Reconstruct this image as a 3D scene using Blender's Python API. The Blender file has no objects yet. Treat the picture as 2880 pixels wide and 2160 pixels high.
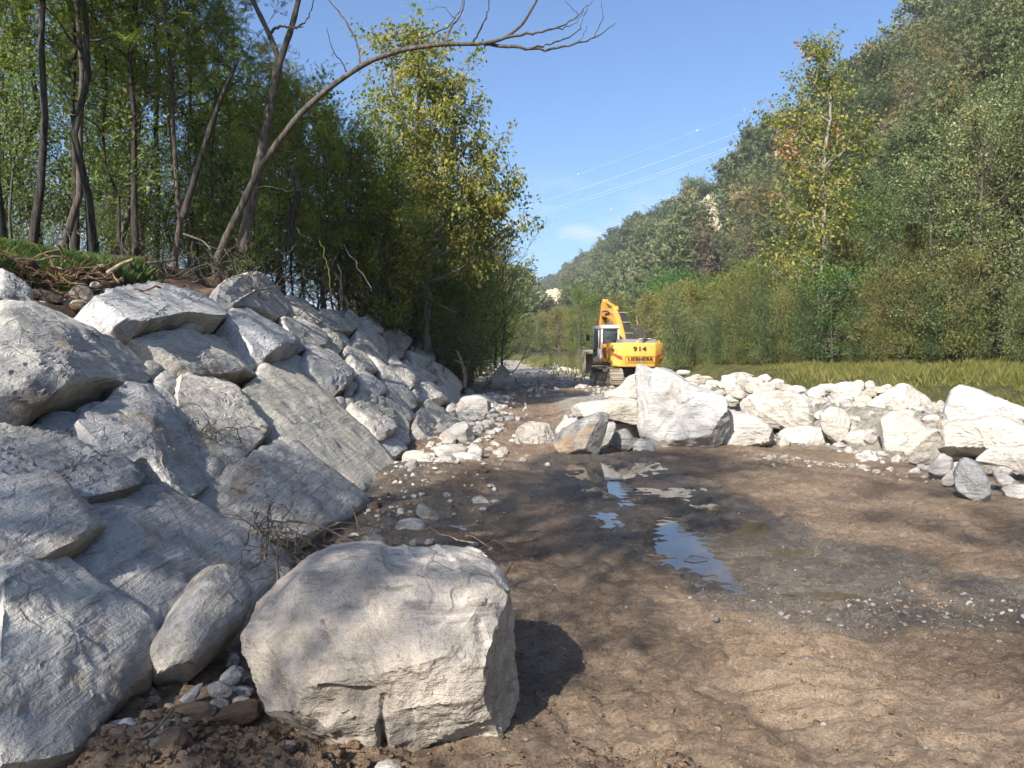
import bpy, bmesh, math, random
import numpy as np
from mathutils import Vector, Matrix, Euler

SC = bpy.context.scene
COL = SC.collection
R = math.radians

# ------------------------------------------------------------------ camera
CAM_Z, FPX, CX, CY, HORIZ = 1.65, 2148.0, 1440.0, 1080.0, 987.0
PITCH = math.atan((HORIZ - CY) / FPX)
cam_d = bpy.data.cameras.new("camera")
cam = bpy.data.objects.new("camera", cam_d)
COL.objects.link(cam)
cam_d.sensor_width = 36.0
cam_d.lens = 36.0 * FPX / 2880.0
cam_d.clip_start, cam_d.clip_end = 0.05, 6000.0
cam.location = (0, 0, CAM_Z)
cam.rotation_euler = (math.pi / 2 + PITCH, 0, 0)
SC.camera = cam

# ------------------------------------------------------------------ sky, sun, exposure
SUN_EL, SUN_AZ = R(37.0), R(210.0)            # azimuth clockwise from +Y (view direction)
world = bpy.data.worlds.new("World")
SC.world = world
world.use_nodes = True
wn, wl = world.node_tree.nodes, world.node_tree.links
wn.clear()
w_out = wn.new("ShaderNodeOutputWorld")
w_bg = wn.new("ShaderNodeBackground")
w_sky = wn.new("ShaderNodeTexSky")
w_sky.sky_type = "NISHITA"
w_sky.sun_disc = False
w_sky.sun_elevation = SUN_EL
w_sky.sun_rotation = SUN_AZ
w_sky.altitude = 300
w_sky.air_density = 1.0
w_sky.dust_density = 2.0
w_sky.ozone_density = 6.5
w_bg.inputs["Strength"].default_value = 0.092
# faint fair-weather clouds in a low belt all round the horizon
w_tc = wn.new("ShaderNodeTexCoord")
w_sep = wn.new("ShaderNodeSeparateXYZ")
w_map = wn.new("ShaderNodeMapping")
w_map.inputs["Scale"].default_value = (7, 7, 22)
w_map.inputs["Location"].default_value = (1.3, 0.4, 0.2)
w_noi = wn.new("ShaderNodeTexNoise")
w_noi.inputs["Scale"].default_value = 1.6
w_noi.inputs["Detail"].default_value = 6
w_rmp = wn.new("ShaderNodeMapRange")
w_rmp.inputs[1].default_value, w_rmp.inputs[2].default_value = 0.50, 0.72
w_belt = wn.new("ShaderNodeMapRange")
w_belt.inputs[1].default_value, w_belt.inputs[2].default_value = 0.24, 0.13
w_mul = wn.new("ShaderNodeMath"); w_mul.operation = "MULTIPLY"
w_mu2 = wn.new("ShaderNodeMath"); w_mu2.operation = "MULTIPLY"; w_mu2.inputs[1].default_value = 0.6
w_mix = wn.new("ShaderNodeMix"); w_mix.data_type = "RGBA"
w_mix.inputs[7].default_value = (5.0, 5.2, 5.8, 1)
wl.new(w_tc.outputs["Generated"], w_sep.inputs[0])
wl.new(w_tc.outputs["Generated"], w_map.inputs[0])
wl.new(w_map.outputs[0], w_noi.inputs["Vector"])
wl.new(w_noi.outputs["Fac"], w_rmp.inputs[0])
wl.new(w_sep.outputs["Z"], w_belt.inputs[0])
wl.new(w_rmp.outputs[0], w_mul.inputs[0])
wl.new(w_belt.outputs[0], w_mul.inputs[1])
wl.new(w_mul.outputs[0], w_mu2.inputs[0])
wl.new(w_mu2.outputs[0], w_mix.inputs[0])
wl.new(w_sky.outputs[0], w_mix.inputs[6])
wl.new(w_mix.outputs[2], w_bg.inputs["Color"])
wl.new(w_bg.outputs[0], w_out.inputs[0])

sun_dir = Vector((math.sin(SUN_AZ) * math.cos(SUN_EL), math.cos(SUN_AZ) * math.cos(SUN_EL), math.sin(SUN_EL)))
sun_d = bpy.data.lights.new("sun", "SUN")
sun_d.energy = 4.5
sun_d.angle = R(0.53)
sun_d.color = (1.0, 0.93, 0.82)
sun = bpy.data.objects.new("sun", sun_d)
COL.objects.link(sun)
sun.location = (-20, -35, 40)
sun.rotation_euler = sun_dir.to_track_quat("Z", "Y").to_euler()

SC.view_settings.view_transform = "Standard"
SC.view_settings.look = "None"
SC.view_settings.gamma = 1.0
SC.view_settings.use_curve_mapping = False
SC.view_settings.exposure = 1.2
SC.cycles.use_denoising = True
SC.cycles.use_adaptive_sampling = True
SC.cycles.adaptive_threshold = 0.05
SC.cycles.max_bounces = 4
SC.cycles.diffuse_bounces = 3
SC.cycles.glossy_bounces = 2
SC.cycles.transmission_bounces = 2
SC.cycles.transparent_max_bounces = 4
SC.cycles.volume_bounces = 0
SC.cycles.caustics_reflective = False
SC.cycles.caustics_refractive = False

# ------------------------------------------------------------------ helpers
_c, _s = math.cos(PITCH), math.sin(PITCH)
EYE = np.array([0, 0, CAM_Z])

def ray(X, Y):
    """direction (y = 1) through a photo pixel (2880 x 2160)"""
    xc, yc = (X - CX) / FPX, -(Y - CY) / FPX
    d = np.array([xc, _c - _s * yc, _s + _c * yc])
    return d / d[1]

def at(X, Y, d):
    return EYE + ray(X, Y) * d

def ground_dist(X, Y, z=0.0):
    r = ray(X, Y)
    return (z - CAM_Z) / r[2]

def on_ground(X, Y, z=0.0):
    return at(X, Y, ground_dist(X, Y, z))

ALPHA = math.atan(0.78)
FOOT_X = -1.6
def on_slope(X, Y):
    """a photo pixel on the face of the riprap slope: z = .78 (-1.6 - x)"""
    r = ray(X, Y)
    d = (CAM_Z - 0.78 * FOOT_X) / (-0.78 * r[0] - r[2])
    return EYE + r * d

def h3(ix, iy, iz, seed):
    h = (ix.astype(np.int64) * 374761393 + iy.astype(np.int64) * 668265263 + iz.astype(np.int64) * 2147483647 + seed * 974711) & 0xFFFFFFFF
    h = ((h ^ (h >> 13)) * 1274126177) & 0xFFFFFFFF
    h = ((h ^ (h >> 16)) * 2246822519) & 0xFFFFFFFF
    h = h ^ (h >> 15)
    return (h & 0xFFFFFF) / float(0xFFFFFF) * 2 - 1

def vnoise(p, seed=0):
    p = np.asarray(p, float)
    i = np.floor(p).astype(np.int64)
    f = p - i
    f = f * f * f * (f * (f * 6 - 15) + 10)
    out = 0
    for dx in (0, 1):
        for dy in (0, 1):
            for dz in (0, 1):
                w = (f[:, 0] if dx else 1 - f[:, 0]) * (f[:, 1] if dy else 1 - f[:, 1]) * (f[:, 2] if dz else 1 - f[:, 2])
                out = out + w * h3(i[:, 0] + dx, i[:, 1] + dy, i[:, 2] + dz, seed)
    return out

def fbm(p, octv=4, seed=0, gain=0.5, lac=2.03):
    a, s, out = 1.0, 1.0, 0
    for k in range(octv):
        out = out + a * vnoise(p * s + 17.3 * k, seed + k)
        a *= gain
        s *= lac
    return out

def fbm2(x, y, sc, octv=4, seed=0, gain=0.5):
    p = np.stack([np.ravel(x) * sc, np.ravel(y) * sc, np.zeros(np.size(x))], 1)
    return fbm(p, octv, seed, gain).reshape(np.shape(x))

def sstep(a, b, x):
    t = np.clip((x - a) / (b - a), 0, 1)
    return t * t * (3 - 2 * t)

def fast_mesh(name, V, F, smooth=True):
    """mesh from numpy arrays; F is (m,3) or (m,4)"""
    V = np.asarray(V, np.float32)
    F = np.asarray(F, np.int32)
    me = bpy.data.meshes.new(name)
    k = F.shape[1]
    me.vertices.add(len(V))
    me.vertices.foreach_set("co", V.ravel())
    me.loops.add(F.size)
    me.loops.foreach_set("vertex_index", F.ravel())
    me.polygons.add(len(F))
    me.polygons.foreach_set("loop_start", np.arange(0, F.size, k, dtype=np.int32))
    me.polygons.foreach_set("loop_total", np.full(len(F), k, dtype=np.int32))
    me.polygons.foreach_set("use_smooth", np.full(len(F), smooth, dtype=bool))
    me.update(calc_edges=True)
    return me

def link(name, me, mat=None, parent=None, M=None):
    o = bpy.data.objects.new(name, me)
    COL.objects.link(o)
    if mat is not None and not me.materials:
        me.materials.append(mat)
    if M is not None:
        o.matrix_world = M
    if parent is not None:
        o.parent = parent
    return o

def empty(name, loc=(0, 0, 0), rz=0.0):
    o = bpy.data.objects.new(name, None)
    COL.objects.link(o)
    o.location = loc
    o.rotation_euler = (0, 0, rz)
    o.empty_display_size = 0.2
    return o

def tag(o, label=None, cat=None, group=None, kind=None):
    if label: o["label"] = label
    if cat: o["category"] = cat
    if group: o["group"] = group
    if kind: o["kind"] = kind
    return o

def copy_tree(o, parent=None):
    c = o.copy()
    COL.objects.link(c)
    if parent is not None:
        c.parent = parent
    for ch in list(o.children):
        copy_tree(ch, c)
    return c

class MB:
    """collects quads and tubes into one mesh"""
    def __init__(self):
        self.V, self.F, self.n = [], [], 0
    def add(self, V, F):
        V = np.asarray(V, float)
        F = np.asarray(F, int)
        self.V.append(V)
        self.F.append(F + self.n)
        self.n += len(V)
    def tube(self, pts, rad, sides=6):
        P = np.asarray(pts, float)
        n = len(P)
        rad = np.broadcast_to(np.asarray(rad, float), (n,))
        T = np.gradient(P, axis=0)
        T /= np.linalg.norm(T, axis=1)[:, None] + 1e-9
        ref = np.array([0.31, 0.17, 0.93]) if abs(T[0][2]) < 0.9 else np.array([1.0, 0.1, 0])
        A = np.cross(T, ref); A /= np.linalg.norm(A, axis=1)[:, None] + 1e-9
        B = np.cross(T, A)
        th = np.linspace(0, 2 * math.pi, sides, endpoint=False)
        ring = np.cos(th)[None, :, None] * A[:, None, :] + np.sin(th)[None, :, None] * B[:, None, :]
        V = (P[:, None, :] + ring * rad[:, None, None]).reshape(-1, 3)
        i, j = np.meshgrid(np.arange(n - 1), np.arange(sides), indexing="ij")
        j2 = (j + 1) % sides
        F = np.stack([i * sides + j, i * sides + j2, (i + 1) * sides + j2, (i + 1) * sides + j], -1).reshape(-1, 4)
        self.add(V, F)
    def box(self, x0, x1, y0, y1, z0, z1):
        V = [(x, y, z) for x in (x0, x1) for y in (y0, y1) for z in (z0, z1)]
        F = [(0, 1, 3, 2), (4, 6, 7, 5), (0, 4, 5, 1), (2, 3, 7, 6), (0, 2, 6, 4), (1, 5, 7, 3)]
        self.add(V, F)
    def arrays(self):
        return np.concatenate(self.V), np.concatenate(self.F)
    def build(self, name, mat, parent=None, smooth=True):
        V, F = self.arrays()
        return link(name, fast_mesh(name, V, F, smooth), mat, parent)

# ------------------------------------------------------------------ materials
def new_mat(name):
    m = bpy.data.materials.new(name)
    m.use_nodes = True
    nt = m.node_tree
    nt.nodes.clear()
    out = nt.nodes.new("ShaderNodeOutputMaterial")
    b = nt.nodes.new("ShaderNodeBsdfPrincipled")
    nt.links.new(b.outputs[0], out.inputs[0])
    return m, nt, b, out

def node(nt, typ, **kw):
    n = nt.nodes.new(typ)
    for k, v in kw.items():
        if k.startswith("i_"):
            key = k[2:]
            n.inputs[int(key) if key.isdigit() else key.replace("_", " ")].default_value = v
        else:
            setattr(n, k, v)
    return n

def ramp(nt, stops, interp="LINEAR"):
    n = nt.nodes.new("ShaderNodeValToRGB")
    n.color_ramp.interpolation = interp
    e = n.color_ramp.elements
    while len(e) < len(stops):
        e.new(0.5)
    for el, (p, c) in zip(e, stops):
        el.position = p
        el.color = (*c, 1) if len(c) == 3 else c
    return n

def noise_n(nt, vec, scale, detail=5, rough=0.6, dist=0.0):
    n = node(nt, "ShaderNodeTexNoise")
    n.inputs["Scale"].default_value = scale
    n.inputs["Detail"].default_value = detail
    n.inputs["Roughness"].default_value = rough
    n.inputs["Distortion"].default_value = dist
    if vec is not None:
        nt.links.new(vec, n.inputs["Vector"])
    return n.outputs["Fac"]

def mixc(nt, fac, a, b, mode="MIX"):
    n = node(nt, "ShaderNodeMix", data_type="RGBA", blend_type=mode)
    for s, v in ((0, fac), (6, a), (7, b)):
        if isinstance(v, (int, float)):
            n.inputs[s].default_value = v
        elif isinstance(v, tuple):
            n.inputs[s].default_value = (*v, 1)
        else:
            nt.links.new(v, n.inputs[s])
    return n.outputs[2]

def mathn(nt, op, a, b=None, clamp=False):
    n = node(nt, "ShaderNodeMath", operation=op, use_clamp=clamp)
    for s, v in ((0, a), (1, b)):
        if v is None: continue
        if isinstance(v, (int, float)):
            n.inputs[s].default_value = v
        else:
            nt.links.new(v, n.inputs[s])
    return n.outputs[0]

def maprange(nt, v, a, b, c=0.0, d=1.0):
    n = node(nt, "ShaderNodeMapRange")
    nt.links.new(v, n.inputs[0])
    for k, x in zip((1, 2, 3, 4), (a, b, c, d)):
        n.inputs[k].default_value = x
    return n.outputs[0]

def bump(nt, h, strength, dist, prev=None):
    n = node(nt, "ShaderNodeBump")
    n.inputs["Strength"].default_value = strength
    n.inputs["Distance"].default_value = dist
    nt.links.new(h, n.inputs["Height"])
    if prev is not None:
        nt.links.new(prev, n.inputs["Normal"])
    return n.outputs[0]

def rock_mat(name, dark, mid, light, stain=(0.30, 0.21, 0.12), stain_lo=0.57, rot=(0.3, 0.2, 0.9), streak=9.0, soil=None, crack=1.6, foot=0.13):
    m, nt, b, out = new_mat(name)
    tc = node(nt, "ShaderNodeTexCoord")
    oi = node(nt, "ShaderNodeObjectInfo")
    off = node(nt, "ShaderNodeVectorMath", operation="MULTIPLY_ADD")
    nt.links.new(oi.outputs["Random"], off.inputs[0])
    off.inputs[1].default_value = (37, 53, 71)
    nt.links.new(tc.outputs["Object"], off.inputs[2])
    p = off.outputs[0]
    mp = node(nt, "ShaderNodeMapping")
    mp.inputs["Rotation"].default_value = rot
    mp.inputs["Scale"].default_value = (0.7, streak, streak * 0.8)
    nt.links.new(p, mp.inputs[0])
    big = noise_n(nt, p, 1.7, 4, 0.62, 0.4)
    stre = noise_n(nt, mp.outputs[0], 1.5, 5, 0.68, 0.9)
    fine = noise_n(nt, p, 34, 3, 0.75)
    tone = mathn(nt, "ADD", mathn(nt, "MULTIPLY", big, 0.42), mathn(nt, "ADD", mathn(nt, "MULTIPLY", stre, 0.36), mathn(nt, "MULTIPLY", fine, 0.22)))
    tone = mathn(nt, "ADD", tone, mathn(nt, "MULTIPLY", mathn(nt, "SUBTRACT", oi.outputs["Random"], 0.5), 0.05))
    rp = ramp(nt, [(0.37, dark), (0.48, mid), (0.585, light)])
    nt.links.new(tone, rp.inputs[0])
    spk = maprange(nt, noise_n(nt, p, 140, 0, 0.5), 0.60, 0.68)
    c = mixc(nt, mathn(nt, "MULTIPLY", spk, 0.35), rp.outputs[0], (dark[0] * 0.45, dark[1] * 0.45, dark[2] * 0.45))
    # dark mineral seams along the foliation
    seam = maprange(nt, noise_n(nt, mp.outputs[0], 3.3, 3, 0.65, 0.5), 0.58, 0.66)
    c = mixc(nt, mathn(nt, "MULTIPLY", seam, 0.6), c, (dark[0] * 0.6, dark[1] * 0.62, dark[2] * 0.65))
    st = maprange(nt, noise_n(nt, p, 1.1, 4, 0.68, 0.8), stain_lo, stain_lo + 0.10)
    c = mixc(nt, mathn(nt, "MULTIPLY", st, 0.65), c, stain)
    # hairline cracks
    wv = node(nt, "ShaderNodeVectorMath", operation="MULTIPLY_ADD")
    nz_ = node(nt, "ShaderNodeTexNoise"); nz_.inputs["Scale"].default_value = 2.5; nz_.inputs["Detail"].default_value = 3
    nt.links.new(p, nz_.inputs["Vector"])
    nt.links.new(nz_.outputs["Color"], wv.inputs[0]); wv.inputs[1].default_value = (.55, .55, .55); nt.links.new(p, wv.inputs[2])
    vo = node(nt, "ShaderNodeTexVoronoi", feature="DISTANCE_TO_EDGE"); vo.inputs["Scale"].default_value = crack
    nt.links.new(wv.outputs[0], vo.inputs["Vector"])
    ck = mathn(nt, "MULTIPLY", maprange(nt, vo.outputs["Distance"], 0.018, 0.004), maprange(nt, big, 0.46, 0.58))
    c = mixc(nt, mathn(nt, "MULTIPLY", ck, 0.4), c, (dark[0] * 0.35, dark[1] * 0.34, dark[2] * 0.33))
    # each stone its own cast
    tn = ramp(nt, [(0.0, (0.90, 0.91, 0.94)), (0.3, (1.05, 1.0, 0.92)), (0.55, (0.97, 0.98, 1.0)), (0.8, (1.06, 1.03, 0.97)), (1.0, (0.90, 0.86, 0.80))])
    nt.links.new(oi.outputs["Random"], tn.inputs[0])
    c = mixc(nt, 1.0, c, tn.outputs[0], "MULTIPLY")
    # mud caught on the lower edge
    sg = node(nt, "ShaderNodeSeparateXYZ"); nt.links.new(tc.outputs["Generated"], sg.inputs[0])
    ft = maprange(nt, mathn(nt, "ADD", sg.outputs[1], mathn(nt, "MULTIPLY", mathn(nt, "SUBTRACT", big, 0.5), 0.5)), foot, foot - 0.14)
    c = mixc(nt, mathn(nt, "MULTIPLY", ft, 0.7), c, (0.19, 0.135, 0.09))
    # darker weathered blotches
    dk = maprange(nt, noise_n(nt, wv.outputs[0], 0.8, 4, 0.7, 0.6), 0.55, 0.66)
    c = mixc(nt, mathn(nt, "MULTIPLY", dk, 0.38), c, (dark[0] * 0.62, dark[1] * 0.6, dark[2] * 0.56))
    if soil is not None:
        sl = maprange(nt, noise_n(nt, p, 2.2, 6, 0.7, 0.3), 0.44, 0.58)
        c = mixc(nt, mathn(nt, "MULTIPLY", sl, 0.8), c, soil)
    nt.links.new(c, b.inputs["Base Color"])
    b.inputs["Roughness"].default_value = 0.88
    b.inputs["Specular IOR Level"].default_value = 0.25
    n1 = bump(nt, stre, 0.7, 0.035)
    n2 = bump(nt, noise_n(nt, p, 9, 5, 0.75, 0.3), 0.6, 0.04, n1)
    n3 = bump(nt, mathn(nt, "SUBTRACT", fine, mathn(nt, "MULTIPLY", ck, 0.8)), 0.6, 0.010, n2)
    nt.links.new(n3, b.inputs["Normal"])
    return m

M = {}
M["rock_grey"] = rock_mat("rock_grey", (0.25, 0.24, 0.228), (0.435, 0.42, 0.393), (0.56, 0.54, 0.50), rot=(0.2, 0.1, 0.75))
M["rock_blue"] = rock_mat("rock_blue", (0.20, 0.21, 0.215), (0.40, 0.40, 0.395), (0.54, 0.535, 0.52), rot=(0.1, 0.3, -0.5), streak=13, stain_lo=0.66)
M["rock_band"] = rock_mat("rock_band", (0.22, 0.21, 0.19), (0.40, 0.385, 0.345), (0.53, 0.51, 0.455), rot=(0.0, 0.0, 1.15), streak=22, stain_lo=0.60)
M["rock_pale"] = rock_mat("rock_pale", (0.28, 0.27, 0.25), (0.45, 0.43, 0.40), (0.56, 0.54, 0.505), rot=(0.6, 0.5, 0.3), stain_lo=0.62, stain=(0.34, 0.24, 0.14))
M["rock_white"] = rock_mat("rock_white", (0.36, 0.35, 0.33), (0.50, 0.485, 0.455), (0.58, 0.565, 0.535), rot=(0.6, 0.5, 0.3), stain_lo=0.64, stain=(0.34, 0.24, 0.14), foot=0.10)
M["rock_warm"] = rock_mat("rock_warm", (0.22, 0.20, 0.175), (0.36, 0.335, 0.30), (0.50, 0.47, 0.43), rot=(0.5, 0.9, 0.2), stain_lo=0.57, streak=7)
M["rock_dark"] = rock_mat("rock_dark", (0.10, 0.105, 0.11), (0.22, 0.22, 0.22), (0.38, 0.37, 0.35), rot=(0.9, 0.4, 0.3), stain_lo=0.52, stain=(0.32, 0.20, 0.09))
M["rock_near"] = rock_mat("rock_near", (0.26, 0.228, 0.19), (0.385, 0.345, 0.295), (0.50, 0.46, 0.405), rot=(0.5, 0.2, 0.35), streak=4, crack=1.3, foot=0.24, stain_lo=0.60, stain=(0.30, 0.22, 0.14))
M["rock_soil"] = rock_mat("rock_soil", (0.14, 0.11, 0.085), (0.24, 0.19, 0.145), (0.34, 0.28, 0.22), rot=(0.9, 0.4, 0.3), stain_lo=0.45, stain=(0.16, 0.10, 0.06), soil=(0.13, 0.082, 0.05))
M["cobble"] = rock_mat("cobble", (0.20, 0.195, 0.185), (0.36, 0.35, 0.325), (0.49, 0.47, 0.44), streak=3, stain_lo=0.62)
M["cobble_pale"] = rock_mat("cobble_pale", (0.28, 0.27, 0.25), (0.44, 0.42, 0.38), (0.57, 0.545, 0.50), streak=3, stain_lo=0.60, stain=(0.35, 0.26, 0.17))
M["cliff"] = rock_mat("cliff", (0.22, 0.19, 0.14), (0.42, 0.36, 0.27), (0.56, 0.49, 0.38), streak=4, stain_lo=0.55, stain=(0.12, 0.13, 0.06))

def soil_mat(name, a, b_, c_, scale=2.0):
    m, nt, b, out = new_mat(name)
    tc = node(nt, "ShaderNodeTexCoord")
    p = tc.outputs["Object"]
    t = mathn(nt, "ADD", mathn(nt, "MULTIPLY", noise_n(nt, p, scale, 4, 0.65, 0.4), 0.6), mathn(nt, "MULTIPLY", noise_n(nt, p, scale * 14, 3, 0.7), 0.4))
    rp = ramp(nt, [(0.36, a), (0.5, b_), (0.62, c_)])
    nt.links.new(t, rp.inputs[0])
    nt.links.new(rp.outputs[0], b.inputs["Base Color"])
    b.inputs["Roughness"].default_value = 0.95
    b.inputs["Specular IOR Level"].default_value = 0.15
    n1 = bump(nt, noise_n(nt, p, 7, 5, 0.75, 0.5), 0.9, 0.08)
    n2 = bump(nt, noise_n(nt, p, 40, 3, 0.75), 0.8, 0.015, n1)
    nt.links.new(n2, b.inputs["Normal"])
    return m

M["soil"] = soil_mat("soil", (0.045, 0.032, 0.024), (0.085, 0.058, 0.040), (0.14, 0.10, 0.07))
M["clod"] = soil_mat("clod", (0.105, 0.070, 0.046), (0.175, 0.12, 0.08), (0.25, 0.18, 0.125), 5)
M["meadow"] = soil_mat("meadow", (0.04, 0.045, 0.015), (0.075, 0.078, 0.028), (0.13, 0.115, 0.05), 1.2)
M["hill"] = soil_mat("hill", (0.018, 0.026, 0.010), (0.04, 0.048, 0.018), (0.075, 0.075, 0.035), 0.15)

def mud_mat():
    m, nt, b, out = new_mat("mud")
    tc = node(nt, "ShaderNodeTexCoord")
    p = tc.outputs["Object"]
    wet = node(nt, "ShaderNodeAttribute", attribute_name="wet").outputs["Fac"]
    grav = node(nt, "ShaderNodeAttribute", attribute_name="gravel").outputs["Fac"]
    big = noise_n(nt, p, 0.9, 4, 0.6, 0.5)
    mid = noise_n(nt, p, 7, 5, 0.7, 0.3)
    fine = noise_n(nt, p, 55, 3, 0.75)
    t = mathn(nt, "ADD", mathn(nt, "MULTIPLY", big, 0.34), mathn(nt, "ADD", mathn(nt, "MULTIPLY", mid, 0.33), mathn(nt, "MULTIPLY", fine, 0.33)))
    rp = ramp(nt, [(0.38, (0.136, 0.095, 0.063)), (0.485, (0.255, 0.186, 0.127)), (0.59, (0.375, 0.289, 0.208))])
    nt.links.new(t, rp.inputs[0])
    wr = ramp(nt, [(0.39, (0.068, 0.059, 0.05)), (0.49, (0.135, 0.117, 0.097)), (0.60, (0.23, 0.20, 0.165))])
    nt.links.new(t, wr.inputs[0])
    wv = maprange(nt, mathn(nt, "ADD", wet, mathn(nt, "MULTIPLY", mathn(nt, "SUBTRACT", mid, 0.5), 0.8)), 0.25, 0.75)
    c = mixc(nt, wv, rp.outputs[0], wr.outputs[0])
    gr = ramp(nt, [(0.4, (0.20, 0.18, 0.155)), (0.52, (0.36, 0.33, 0.285)), (0.64, (0.50, 0.47, 0.42))])
    nt.links.new(noise_n(nt, p, 9, 6, 0.75), gr.inputs[0])
    gv = maprange(nt, mathn(nt, "ADD", grav, mathn(nt, "MULTIPLY", mathn(nt, "SUBTRACT", mid, 0.5), 0.9)), 0.3, 0.6)
    c = mixc(nt, gv, c, gr.outputs[0])
    # pale dried silt smears
    silt = maprange(nt, noise_n(nt, p, 1.9, 5, 0.6, 0.9), 0.64, 0.74)
    c = mixc(nt, mathn(nt, "MULTIPLY", silt, 0.35), c, (0.30, 0.26, 0.21))
    nt.links.new(c, b.inputs["Base Color"])
    rr = maprange(nt, wv, 0.0, 1.0, 0.92, 0.42)
    nt.links.new(rr, b.inputs["Roughness"])
    b.inputs["Specular IOR Level"].default_value = 0.35
    mp = node(nt, "ShaderNodeMapping")
    mp.inputs["Scale"].default_value = (11, 16, 11)
    mp.inputs["Rotation"].default_value = (0, 0, 0.15)
    nt.links.new(p, mp.inputs[0])
    n1 = bump(nt, noise_n(nt, mp.outputs[0], 1.6, 5, 0.78, 0.6), 1.0, 0.075)
    n2 = bump(nt, noise_n(nt, p, 46, 4, 0.8), 0.9, 0.016, n1)
    nt.links.new(n2, b.inputs["Normal"])
    return m
M["mud"] = mud_mat()

def flat_mat(name, col, rough=0.5, metal=0.0, dirt=None, dirt_amt=0.5, spec=0.5, dscale=3.0, coat=0.0):
    m, nt, b, out = new_mat(name)
    tc = node(nt, "ShaderNodeTexCoord")
    p = tc.outputs["Object"]
    n = noise_n(nt, p, dscale, 8, 0.7, 0.3)
    if dirt is None:
        dirt = tuple(x * 0.75 for x in col)
    f = maprange(nt, n, 0.45, 0.70)
    c = mixc(nt, mathn(nt, "MULTIPLY", f, dirt_amt), col, dirt)
    nt.links.new(c, b.inputs["Base Color"])
    nt.links.new(maprange(nt, n, 0.3, 0.7, rough * 0.8, min(1, rough * 1.3)), b.inputs["Roughness"])
    b.inputs["Metallic"].default_value = metal
    b.inputs["Specular IOR Level"].default_value = spec
    return m

def bark_mat(name, a, b_, c_):
    m, nt, b, out = new_mat(name)
    tc = node(nt, "ShaderNodeTexCoord")
    mp = node(nt, "ShaderNodeMapping")
    mp.inputs["Scale"].default_value = (9, 9, 1.6)
    nt.links.new(tc.outputs["Object"], mp.inputs[0])
    n = noise_n(nt, mp.outputs[0], 2.2, 7, 0.7, 0.5)
    rp = ramp(nt, [(0.35, a), (0.5, b_), (0.66, c_)])
    nt.links.new(n, rp.inputs[0])
    nt.links.new(rp.outputs[0], b.inputs["Base Color"])
    b.inputs["Roughness"].default_value = 0.9
    b.inputs["Specular IOR Level"].default_value = 0.2
    nt.links.new(bump(nt, n, 0.9, 0.03), b.inputs["Normal"])
    return m
M["bark"] = bark_mat("bark", (0.035, 0.03, 0.026), (0.085, 0.073, 0.06), (0.17, 0.145, 0.115))
M["bark_dark"] = bark_mat("bark_dark", (0.018, 0.016, 0.014), (0.042, 0.037, 0.032), (0.09, 0.08, 0.068))
M["bark_pale"] = bark_mat("bark_pale", (0.10, 0.09, 0.075), (0.22, 0.205, 0.175), (0.38, 0.365, 0.32))
M["driftwood"] = bark_mat("driftwood", (0.10, 0.08, 0.06), (0.22, 0.175, 0.125), (0.36, 0.30, 0.22))
M["root"] = bark_mat("root", (0.09, 0.05, 0.03), (0.20, 0.115, 0.065), (0.34, 0.22, 0.14))
M["cutwood"] = bark_mat("cutwood", (0.25, 0.15, 0.09), (0.40, 0.27, 0.17), (0.50, 0.36, 0.25))

def leaf_mat(name, stops, trans=0.35, rough=0.55, var=0.12):
    """leaves: each leaf (mesh island) takes its own colour, each plant a slight shift"""
    m, nt, b, out = new_mat(name)
    g = node(nt, "ShaderNodeNewGeometry")
    oi = node(nt, "ShaderNodeObjectInfo")
    tc = node(nt, "ShaderNodeTexCoord")
    t = mathn(nt, "ADD", mathn(nt, "MULTIPLY", g.outputs["Random Per Island"], 0.55), mathn(nt, "MULTIPLY", noise_n(nt, tc.outputs["Object"], 0.8, 1, 0.6), 0.9))
    t = mathn(nt, "ADD", mathn(nt, "SUBTRACT", t, 0.225), mathn(nt, "MULTIPLY", mathn(nt, "SUBTRACT", oi.outputs["Random"], 0.5), var * 2))
    rp = ramp(nt, stops)
    nt.links.new(t, rp.inputs[0])
    nt.links.new(rp.outputs[0], b.inputs["Base Color"])
    b.inputs["Roughness"].default_value = rough
    b.inputs["Specular IOR Level"].default_value = 0.3
    tr = node(nt, "ShaderNodeBsdfTranslucent")
    hs = node(nt, "ShaderNodeHueSaturation")
    hs.inputs["Saturation"].default_value = 1.15
    hs.inputs["Value"].default_value = 1.5
    nt.links.new(rp.outputs[0], hs.inputs["Color"])
    nt.links.new(hs.outputs[0], tr.inputs[0])
    mx = node(nt, "ShaderNodeMixShader")
    mx.inputs[0].default_value = trans
    nt.links.new(b.outputs[0], mx.inputs[1])
    nt.links.new(tr.outputs[0], mx.inputs[2])
    nt.links.new(mx.outputs[0], out.inputs[0])
    return m
M["leaf_locust"] = leaf_mat("leaf_locust", trans=0.48, stops=[(0.1, (0.080, 0.133, 0.028)), (0.45, (0.149, 0.212, 0.045)), (0.75, (0.256, 0.279, 0.060)), (0.95, (0.510, 0.377, 0.092))])
M["leaf_wood"] = leaf_mat("leaf_wood", trans=0.48, stops=[(0.1, (0.054, 0.090, 0.019)), (0.45, (0.101, 0.144, 0.031)), (0.75, (0.174, 0.190, 0.041)), (0.95, (0.347, 0.256, 0.063))])
M["leaf_dark"] = leaf_mat("leaf_dark", [(0.1, (0.078, 0.133, 0.037)), (0.5, (0.153, 0.216, 0.064)), (0.8, (0.254, 0.287, 0.088)), (0.97, (0.591, 0.384, 0.127))], 0.45)
M["leaf_yellow"] = leaf_mat("leaf_yellow", [(0.1, (0.099, 0.132, 0.029)), (0.4, (0.211, 0.218, 0.046)), (0.7, (0.356, 0.310, 0.073)), (0.95, (0.528, 0.396, 0.106))], 0.4)
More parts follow.
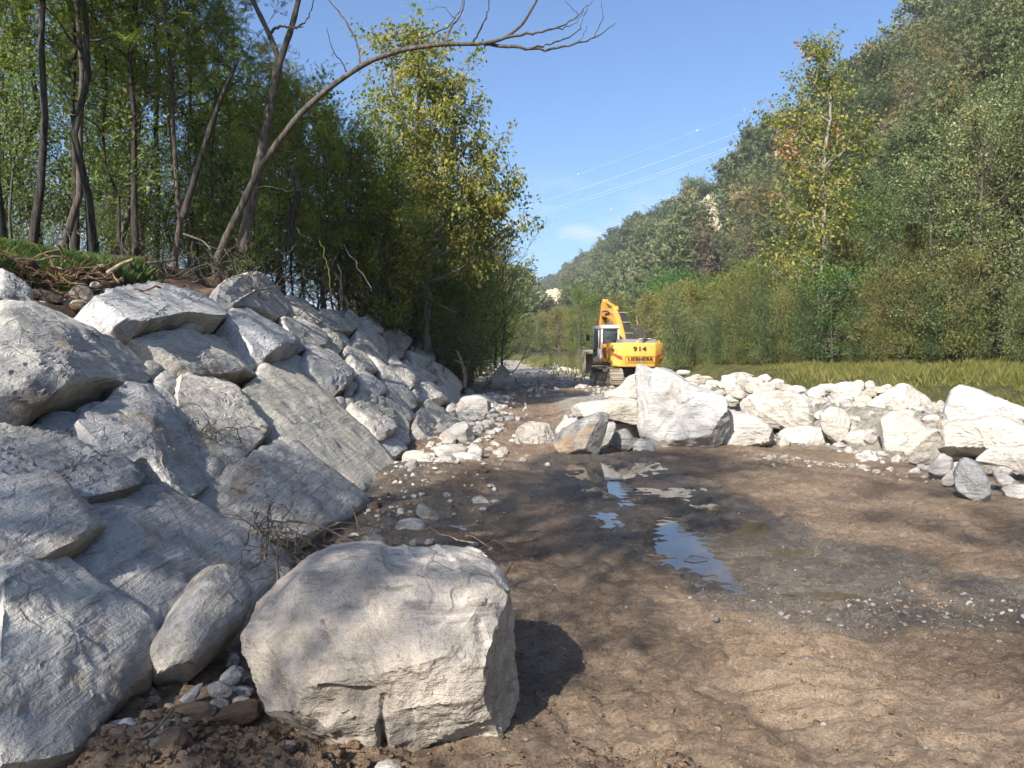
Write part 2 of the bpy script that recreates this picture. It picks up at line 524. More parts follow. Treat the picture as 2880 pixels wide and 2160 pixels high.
M["leaf_lime"] = leaf_mat("leaf_lime", [(0.1, (0.10, 0.135, 0.03)), (0.35, (0.19, 0.215, 0.048)), (0.65, (0.33, 0.30, 0.075)), (0.95, (0.50, 0.39, 0.11))], 0.4)
M["leaf_grey"] = leaf_mat("leaf_grey", [(0.1, (0.062, 0.105, 0.034)), (0.45, (0.115, 0.165, 0.060)), (0.75, (0.185, 0.225, 0.10)), (0.95, (0.31, 0.30, 0.13))], 0.28, 0.4, var=0.28)
M["leaf_olive"] = leaf_mat("leaf_olive", [(0.1, (0.070, 0.100, 0.026)), (0.45, (0.135, 0.165, 0.046)), (0.75, (0.205, 0.205, 0.065)), (0.95, (0.33, 0.25, 0.09))], 0.33, var=0.28)
M["leaf_bright"] = leaf_mat("leaf_bright", [(0.1, (0.039, 0.094, 0.020)), (0.5, (0.066, 0.154, 0.033)), (0.9, (0.121, 0.198, 0.055))], 0.3)
M["leaf_brown"] = leaf_mat("leaf_brown", [(0.1, (0.07, 0.055, 0.03)), (0.5, (0.13, 0.10, 0.055)), (0.9, (0.22, 0.16, 0.09))], 0.25)
M["leaf_red"] = leaf_mat("leaf_red", [(0.1, (0.30, 0.10, 0.05)), (0.5, (0.42, 0.19, 0.09)), (0.9, (0.55, 0.33, 0.17))], 0.3)
M["hill_green"] = leaf_mat("hill_green", [(0.1, (0.042, 0.069, 0.024)), (0.5, (0.083, 0.112, 0.039)), (0.9, (0.150, 0.168, 0.063))], 0.2, var=0.3)
M["hill_grey"] = leaf_mat("hill_grey", [(0.1, (0.058, 0.084, 0.030)), (0.5, (0.110, 0.140, 0.054)), (0.9, (0.185, 0.19, 0.09))], 0.2, var=0.3)
M["hill_olive"] = leaf_mat("hill_olive", [(0.1, (0.084, 0.091, 0.028)), (0.5, (0.154, 0.147, 0.049)), (0.9, (0.266, 0.210, 0.084))], 0.2, var=0.3)
M["grass_green"] = leaf_mat("grass_green", [(0.1, (0.035, 0.07, 0.014)), (0.5, (0.065, 0.125, 0.024)), (0.9, (0.15, 0.19, 0.05))], 0.35)
M["grass_meadow"] = leaf_mat("grass_meadow", [(0.1, (0.075, 0.092, 0.022)), (0.45, (0.14, 0.148, 0.036)), (0.75, (0.22, 0.20, 0.068)), (0.97, (0.33, 0.25, 0.13))], 0.35)

def water_mat():
    m, nt, b, out = new_mat("water")
    tc = node(nt, "ShaderNodeTexCoord")
    b.inputs["Base Color"].default_value = (0.085, 0.068, 0.05, 1)
    b.inputs["Roughness"].default_value = 0.03
    b.inputs["IOR"].default_value = 1.333
    b.inputs["Specular IOR Level"].default_value = 0.7
    nt.links.new(bump(nt, noise_n(nt, tc.outputs["Object"], 9, 3, 0.5), 0.06, 0.01), b.inputs["Normal"])
    return m
M["water"] = water_mat()

# ================================================================== TERRAIN
def foot_x(y):
    return np.interp(y, [-60, 26, 40, 60, 120, 250, 400], [-1.6, -1.6, -1.9, -3.0, -6.0, -22, -45])

def bank_z(x, y):
    x, y = np.asarray(x, float), np.asarray(y, float)
    e = foot_x(y) - x
    t = np.interp(y, [0, 9, 13, 26], [2.7, 2.75, 3.45, 3.3])
    s = e - t
    rip = 0.78 * t + np.interp(s, [-10, -0.3, 0.0, 0.9, 1.15, 40], [-8.45, -0.84, -0.1, 0.06, 0.42, 0.42])
    top = np.interp(s, [1.15, 2.9, 6, 40], [0.0, 1.0, 1.2, 2.2])
    rip = np.where(s > 1.15, rip + (3.2 - rip) * np.clip(top, 0, 1) + 0.5 * np.clip(top - 1, 0, 9), rip)
    ear = np.interp(e, [-2, 0, 1.2, 2.6, 6, 40], [-1.6, -0.1, 1.4, 2.6, 3.2, 4.2])
    k = sstep(25.5, 29.0, y)
    return rip * (1 - k) + ear * k

def terr_edge(y):
    return np.interp(y, [-40, 7, 12, 18, 33, 60, 95, 125, 170, 260], [9.0, 7.9, 7.2, 7.2, 7.0, 8.0, 8.0, 3.0, -8, -26])

def terr_z(x, y):
    e = np.asarray(x, float) - terr_edge(y)
    return np.interp(e, [-2, -0.6, 0.0, 1.2, 12, 60], [-1.2, -0.3, 0.35, 0.98, 1.35, 2.0])

PUDDLES = []   # cx, cy, rx, ry, depth
def puddle(X, Y, wx, wy, depth=0.05):
    a = on_ground(X, Y); b = on_ground(X + wx, Y); c = on_ground(X, Y - wy); d = on_ground(X, Y + wy)
    PUDDLES.append((a[0], 0.5 * (c[1] + d[1]), b[0] - a[0], 0.5 * (c[1] - d[1]), depth))
S2 = 2880 / 2212.0
for X, Y, wx, wy, dp in ((1300, 1012, 105, 34, .05), (1330, 1062, 75, 22, .04), (1325, 1130, 38, 26, .038), (1470, 1145, 55, 20, .04), (1490, 1190, 75, 34, .055),
                        (1560, 1225, 40, 20, .04), (1605, 1272, 42, 11, .03), (1730, 1207, 75, 24, .042), (1800, 1283, 95, 14, .042), (1450, 1062, 60, 12, .035), (1540, 1095, 50, 12, .035), (1640, 1140, 45, 14, .035), (1880, 1215, 70, 14, .032),
                        (2190, 1290, 60, 16, .03), (1590, 1165, 40, 16, .03)):
    puddle(X * S2, Y * S2, wx * S2, wy * S2, dp)

def seg_dist(x, y, a, b):
    ax, ay = a; bx, by = b
    dx, dy = bx - ax, by - ay
    t = np.clip(((x - ax) * dx + (y - ay) * dy) / (dx * dx + dy * dy), 0, 1)
    return np.hypot(x - ax - t * dx, y - ay - t * dy), t

def gpt(X, Y):
    p = on_ground(X * S2, Y * S2)
    return (p[0], p[1])
TRACKS = [(gpt(1235, 905), gpt(1400, 1090)), (gpt(1400, 1090), gpt(1560, 1250)), (gpt(1330, 990), gpt(1500, 1130)), (gpt(1500, 1130), gpt(1780, 1330)), (gpt(1560, 1250), gpt(1760, 1560)), (gpt(1950, 1040), gpt(1500, 1060)), (gpt(1780, 1330), gpt(2150, 1640))]
RUTS = [(gpt(1500, 1420), gpt(1860, 1655), 0.16, 0.035), (gpt(1850, 1340), gpt(2180, 1600), 0.22, 0.03), (gpt(1430, 1100), gpt(1560, 1290), 0.25, 0.02),
        (gpt(1200, 860), gpt(1130, 1010), 0.3, 0.03), (gpt(1280, 860), gpt(1330, 990), 0.3, 0.03), (gpt(1900, 1040), gpt(2212, 1130), 0.2, 0.02)]

def river_z(x, y, detail=True):
    x, y = np.asarray(x, float), np.asarray(y, float)
    near = 1 - sstep(35, 60, y)
    z = 0.05 * fbm2(x, y, 0.35, 3, 11) * near
    z = z - 0.05 * fbm2(0 * x, 0 * y + 0.0, 0.35, 1, 11)
    z = z * sstep(1.0, 4.0, np.hypot(x - 1.4, y - 7) * 0.8)
    for cx, cy, rx, ry, dp in PUDDLES:
        q = ((x - cx) / rx) ** 2 + ((y - cy) / ry) ** 2
        z = z - dp * np.exp(-q * 0.9)
    for a, b, w, dp in RUTS:
        d, t = seg_dist(x, y, a, b)
        f = np.exp(-(d / w) ** 2) * sstep(0, .1, t) * (1 - sstep(.9, 1, t))
        ang = t * math.hypot(b[0] - a[0], b[1] - a[1])
        z = z - dp * f + 0.012 * f * np.sin(ang * 2 * math.pi / 0.19) + 0.5 * dp * np.exp(-((d - 1.5 * w) / (0.5 * w)) ** 2) * sstep(0, .1, t) * (1 - sstep(.9, 1, t))
    tm = np.zeros(np.shape(x))
    for a, b in TRACKS:                    # prints of the excavator's track shoes
        d, t = seg_dist(x, y, a, b)
        f = (1 - sstep(.20, .27, d)) * sstep(.0, .04, t) * (1 - sstep(.96, 1, t))
        ang = t * math.hypot(b[0] - a[0], b[1] - a[1])
        f = f * np.clip(.55 + 1.1 * fbm2(x, y, .8, 2, 77), .15, 1)
        tm = np.maximum(tm, f)
        z = z + f * (0.040 * np.maximum(np.sin(ang * 2 * math.pi / 0.18 + .5 * fbm2(x, y, 2.0, 1, 78)), -.4) - 0.012)
    # soil pushed up round the near boulder and along the foot of the wall
    for cx, cy, rx, ry, h in ((-1.15, 2.75, 0.6, 0.45, .12), (-0.55, 2.5, 0.5, 0.2, .05), (0.42, 2.75, 0.4, 0.3, .06), (-1.75, 3.3, .6, 1.2, .12), (-1.5, 8.8, 1.1, 2.2, .10), (-0.7, 9.6, 1.0, 1.1, .12),
                              (-1.3, 18, .9, 6, .12), (-0.6, 23, 1.0, 4, .18)):
        z = z + h * np.exp(-((x - cx) / rx) ** 2 - ((y - cy) / ry) ** 2)
    # rubble bank behind the row of boulders
    front = np.interp(x, [0.5, 1.2, 3.0, 5.4, 6.2, 7.5, 9], [19.3, 16.6, 14.8, 13.8, 11.8, 9.4, 8.0])
    m = sstep(0.0, 2.2, y - front) * (1 - sstep(21, 27, y)) * sstep(0.6, 3.2, x)
    z = z + 0.62 * m
    if detail:
        z = z + near * (1 - .55 * tm) * (0.022 * fbm2(x, y, 2.2, 3, 21) + 0.028 * np.abs(fbm2(x, y * 1.3, 6.0, 3, 31)) + 0.016 * fbm2(x, y * 1.2, 16.0, 2, 41))
        clod = np.exp(-(((x + 1.0) / .8) ** 2 + ((y - 2.75) / .55) ** 2)) + 0.8 * np.exp(-(((x - .35) / .5) ** 2 + ((y - 2.7) / .35) ** 2))
        z = z + clod * 0.055 * np.abs(fbm2(x, y, 9, 4, 51, 0.6))
    return z

def steps(*seg):
    out = []
    for a, b, d in seg:
        out += list(np.arange(a, b, d))
    return out

gx = np.array([-3000, -600, -120, -40, -12, -5, -3.4, -2.8] + steps((-2.3, 4.5, .03), (4.5, 9, .06), (9, 30, 1.5)) + [40, 80, 200, 800, 3000])
gy = np.array([-3000, -600, -120, -30, -8, -2, 0.4, 1.2] + steps((1.8, 9, .03), (9, 16, .06), (16, 30, .15), (30, 60, .6), (60, 200, 5)) + [240, 320, 600, 1500, 4000])
GX, GY = np.meshgrid(gx, gy)
GZ = river_z(GX, GY)
def grid_faces(ny, nx):
    i, j = np.meshgrid(np.arange(ny - 1), np.arange(nx - 1), indexing="ij")
    a = i * nx + j
    return np.stack([a, a + 1, a + nx + 1, a + nx], -1).reshape(-1, 4)
me = fast_mesh("ground", np.stack([GX, GY, GZ], -1).reshape(-1, 3), grid_faces(len(gy), len(gx)))
wet = np.zeros(GX.shape)
for cx, cy, rx, ry, dp in PUDDLES:
    q = np.sqrt(((GX - cx) / (rx * 1.0 + .22)) ** 2 + ((GY - cy) / (ry * 1.0 + .3)) ** 2)
    wet = np.maximum(wet, 1 - sstep(0.6, 1.7, q))
wet = np.maximum(wet, 0.5 * np.exp(-((GX - 0.5) / 1.3) ** 2 - ((GY - 9.0) / 2.2) ** 2))
for q_, w_ in ((gpt(1900, 1330), .7), (gpt(2120, 1330), .7), (gpt(1700, 1300), .5)):
    wet = np.maximum(wet, 0.9 * np.exp(-((GX - q_[0]) / w_) ** 2 - ((GY - q_[1]) / .35) ** 2))
wet = np.maximum(wet, 0.7 * np.exp(-((GX + 1.3) / 0.9) ** 2 - ((GY - 8.0) / 3.2) ** 2))
wet = np.clip(wet + 0.25 * fbm2(GX, GY, 1.3, 4, 71), 0, 1)
gravel = sstep(23, 27, GY) * (0.55 + 0.6 * fbm2(GX, GY, 0.35, 3, 81))
gravel = np.maximum(gravel, sstep(34, 45, GY) * 0.9)
gfront = np.interp(GX, [0.5, 1.2, 3.0, 5.4, 6.2, 7.5, 9], [19, 16.2, 14.3, 13.3, 11.0, 8.6, 7.5])
gravel = np.maximum(gravel, sstep(-0.6, 0.5, GY - gfront) * (1 - sstep(25, 30, GY)) * sstep(0.6, 2.2, GX))
for nm, arr in (("wet", wet), ("gravel", gravel)):
    at_ = me.attributes.new(nm, "FLOAT", "POINT")
    at_.data.foreach_set("value", arr.ravel().astype(np.float32))
ground = tag(link("ground", me, M["mud"]), kind="structure")

WATER_Z = -0.019
wx = np.arange(0.1, 5.6, 0.15); wy = np.arange(4.2, 12.6, 0.15)
WX, WY = np.meshgrid(wx, wy)
keep = []
for k, f in enumerate(grid_faces(len(wy), len(wx))):
    cxm, cym = WX.ravel()[f].mean(), WY.ravel()[f].mean()
    if any(((cxm - p[0]) / (p[2] * 1.25 + .15)) ** 2 + ((cym - p[1]) / (p[3] * 1.25 + .15)) ** 2 < 1 for p in PUDDLES):
        keep.append(f)
me = fast_mesh("puddle_water", np.stack([WX.ravel(), WY.ravel(), np.full(WX.size, WATER_Z)], 1), np.array(keep))
bmt = bmesh.new(); bmt.from_mesh(me)
bmesh.ops.delete(bmt, geom=[v for v in bmt.verts if not v.link_faces], context="VERTS")
bmt.to_mesh(me); bmt.free()
tag(link("puddle_water", me, M["water"]), kind="structure")

# left bank
bx = np.array(steps((-1.15, -9, -.09), (-9, -20, -.5), (-20, -60, -3)) + [-60, -150, -600])
by = np.array(steps((-40, 1, 1.5), (1, 17, .1), (17, 45, .3), (45, 120, 3), (120, 420, 20)))
BX, BY = np.meshgrid(bx, by)
BZ = bank_z(BX, BY)
ee = foot_x(BY) - BX
scarp = np.exp(-((ee - 4.0) / 0.9) ** 2)
BZ = BZ + (0.06 + 0.10 * scarp) * fbm2(BX, BY, 1.6, 4, 5) + 0.03 * fbm2(BX, BY, 7, 3, 6)
BXn = BX + scarp * 0.12 * fbm2(BX, BY, 2.3, 3, 8)
me = fast_mesh("river_bank", np.stack([BXn, BY, BZ], -1).reshape(-1, 3), grid_faces(len(by), len(bx))[:, ::-1])
tag(link("river_bank", me, M["soil"]), kind="structure")

# right terrace with meadow
tx = np.array(steps((5.6, 14, .35), (14, 60, 2)))
ty = np.array(steps((-40, 4, 3), (4, 40, .35), (40, 120, 2), (120, 420, 15)))
TX, TY = np.meshgrid(tx, ty)
TXs = TX + (terr_edge(TY) - 7.2)
TZ = terr_z(TXs, TY) + 0.06 * fbm2(TXs, TY, 0.8, 3, 9)
me = fast_mesh("terrace", np.stack([TXs, TY, TZ], -1).reshape(-1, 3), grid_faces(len(ty), len(tx)))
tag(link("terrace", me, M["meadow"]), kind="structure")

# hillside
HYK = [-60, 20, 60, 110, 180, 251, 400, 600, 900, 1400]
def ridge(y):
    return np.interp(y, HYK, [72, 70, 66, 60, 59, 57, 46, 27, -2, -80]), np.interp(y, HYK, [52, 52, 46, 40, 39, 40, 42, 37, 35, 32])
def hfoot(y):
    return np.interp(y, HYK, [24, 23, 23, 23, 20, 16, 5, -9, -42, -130])
def hill_pt(y, t):
    y, t = np.asarray(y, float), np.asarray(t, float)
    rx, rz = ridge(y)
    fx = hfoot(y)
    x = fx + (rx - fx) * t
    z = 1.0 + rz * np.where(t <= 1, np.clip(t, 0, 1) ** 1.1, 1 - 0.25 * (t - 1))
    n = fbm2(y, t * 40, 0.05, 4, 61)
    return x, y, z + n * 2.2 * np.clip(t * 3, 0, 1)
hy = np.array(steps((-60, 260, 4), (260, 700, 9), (700, 1400, 30)))
ht = np.linspace(-0.05, 1.6, 40)
HT, HY = np.meshgrid(ht, hy)
hxx, hyy, hzz = hill_pt(HY, HT)
me = fast_mesh("hillside", np.stack([hxx, hyy, hzz], -1).reshape(-1, 3), grid_faces(len(hy), len(ht)))
tag(link("hillside", me, M["hill"]), kind="structure")

# ================================================================== ROCKS
def resample(poly, n, round_it=1):
    P = np.asarray(poly, float)
    for _ in range(round_it):                       # cut corners a little
        Q = np.roll(P, -1, axis=0)
        P = np.stack([P * 0.82 + Q * 0.18, P * 0.18 + Q * 0.82], 1).reshape(-1, 2)
    Q = np.vstack([P, P[:1]])
    L = np.r_[0, np.cumsum(np.linalg.norm(np.diff(Q, axis=0), axis=1))]
    s = np.linspace(0, L[-1], n, endpoint=False)
    return np.stack([np.interp(s, L, Q[:, 0]), np.interp(s, L, Q[:, 1])], 1)

def poly_area(P):
    x, y = P[:, 0], P[:, 1]
    return 0.5 * np.sum(x * np.roll(y, -1) - y * np.roll(x, -1))

def rock_mesh(name, poly, hf, hb, seed, nt=72, nphi=36, box=0.5, facets=7, amp=0.03, ledge=0.02, ldir=None, planes=(), hook=None, round_it=1, fmin=.72, fmax=.97, cut=(.70, .86)):
    """closed boulder: 2-D outline (u,v) in its own plane, bulging hf in front and hb behind, cut by facets, weathered by noise"""
    rng = np.random.default_rng(seed)
    P = np.asarray(poly, float)
    if poly_area(P) < 0:
        P = P[::-1]
    P = resample(P, nt, round_it)
    c = P.mean(0)
    size = math.sqrt(abs(poly_area(P)))
    # profile (s,h) resampled evenly along its length, so that no ring is stretched
    ph = np.linspace(0, math.pi, 400)
    ps = np.abs(np.sin(ph)) ** box
    hh = np.sign(np.cos(ph)) * np.abs(np.cos(ph)) ** box
    hh = np.where(hh > 0, hh * hf, hh * hb)
    al = np.r_[0, np.cumsum(np.hypot(np.diff(ps * size * .56), np.diff(hh)))]
    aa = np.linspace(0, al[-1], nphi)
    s, h = np.interp(aa, al, ps), np.interp(aa, al, hh)
    D = P - c
    V = np.empty((nphi, nt, 3))
    V[..., :2] = D[None] * s[:, None, None]
    V[..., 2] = h[:, None]
    V = V.reshape(-1, 3)
    # broken faces: planes spread over the front (and a few over the back) that cut the bulge flat
    if facets >= 3:
        n = np.array([rng.normal() * .13, rng.normal() * .13, 1.0]); n /= np.linalg.norm(n)
        V = V - np.outer(np.maximum(V @ n - (V @ n).max() * rng.uniform(*cut), 0), n)
    a0 = rng.uniform(0, 6.28)
    if facets >= 3:                       # two or three broad planes that share the face
        for k in range(3):
            az = a0 + 1.1 + k * 2.1 + rng.uniform(-.5, .5)
            tl = rng.uniform(.14, .36)
            n = np.array([math.cos(az) * tl, math.sin(az) * tl, 1.0]); n /= np.linalg.norm(n)
            V = V - np.outer(np.maximum(V @ n - (V @ n).max() * rng.uniform(.80, .93), 0), n)
    for k in range(facets):
        az = a0 + k * 2.399 + rng.uniform(-.35, .35)
        el = rng.uniform(.25, 1.0)
        n = np.array([math.cos(az) * math.cos(el), math.sin(az) * math.cos(el), math.sin(el) * (1 if k % 4 else -1)])
        d = (V @ n).max() * rng.uniform(max(fmin, .80), fmax)
        V = V - np.outer(np.maximum(V @ n - d, 0), n)
    for (n, frac) in planes:
        n = np.array(n, float); n /= np.linalg.norm(n)
        d = (V @ n).max() * frac
        ex = np.maximum(V @ n - d, 0)
        V = V - np.outer(ex, n)
    # approximate outward direction
    i, j = np.meshgrid(np.arange(nphi - 1), np.arange(nt), indexing="ij")
    j2 = (j + 1) % nt
    F = np.stack([i * nt + j, (i + 1) * nt + j, (i + 1) * nt + j2, i * nt + j2], -1).reshape(-1, 4)
    tmp = fast_mesh("tmp", V, F)
    N = np.empty(len(V) * 3, np.float32)
    tmp.vertices.foreach_get("normal", N)
    N = N.reshape(-1, 3).astype(float)
    bpy.data.meshes.remove(tmp)
    N[:nt] = N[nt:2 * nt].mean(0); N[-nt:] = N[-2 * nt:-nt].mean(0)
    N /= np.linalg.norm(N, axis=1)[:, None] + 1e-9
    q = V / size + seed * 3.7
    rel = fbm(q * 2.0, 2, seed) * amp * .6 * size + fbm(q * 6.0, 4, seed + 2, .6) * amp * .32 * size - np.abs(fbm(q * 9.0, 3, seed + 9)) * amp * 0.35 * size
    if ledge:
        ld = np.array(ldir if ldir is not None else rng.normal(size=3)); ld = ld / np.linalg.norm(ld)
        t = (q @ ld) * 6.5 + 0.9 * fbm(q * 1.7, 3, seed + 5)
        saw = t - np.floor(t)
        rel = rel + ledge * size * (saw ** 2.0 - 0.4) * (0.35 + 0.65 * np.clip(fbm(q * 1.3, 2, seed + 7) + .3, 0, 1))
        rel = rel + 0.3 * ledge * size * np.abs(vnoise(np.stack([t * 3.3, q[:, 0], q[:, 1]], 1), seed + 3))
    V = V + N * rel[:, None]
    if hook is not None:
        V = hook(V, size)
    me = fast_mesh(name, V, F)
    me.set_sharp_from_angle(angle=R(27))
    return me, c, size

def frame(o, U, V, W):
    m = Matrix.Identity(4)
    for r in range(3):
        m[r][0], m[r][1], m[r][2], m[r][3] = U[r], V[r], W[r], o[r]
    return m

# ---- crops of the photograph used as rulers: (offset x, offset y, scale)
C1, C2, C3, C5, C6, C7, C8 = (0, 700, .434), (0, 1300, .52), (700, 800, .4219), (1400, 960, .3436), (2040, 960, .3797), (640, 1500, .4792), (1000, 960, .32543)
def px(crop, pts):
    return [(crop[0] + x * crop[2], crop[1] + y * crop[2]) for x, y in pts]

SU = np.array([0, 1.0, 0]); SV = np.array([-math.cos(ALPHA), 0, math.sin(ALPHA)]); SW = np.array([math.sin(ALPHA), 0, math.cos(ALPHA)])
wall = tag(empty("rock_wall", (FOOT_X, 12, 0)), "sloping retaining wall of large stacked grey boulders along the river bank", "rock wall")
_seed = [100]
def wall_stone(crop, pts, mat="rock_grey", lift=0.0, thick=None, box=0.32, amp=0.020, ledge=0.020, res=1.0, facets=7, label=None, planes=(), ldir=(0.75, 0.62, 0.2), fmin=.72, fmax=.97):
    _seed[0] += 1
    W3 = np.array([on_slope(*p) for p in px(crop, pts)])
    uv = np.stack([(W3 - [FOOT_X, 0, 0]) @ SU, (W3 - [FOOT_X, 0, 0]) @ SV], 1)
    A = math.sqrt(abs(poly_area(uv)))
    # overlap the neighbours slightly so that stones touch
    c0 = uv.mean(0)
    uv = c0 + (uv - c0) * (1 + 0.075 / max(A, .25))
    hf = (0.15 * A + 0.04) if thick is None else thick * 1.1
    hb = min(0.6 * A + 0.06, 0.75)
    n = int(np.clip(70 + 50 * A, 60, 150) * res)
    me, c, size = rock_mesh("stone", uv, hf, hb, _seed[0], n, int(n * .5), box, facets, amp, ledge, ldir, planes, fmin=.86, fmax=.98, cut=(.48, .66))
    o3 = np.array([FOOT_X, 0, 0]) + SU * c[0] + SV * c[1] + SW * (lift * (.7 if lift < .3 else 1))
    o = link("stone", me, M[mat])
    o.parent = wall
    o.matrix_parent_inverse = Matrix.Translation((-FOOT_X, -12, 0))
    o.matrix_basis = frame(o3, SU, SV, SW)
    if label: o["label"] = label
    return o

def ell(cx, cy, rx, ry, n=14, rot=0.0, jit=0.06, seed=0):
    rg = random.Random(seed + int(cx * 7 + cy * 13))
    out = []
    for k in range(n):
        a = 2 * math.pi * k / n
        r = 1 + rg.uniform(-jit, jit)
        x, y = math.cos(a) * rx * r, math.sin(a) * ry * r
        out.append((cx + x * math.cos(rot) - y * math.sin(rot), cy + x * math.sin(rot) + y * math.cos(rot)))
    return out

W = wall_stone
W(C1, [(-60, 230), (0, 245), (60, 270), (130, 360), (122, 430), (50, 490), (-60, 515)], "rock_blue", lift=.12, ledge=.05)
W(C1, ell(197, 463, 76, 47), "cobble", lift=.06, box=.8, facets=1, ledge=0, res=.7)
W(C1, [(-120, 520), (0, 500), (60, 488), (140, 500), (290, 540), (400, 605), (560, 645), (690, 672), (760, 700), (880, 765), (922, 805), (925, 860), (900, 905), (790, 962), (640, 950), (500, 980), (300, 1062), (150, 1160), (100, 1180), (-120, 1170)],
  "rock_grey", lift=.10, thick=.20, label="broad flat slab with a deep dark gap under its lower edge", facets=3)
W(C1, [(290, 515), (330, 480), (430, 462), (500, 475), (545, 545), (690, 640), (560, 640), (400, 600)], "rock_grey", lift=-.02)
W(C1, [(490, 455), (640, 375), (850, 310), (920, 298), (1000, 320), (1290, 355), (1330, 440), (1375, 520), (1360, 560), (1260, 562), (1130, 545), (1000, 590), (850, 640), (750, 680), (640, 600), (510, 500)],
  "rock_blue", lift=.14, thick=.30, ledge=.02, facets=6)
W(C1, [(770, 682), (900, 640), (1020, 612), (1280, 578), (1440, 590), (1560, 690), (1645, 810), (1640, 850), (1560, 870), (1400, 885), (1120, 880), (1010, 825), (960, 782), (850, 705)], "rock_grey", lift=.06, thick=.16, facets=4)
W(C1, [(1320, 345), (1400, 290), (1560, 252), (1690, 250), (1790, 340), (1825, 460), (1750, 505), (1640, 462), (1500, 462), (1400, 490), (1380, 550), (1350, 450)], "rock_pale", lift=.10, thick=.34, label="pale rounded top stone lit by the sun")
W(C1, [(1145, 328), (1230, 308), (1310, 340), (1340, 420), (1290, 400), (1160, 360)], "cobble_pale", lift=.0, box=.8, facets=1, ledge=0, res=.7)
W(C1, [(1385, 555), (1440, 462), (1560, 450), (1640, 470), (1770, 520), (1880, 650), (1870, 700), (1830, 740), (1640, 800), (1560, 705), (1450, 602)], "rock_blue", lift=.08, thick=.28)
W(C1, [(1800, 348), (1960, 350), (2030, 400), (2055, 520), (2010, 550), (1960, 530), (1900, 480), (1830, 470)], "rock_grey", lift=.04, thick=.2)
W(C1, [(1785, 500), (1900, 482), (1960, 532), (2080, 580), (2085, 660), (1960, 682), (1860, 712), (1882, 650), (1790, 530)], "rock_grey", lift=.02)
W(C1, ell(1882, 762, 64, 48), "cobble", lift=.04, box=.75, facets=1, ledge=0, res=.7)
W(C3, [(20, 640), (60, 582), (170, 560), (300, 612), (520, 800), (610, 920), (760, 1030), (880, 1160), (970, 1280), (930, 1370), (850, 1400), (740, 1420), (660, 1360), (560, 1290), (430, 1240), (380, 1195), (230, 1110), (110, 1075), (115, 1000), (60, 930), (-100, 860), (-90, 760)],
  "rock_band", lift=.05, thick=.12, facets=2, ledge=.012, label="long banded slab reaching down to the foot of the wall", box=.33)
W(C1, [(1125, 895), (1400, 892), (1480, 950), (1700, 1190), (1710, 1240), (1640, 1310), (1500, 1420), (1410, 1470), (1330, 1405), (1230, 1320), (1140, 1185), (1112, 1000)], "rock_grey", lift=.02, thick=.2)
W(C1, [(430, 1245), (560, 1130), (740, 972), (830, 970), (960, 1010), (1100, 1190), (1220, 1360), (1310, 1490), (1310, 1530), (1200, 1640), (1100, 1680), (980, 1560), (850, 1460), (760, 1500), (600, 1430), (500, 1325)], "rock_grey", lift=.04, thick=.17, facets=5)
W(C1, [(830, 965), (900, 920), (960, 912), (1050, 950), (1115, 1070), (1122, 1140), (1095, 1188), (1010, 1100), (930, 1010)], "rock_blue", lift=-.01)
W(C1, [(-100, 1180), (0, 1180), (200, 1200), (400, 1250), (540, 1330), (640, 1440), (600, 1470), (300, 1420), (60, 1400), (-100, 1390)], "rock_blue", lift=.02, ledge=.05)
W(C1, [(-100, 1380), (60, 1370), (300, 1400), (560, 1450), (700, 1470), (750, 1530), (790, 1640), (700, 1700), (420, 1745), (320, 1690), (120, 1680), (-100, 1560)], "rock_blue", lift=.06, thick=.2, ledge=.06, amp=.035, facets=8)
W(C2, [(-150, 240), (0, 250), (130, 250), (250, 262), (330, 332), (375, 402), (430, 490), (330, 580), (200, 660), (0, 735), (-150, 760)], "rock_grey", lift=.14, thick=.17, facets=4)
W(C2, [(340, 330), (600, 292), (650, 180), (720, 172), (830, 222), (1000, 275), (1200, 392), (1400, 502), (1540, 602), (1480, 690), (1300, 880), (1260, 1010), (1210, 1090), (1090, 1180), (900, 1180), (740, 1120), (600, 1010), (430, 830), (330, 650), (400, 480)],
  "rock_grey", lift=.0, thick=.15, facets=2, ledge=.012, label="large smooth slab behind the egg-shaped stone", box=.35)
W(C2, [(-150, 750), (0, 735), (200, 700), (310, 735), (420, 822), (560, 980), (700, 1130), (720, 1270), (690, 1330), (560, 1400), (480, 1470), (375, 1590), (340, 1690), (100, 1780), (-150, 1780)], "rock_grey", lift=.10, thick=.22, facets=4, amp=.03)
W(C2, [(985, 270), (1050, 182), (1200, 92), (1330, 0), (1480, -85), (1600, -50), (1677, 31), (1750, 90), (1850, 140), (1950, 260), (1900, 330), (1820, 380), (1700, 400), (1600, 440), (1400, 410), (1300, 400), (1150, 322), (1050, 300)], "rock_grey", lift=.03, thick=.17, facets=3, ledge=.012)
W(C2, [(690, 1190), (740, 1100), (790, 1000), (850, 920), (930, 895), (1010, 920), (1080, 1020), (1085, 1100), (1040, 1200), (900, 1310), (790, 1335), (730, 1280)], "rock_grey", lift=.32, thick=.16, box=.75, facets=2, ledge=.0, label="egg-shaped grey stone lying between two slabs")
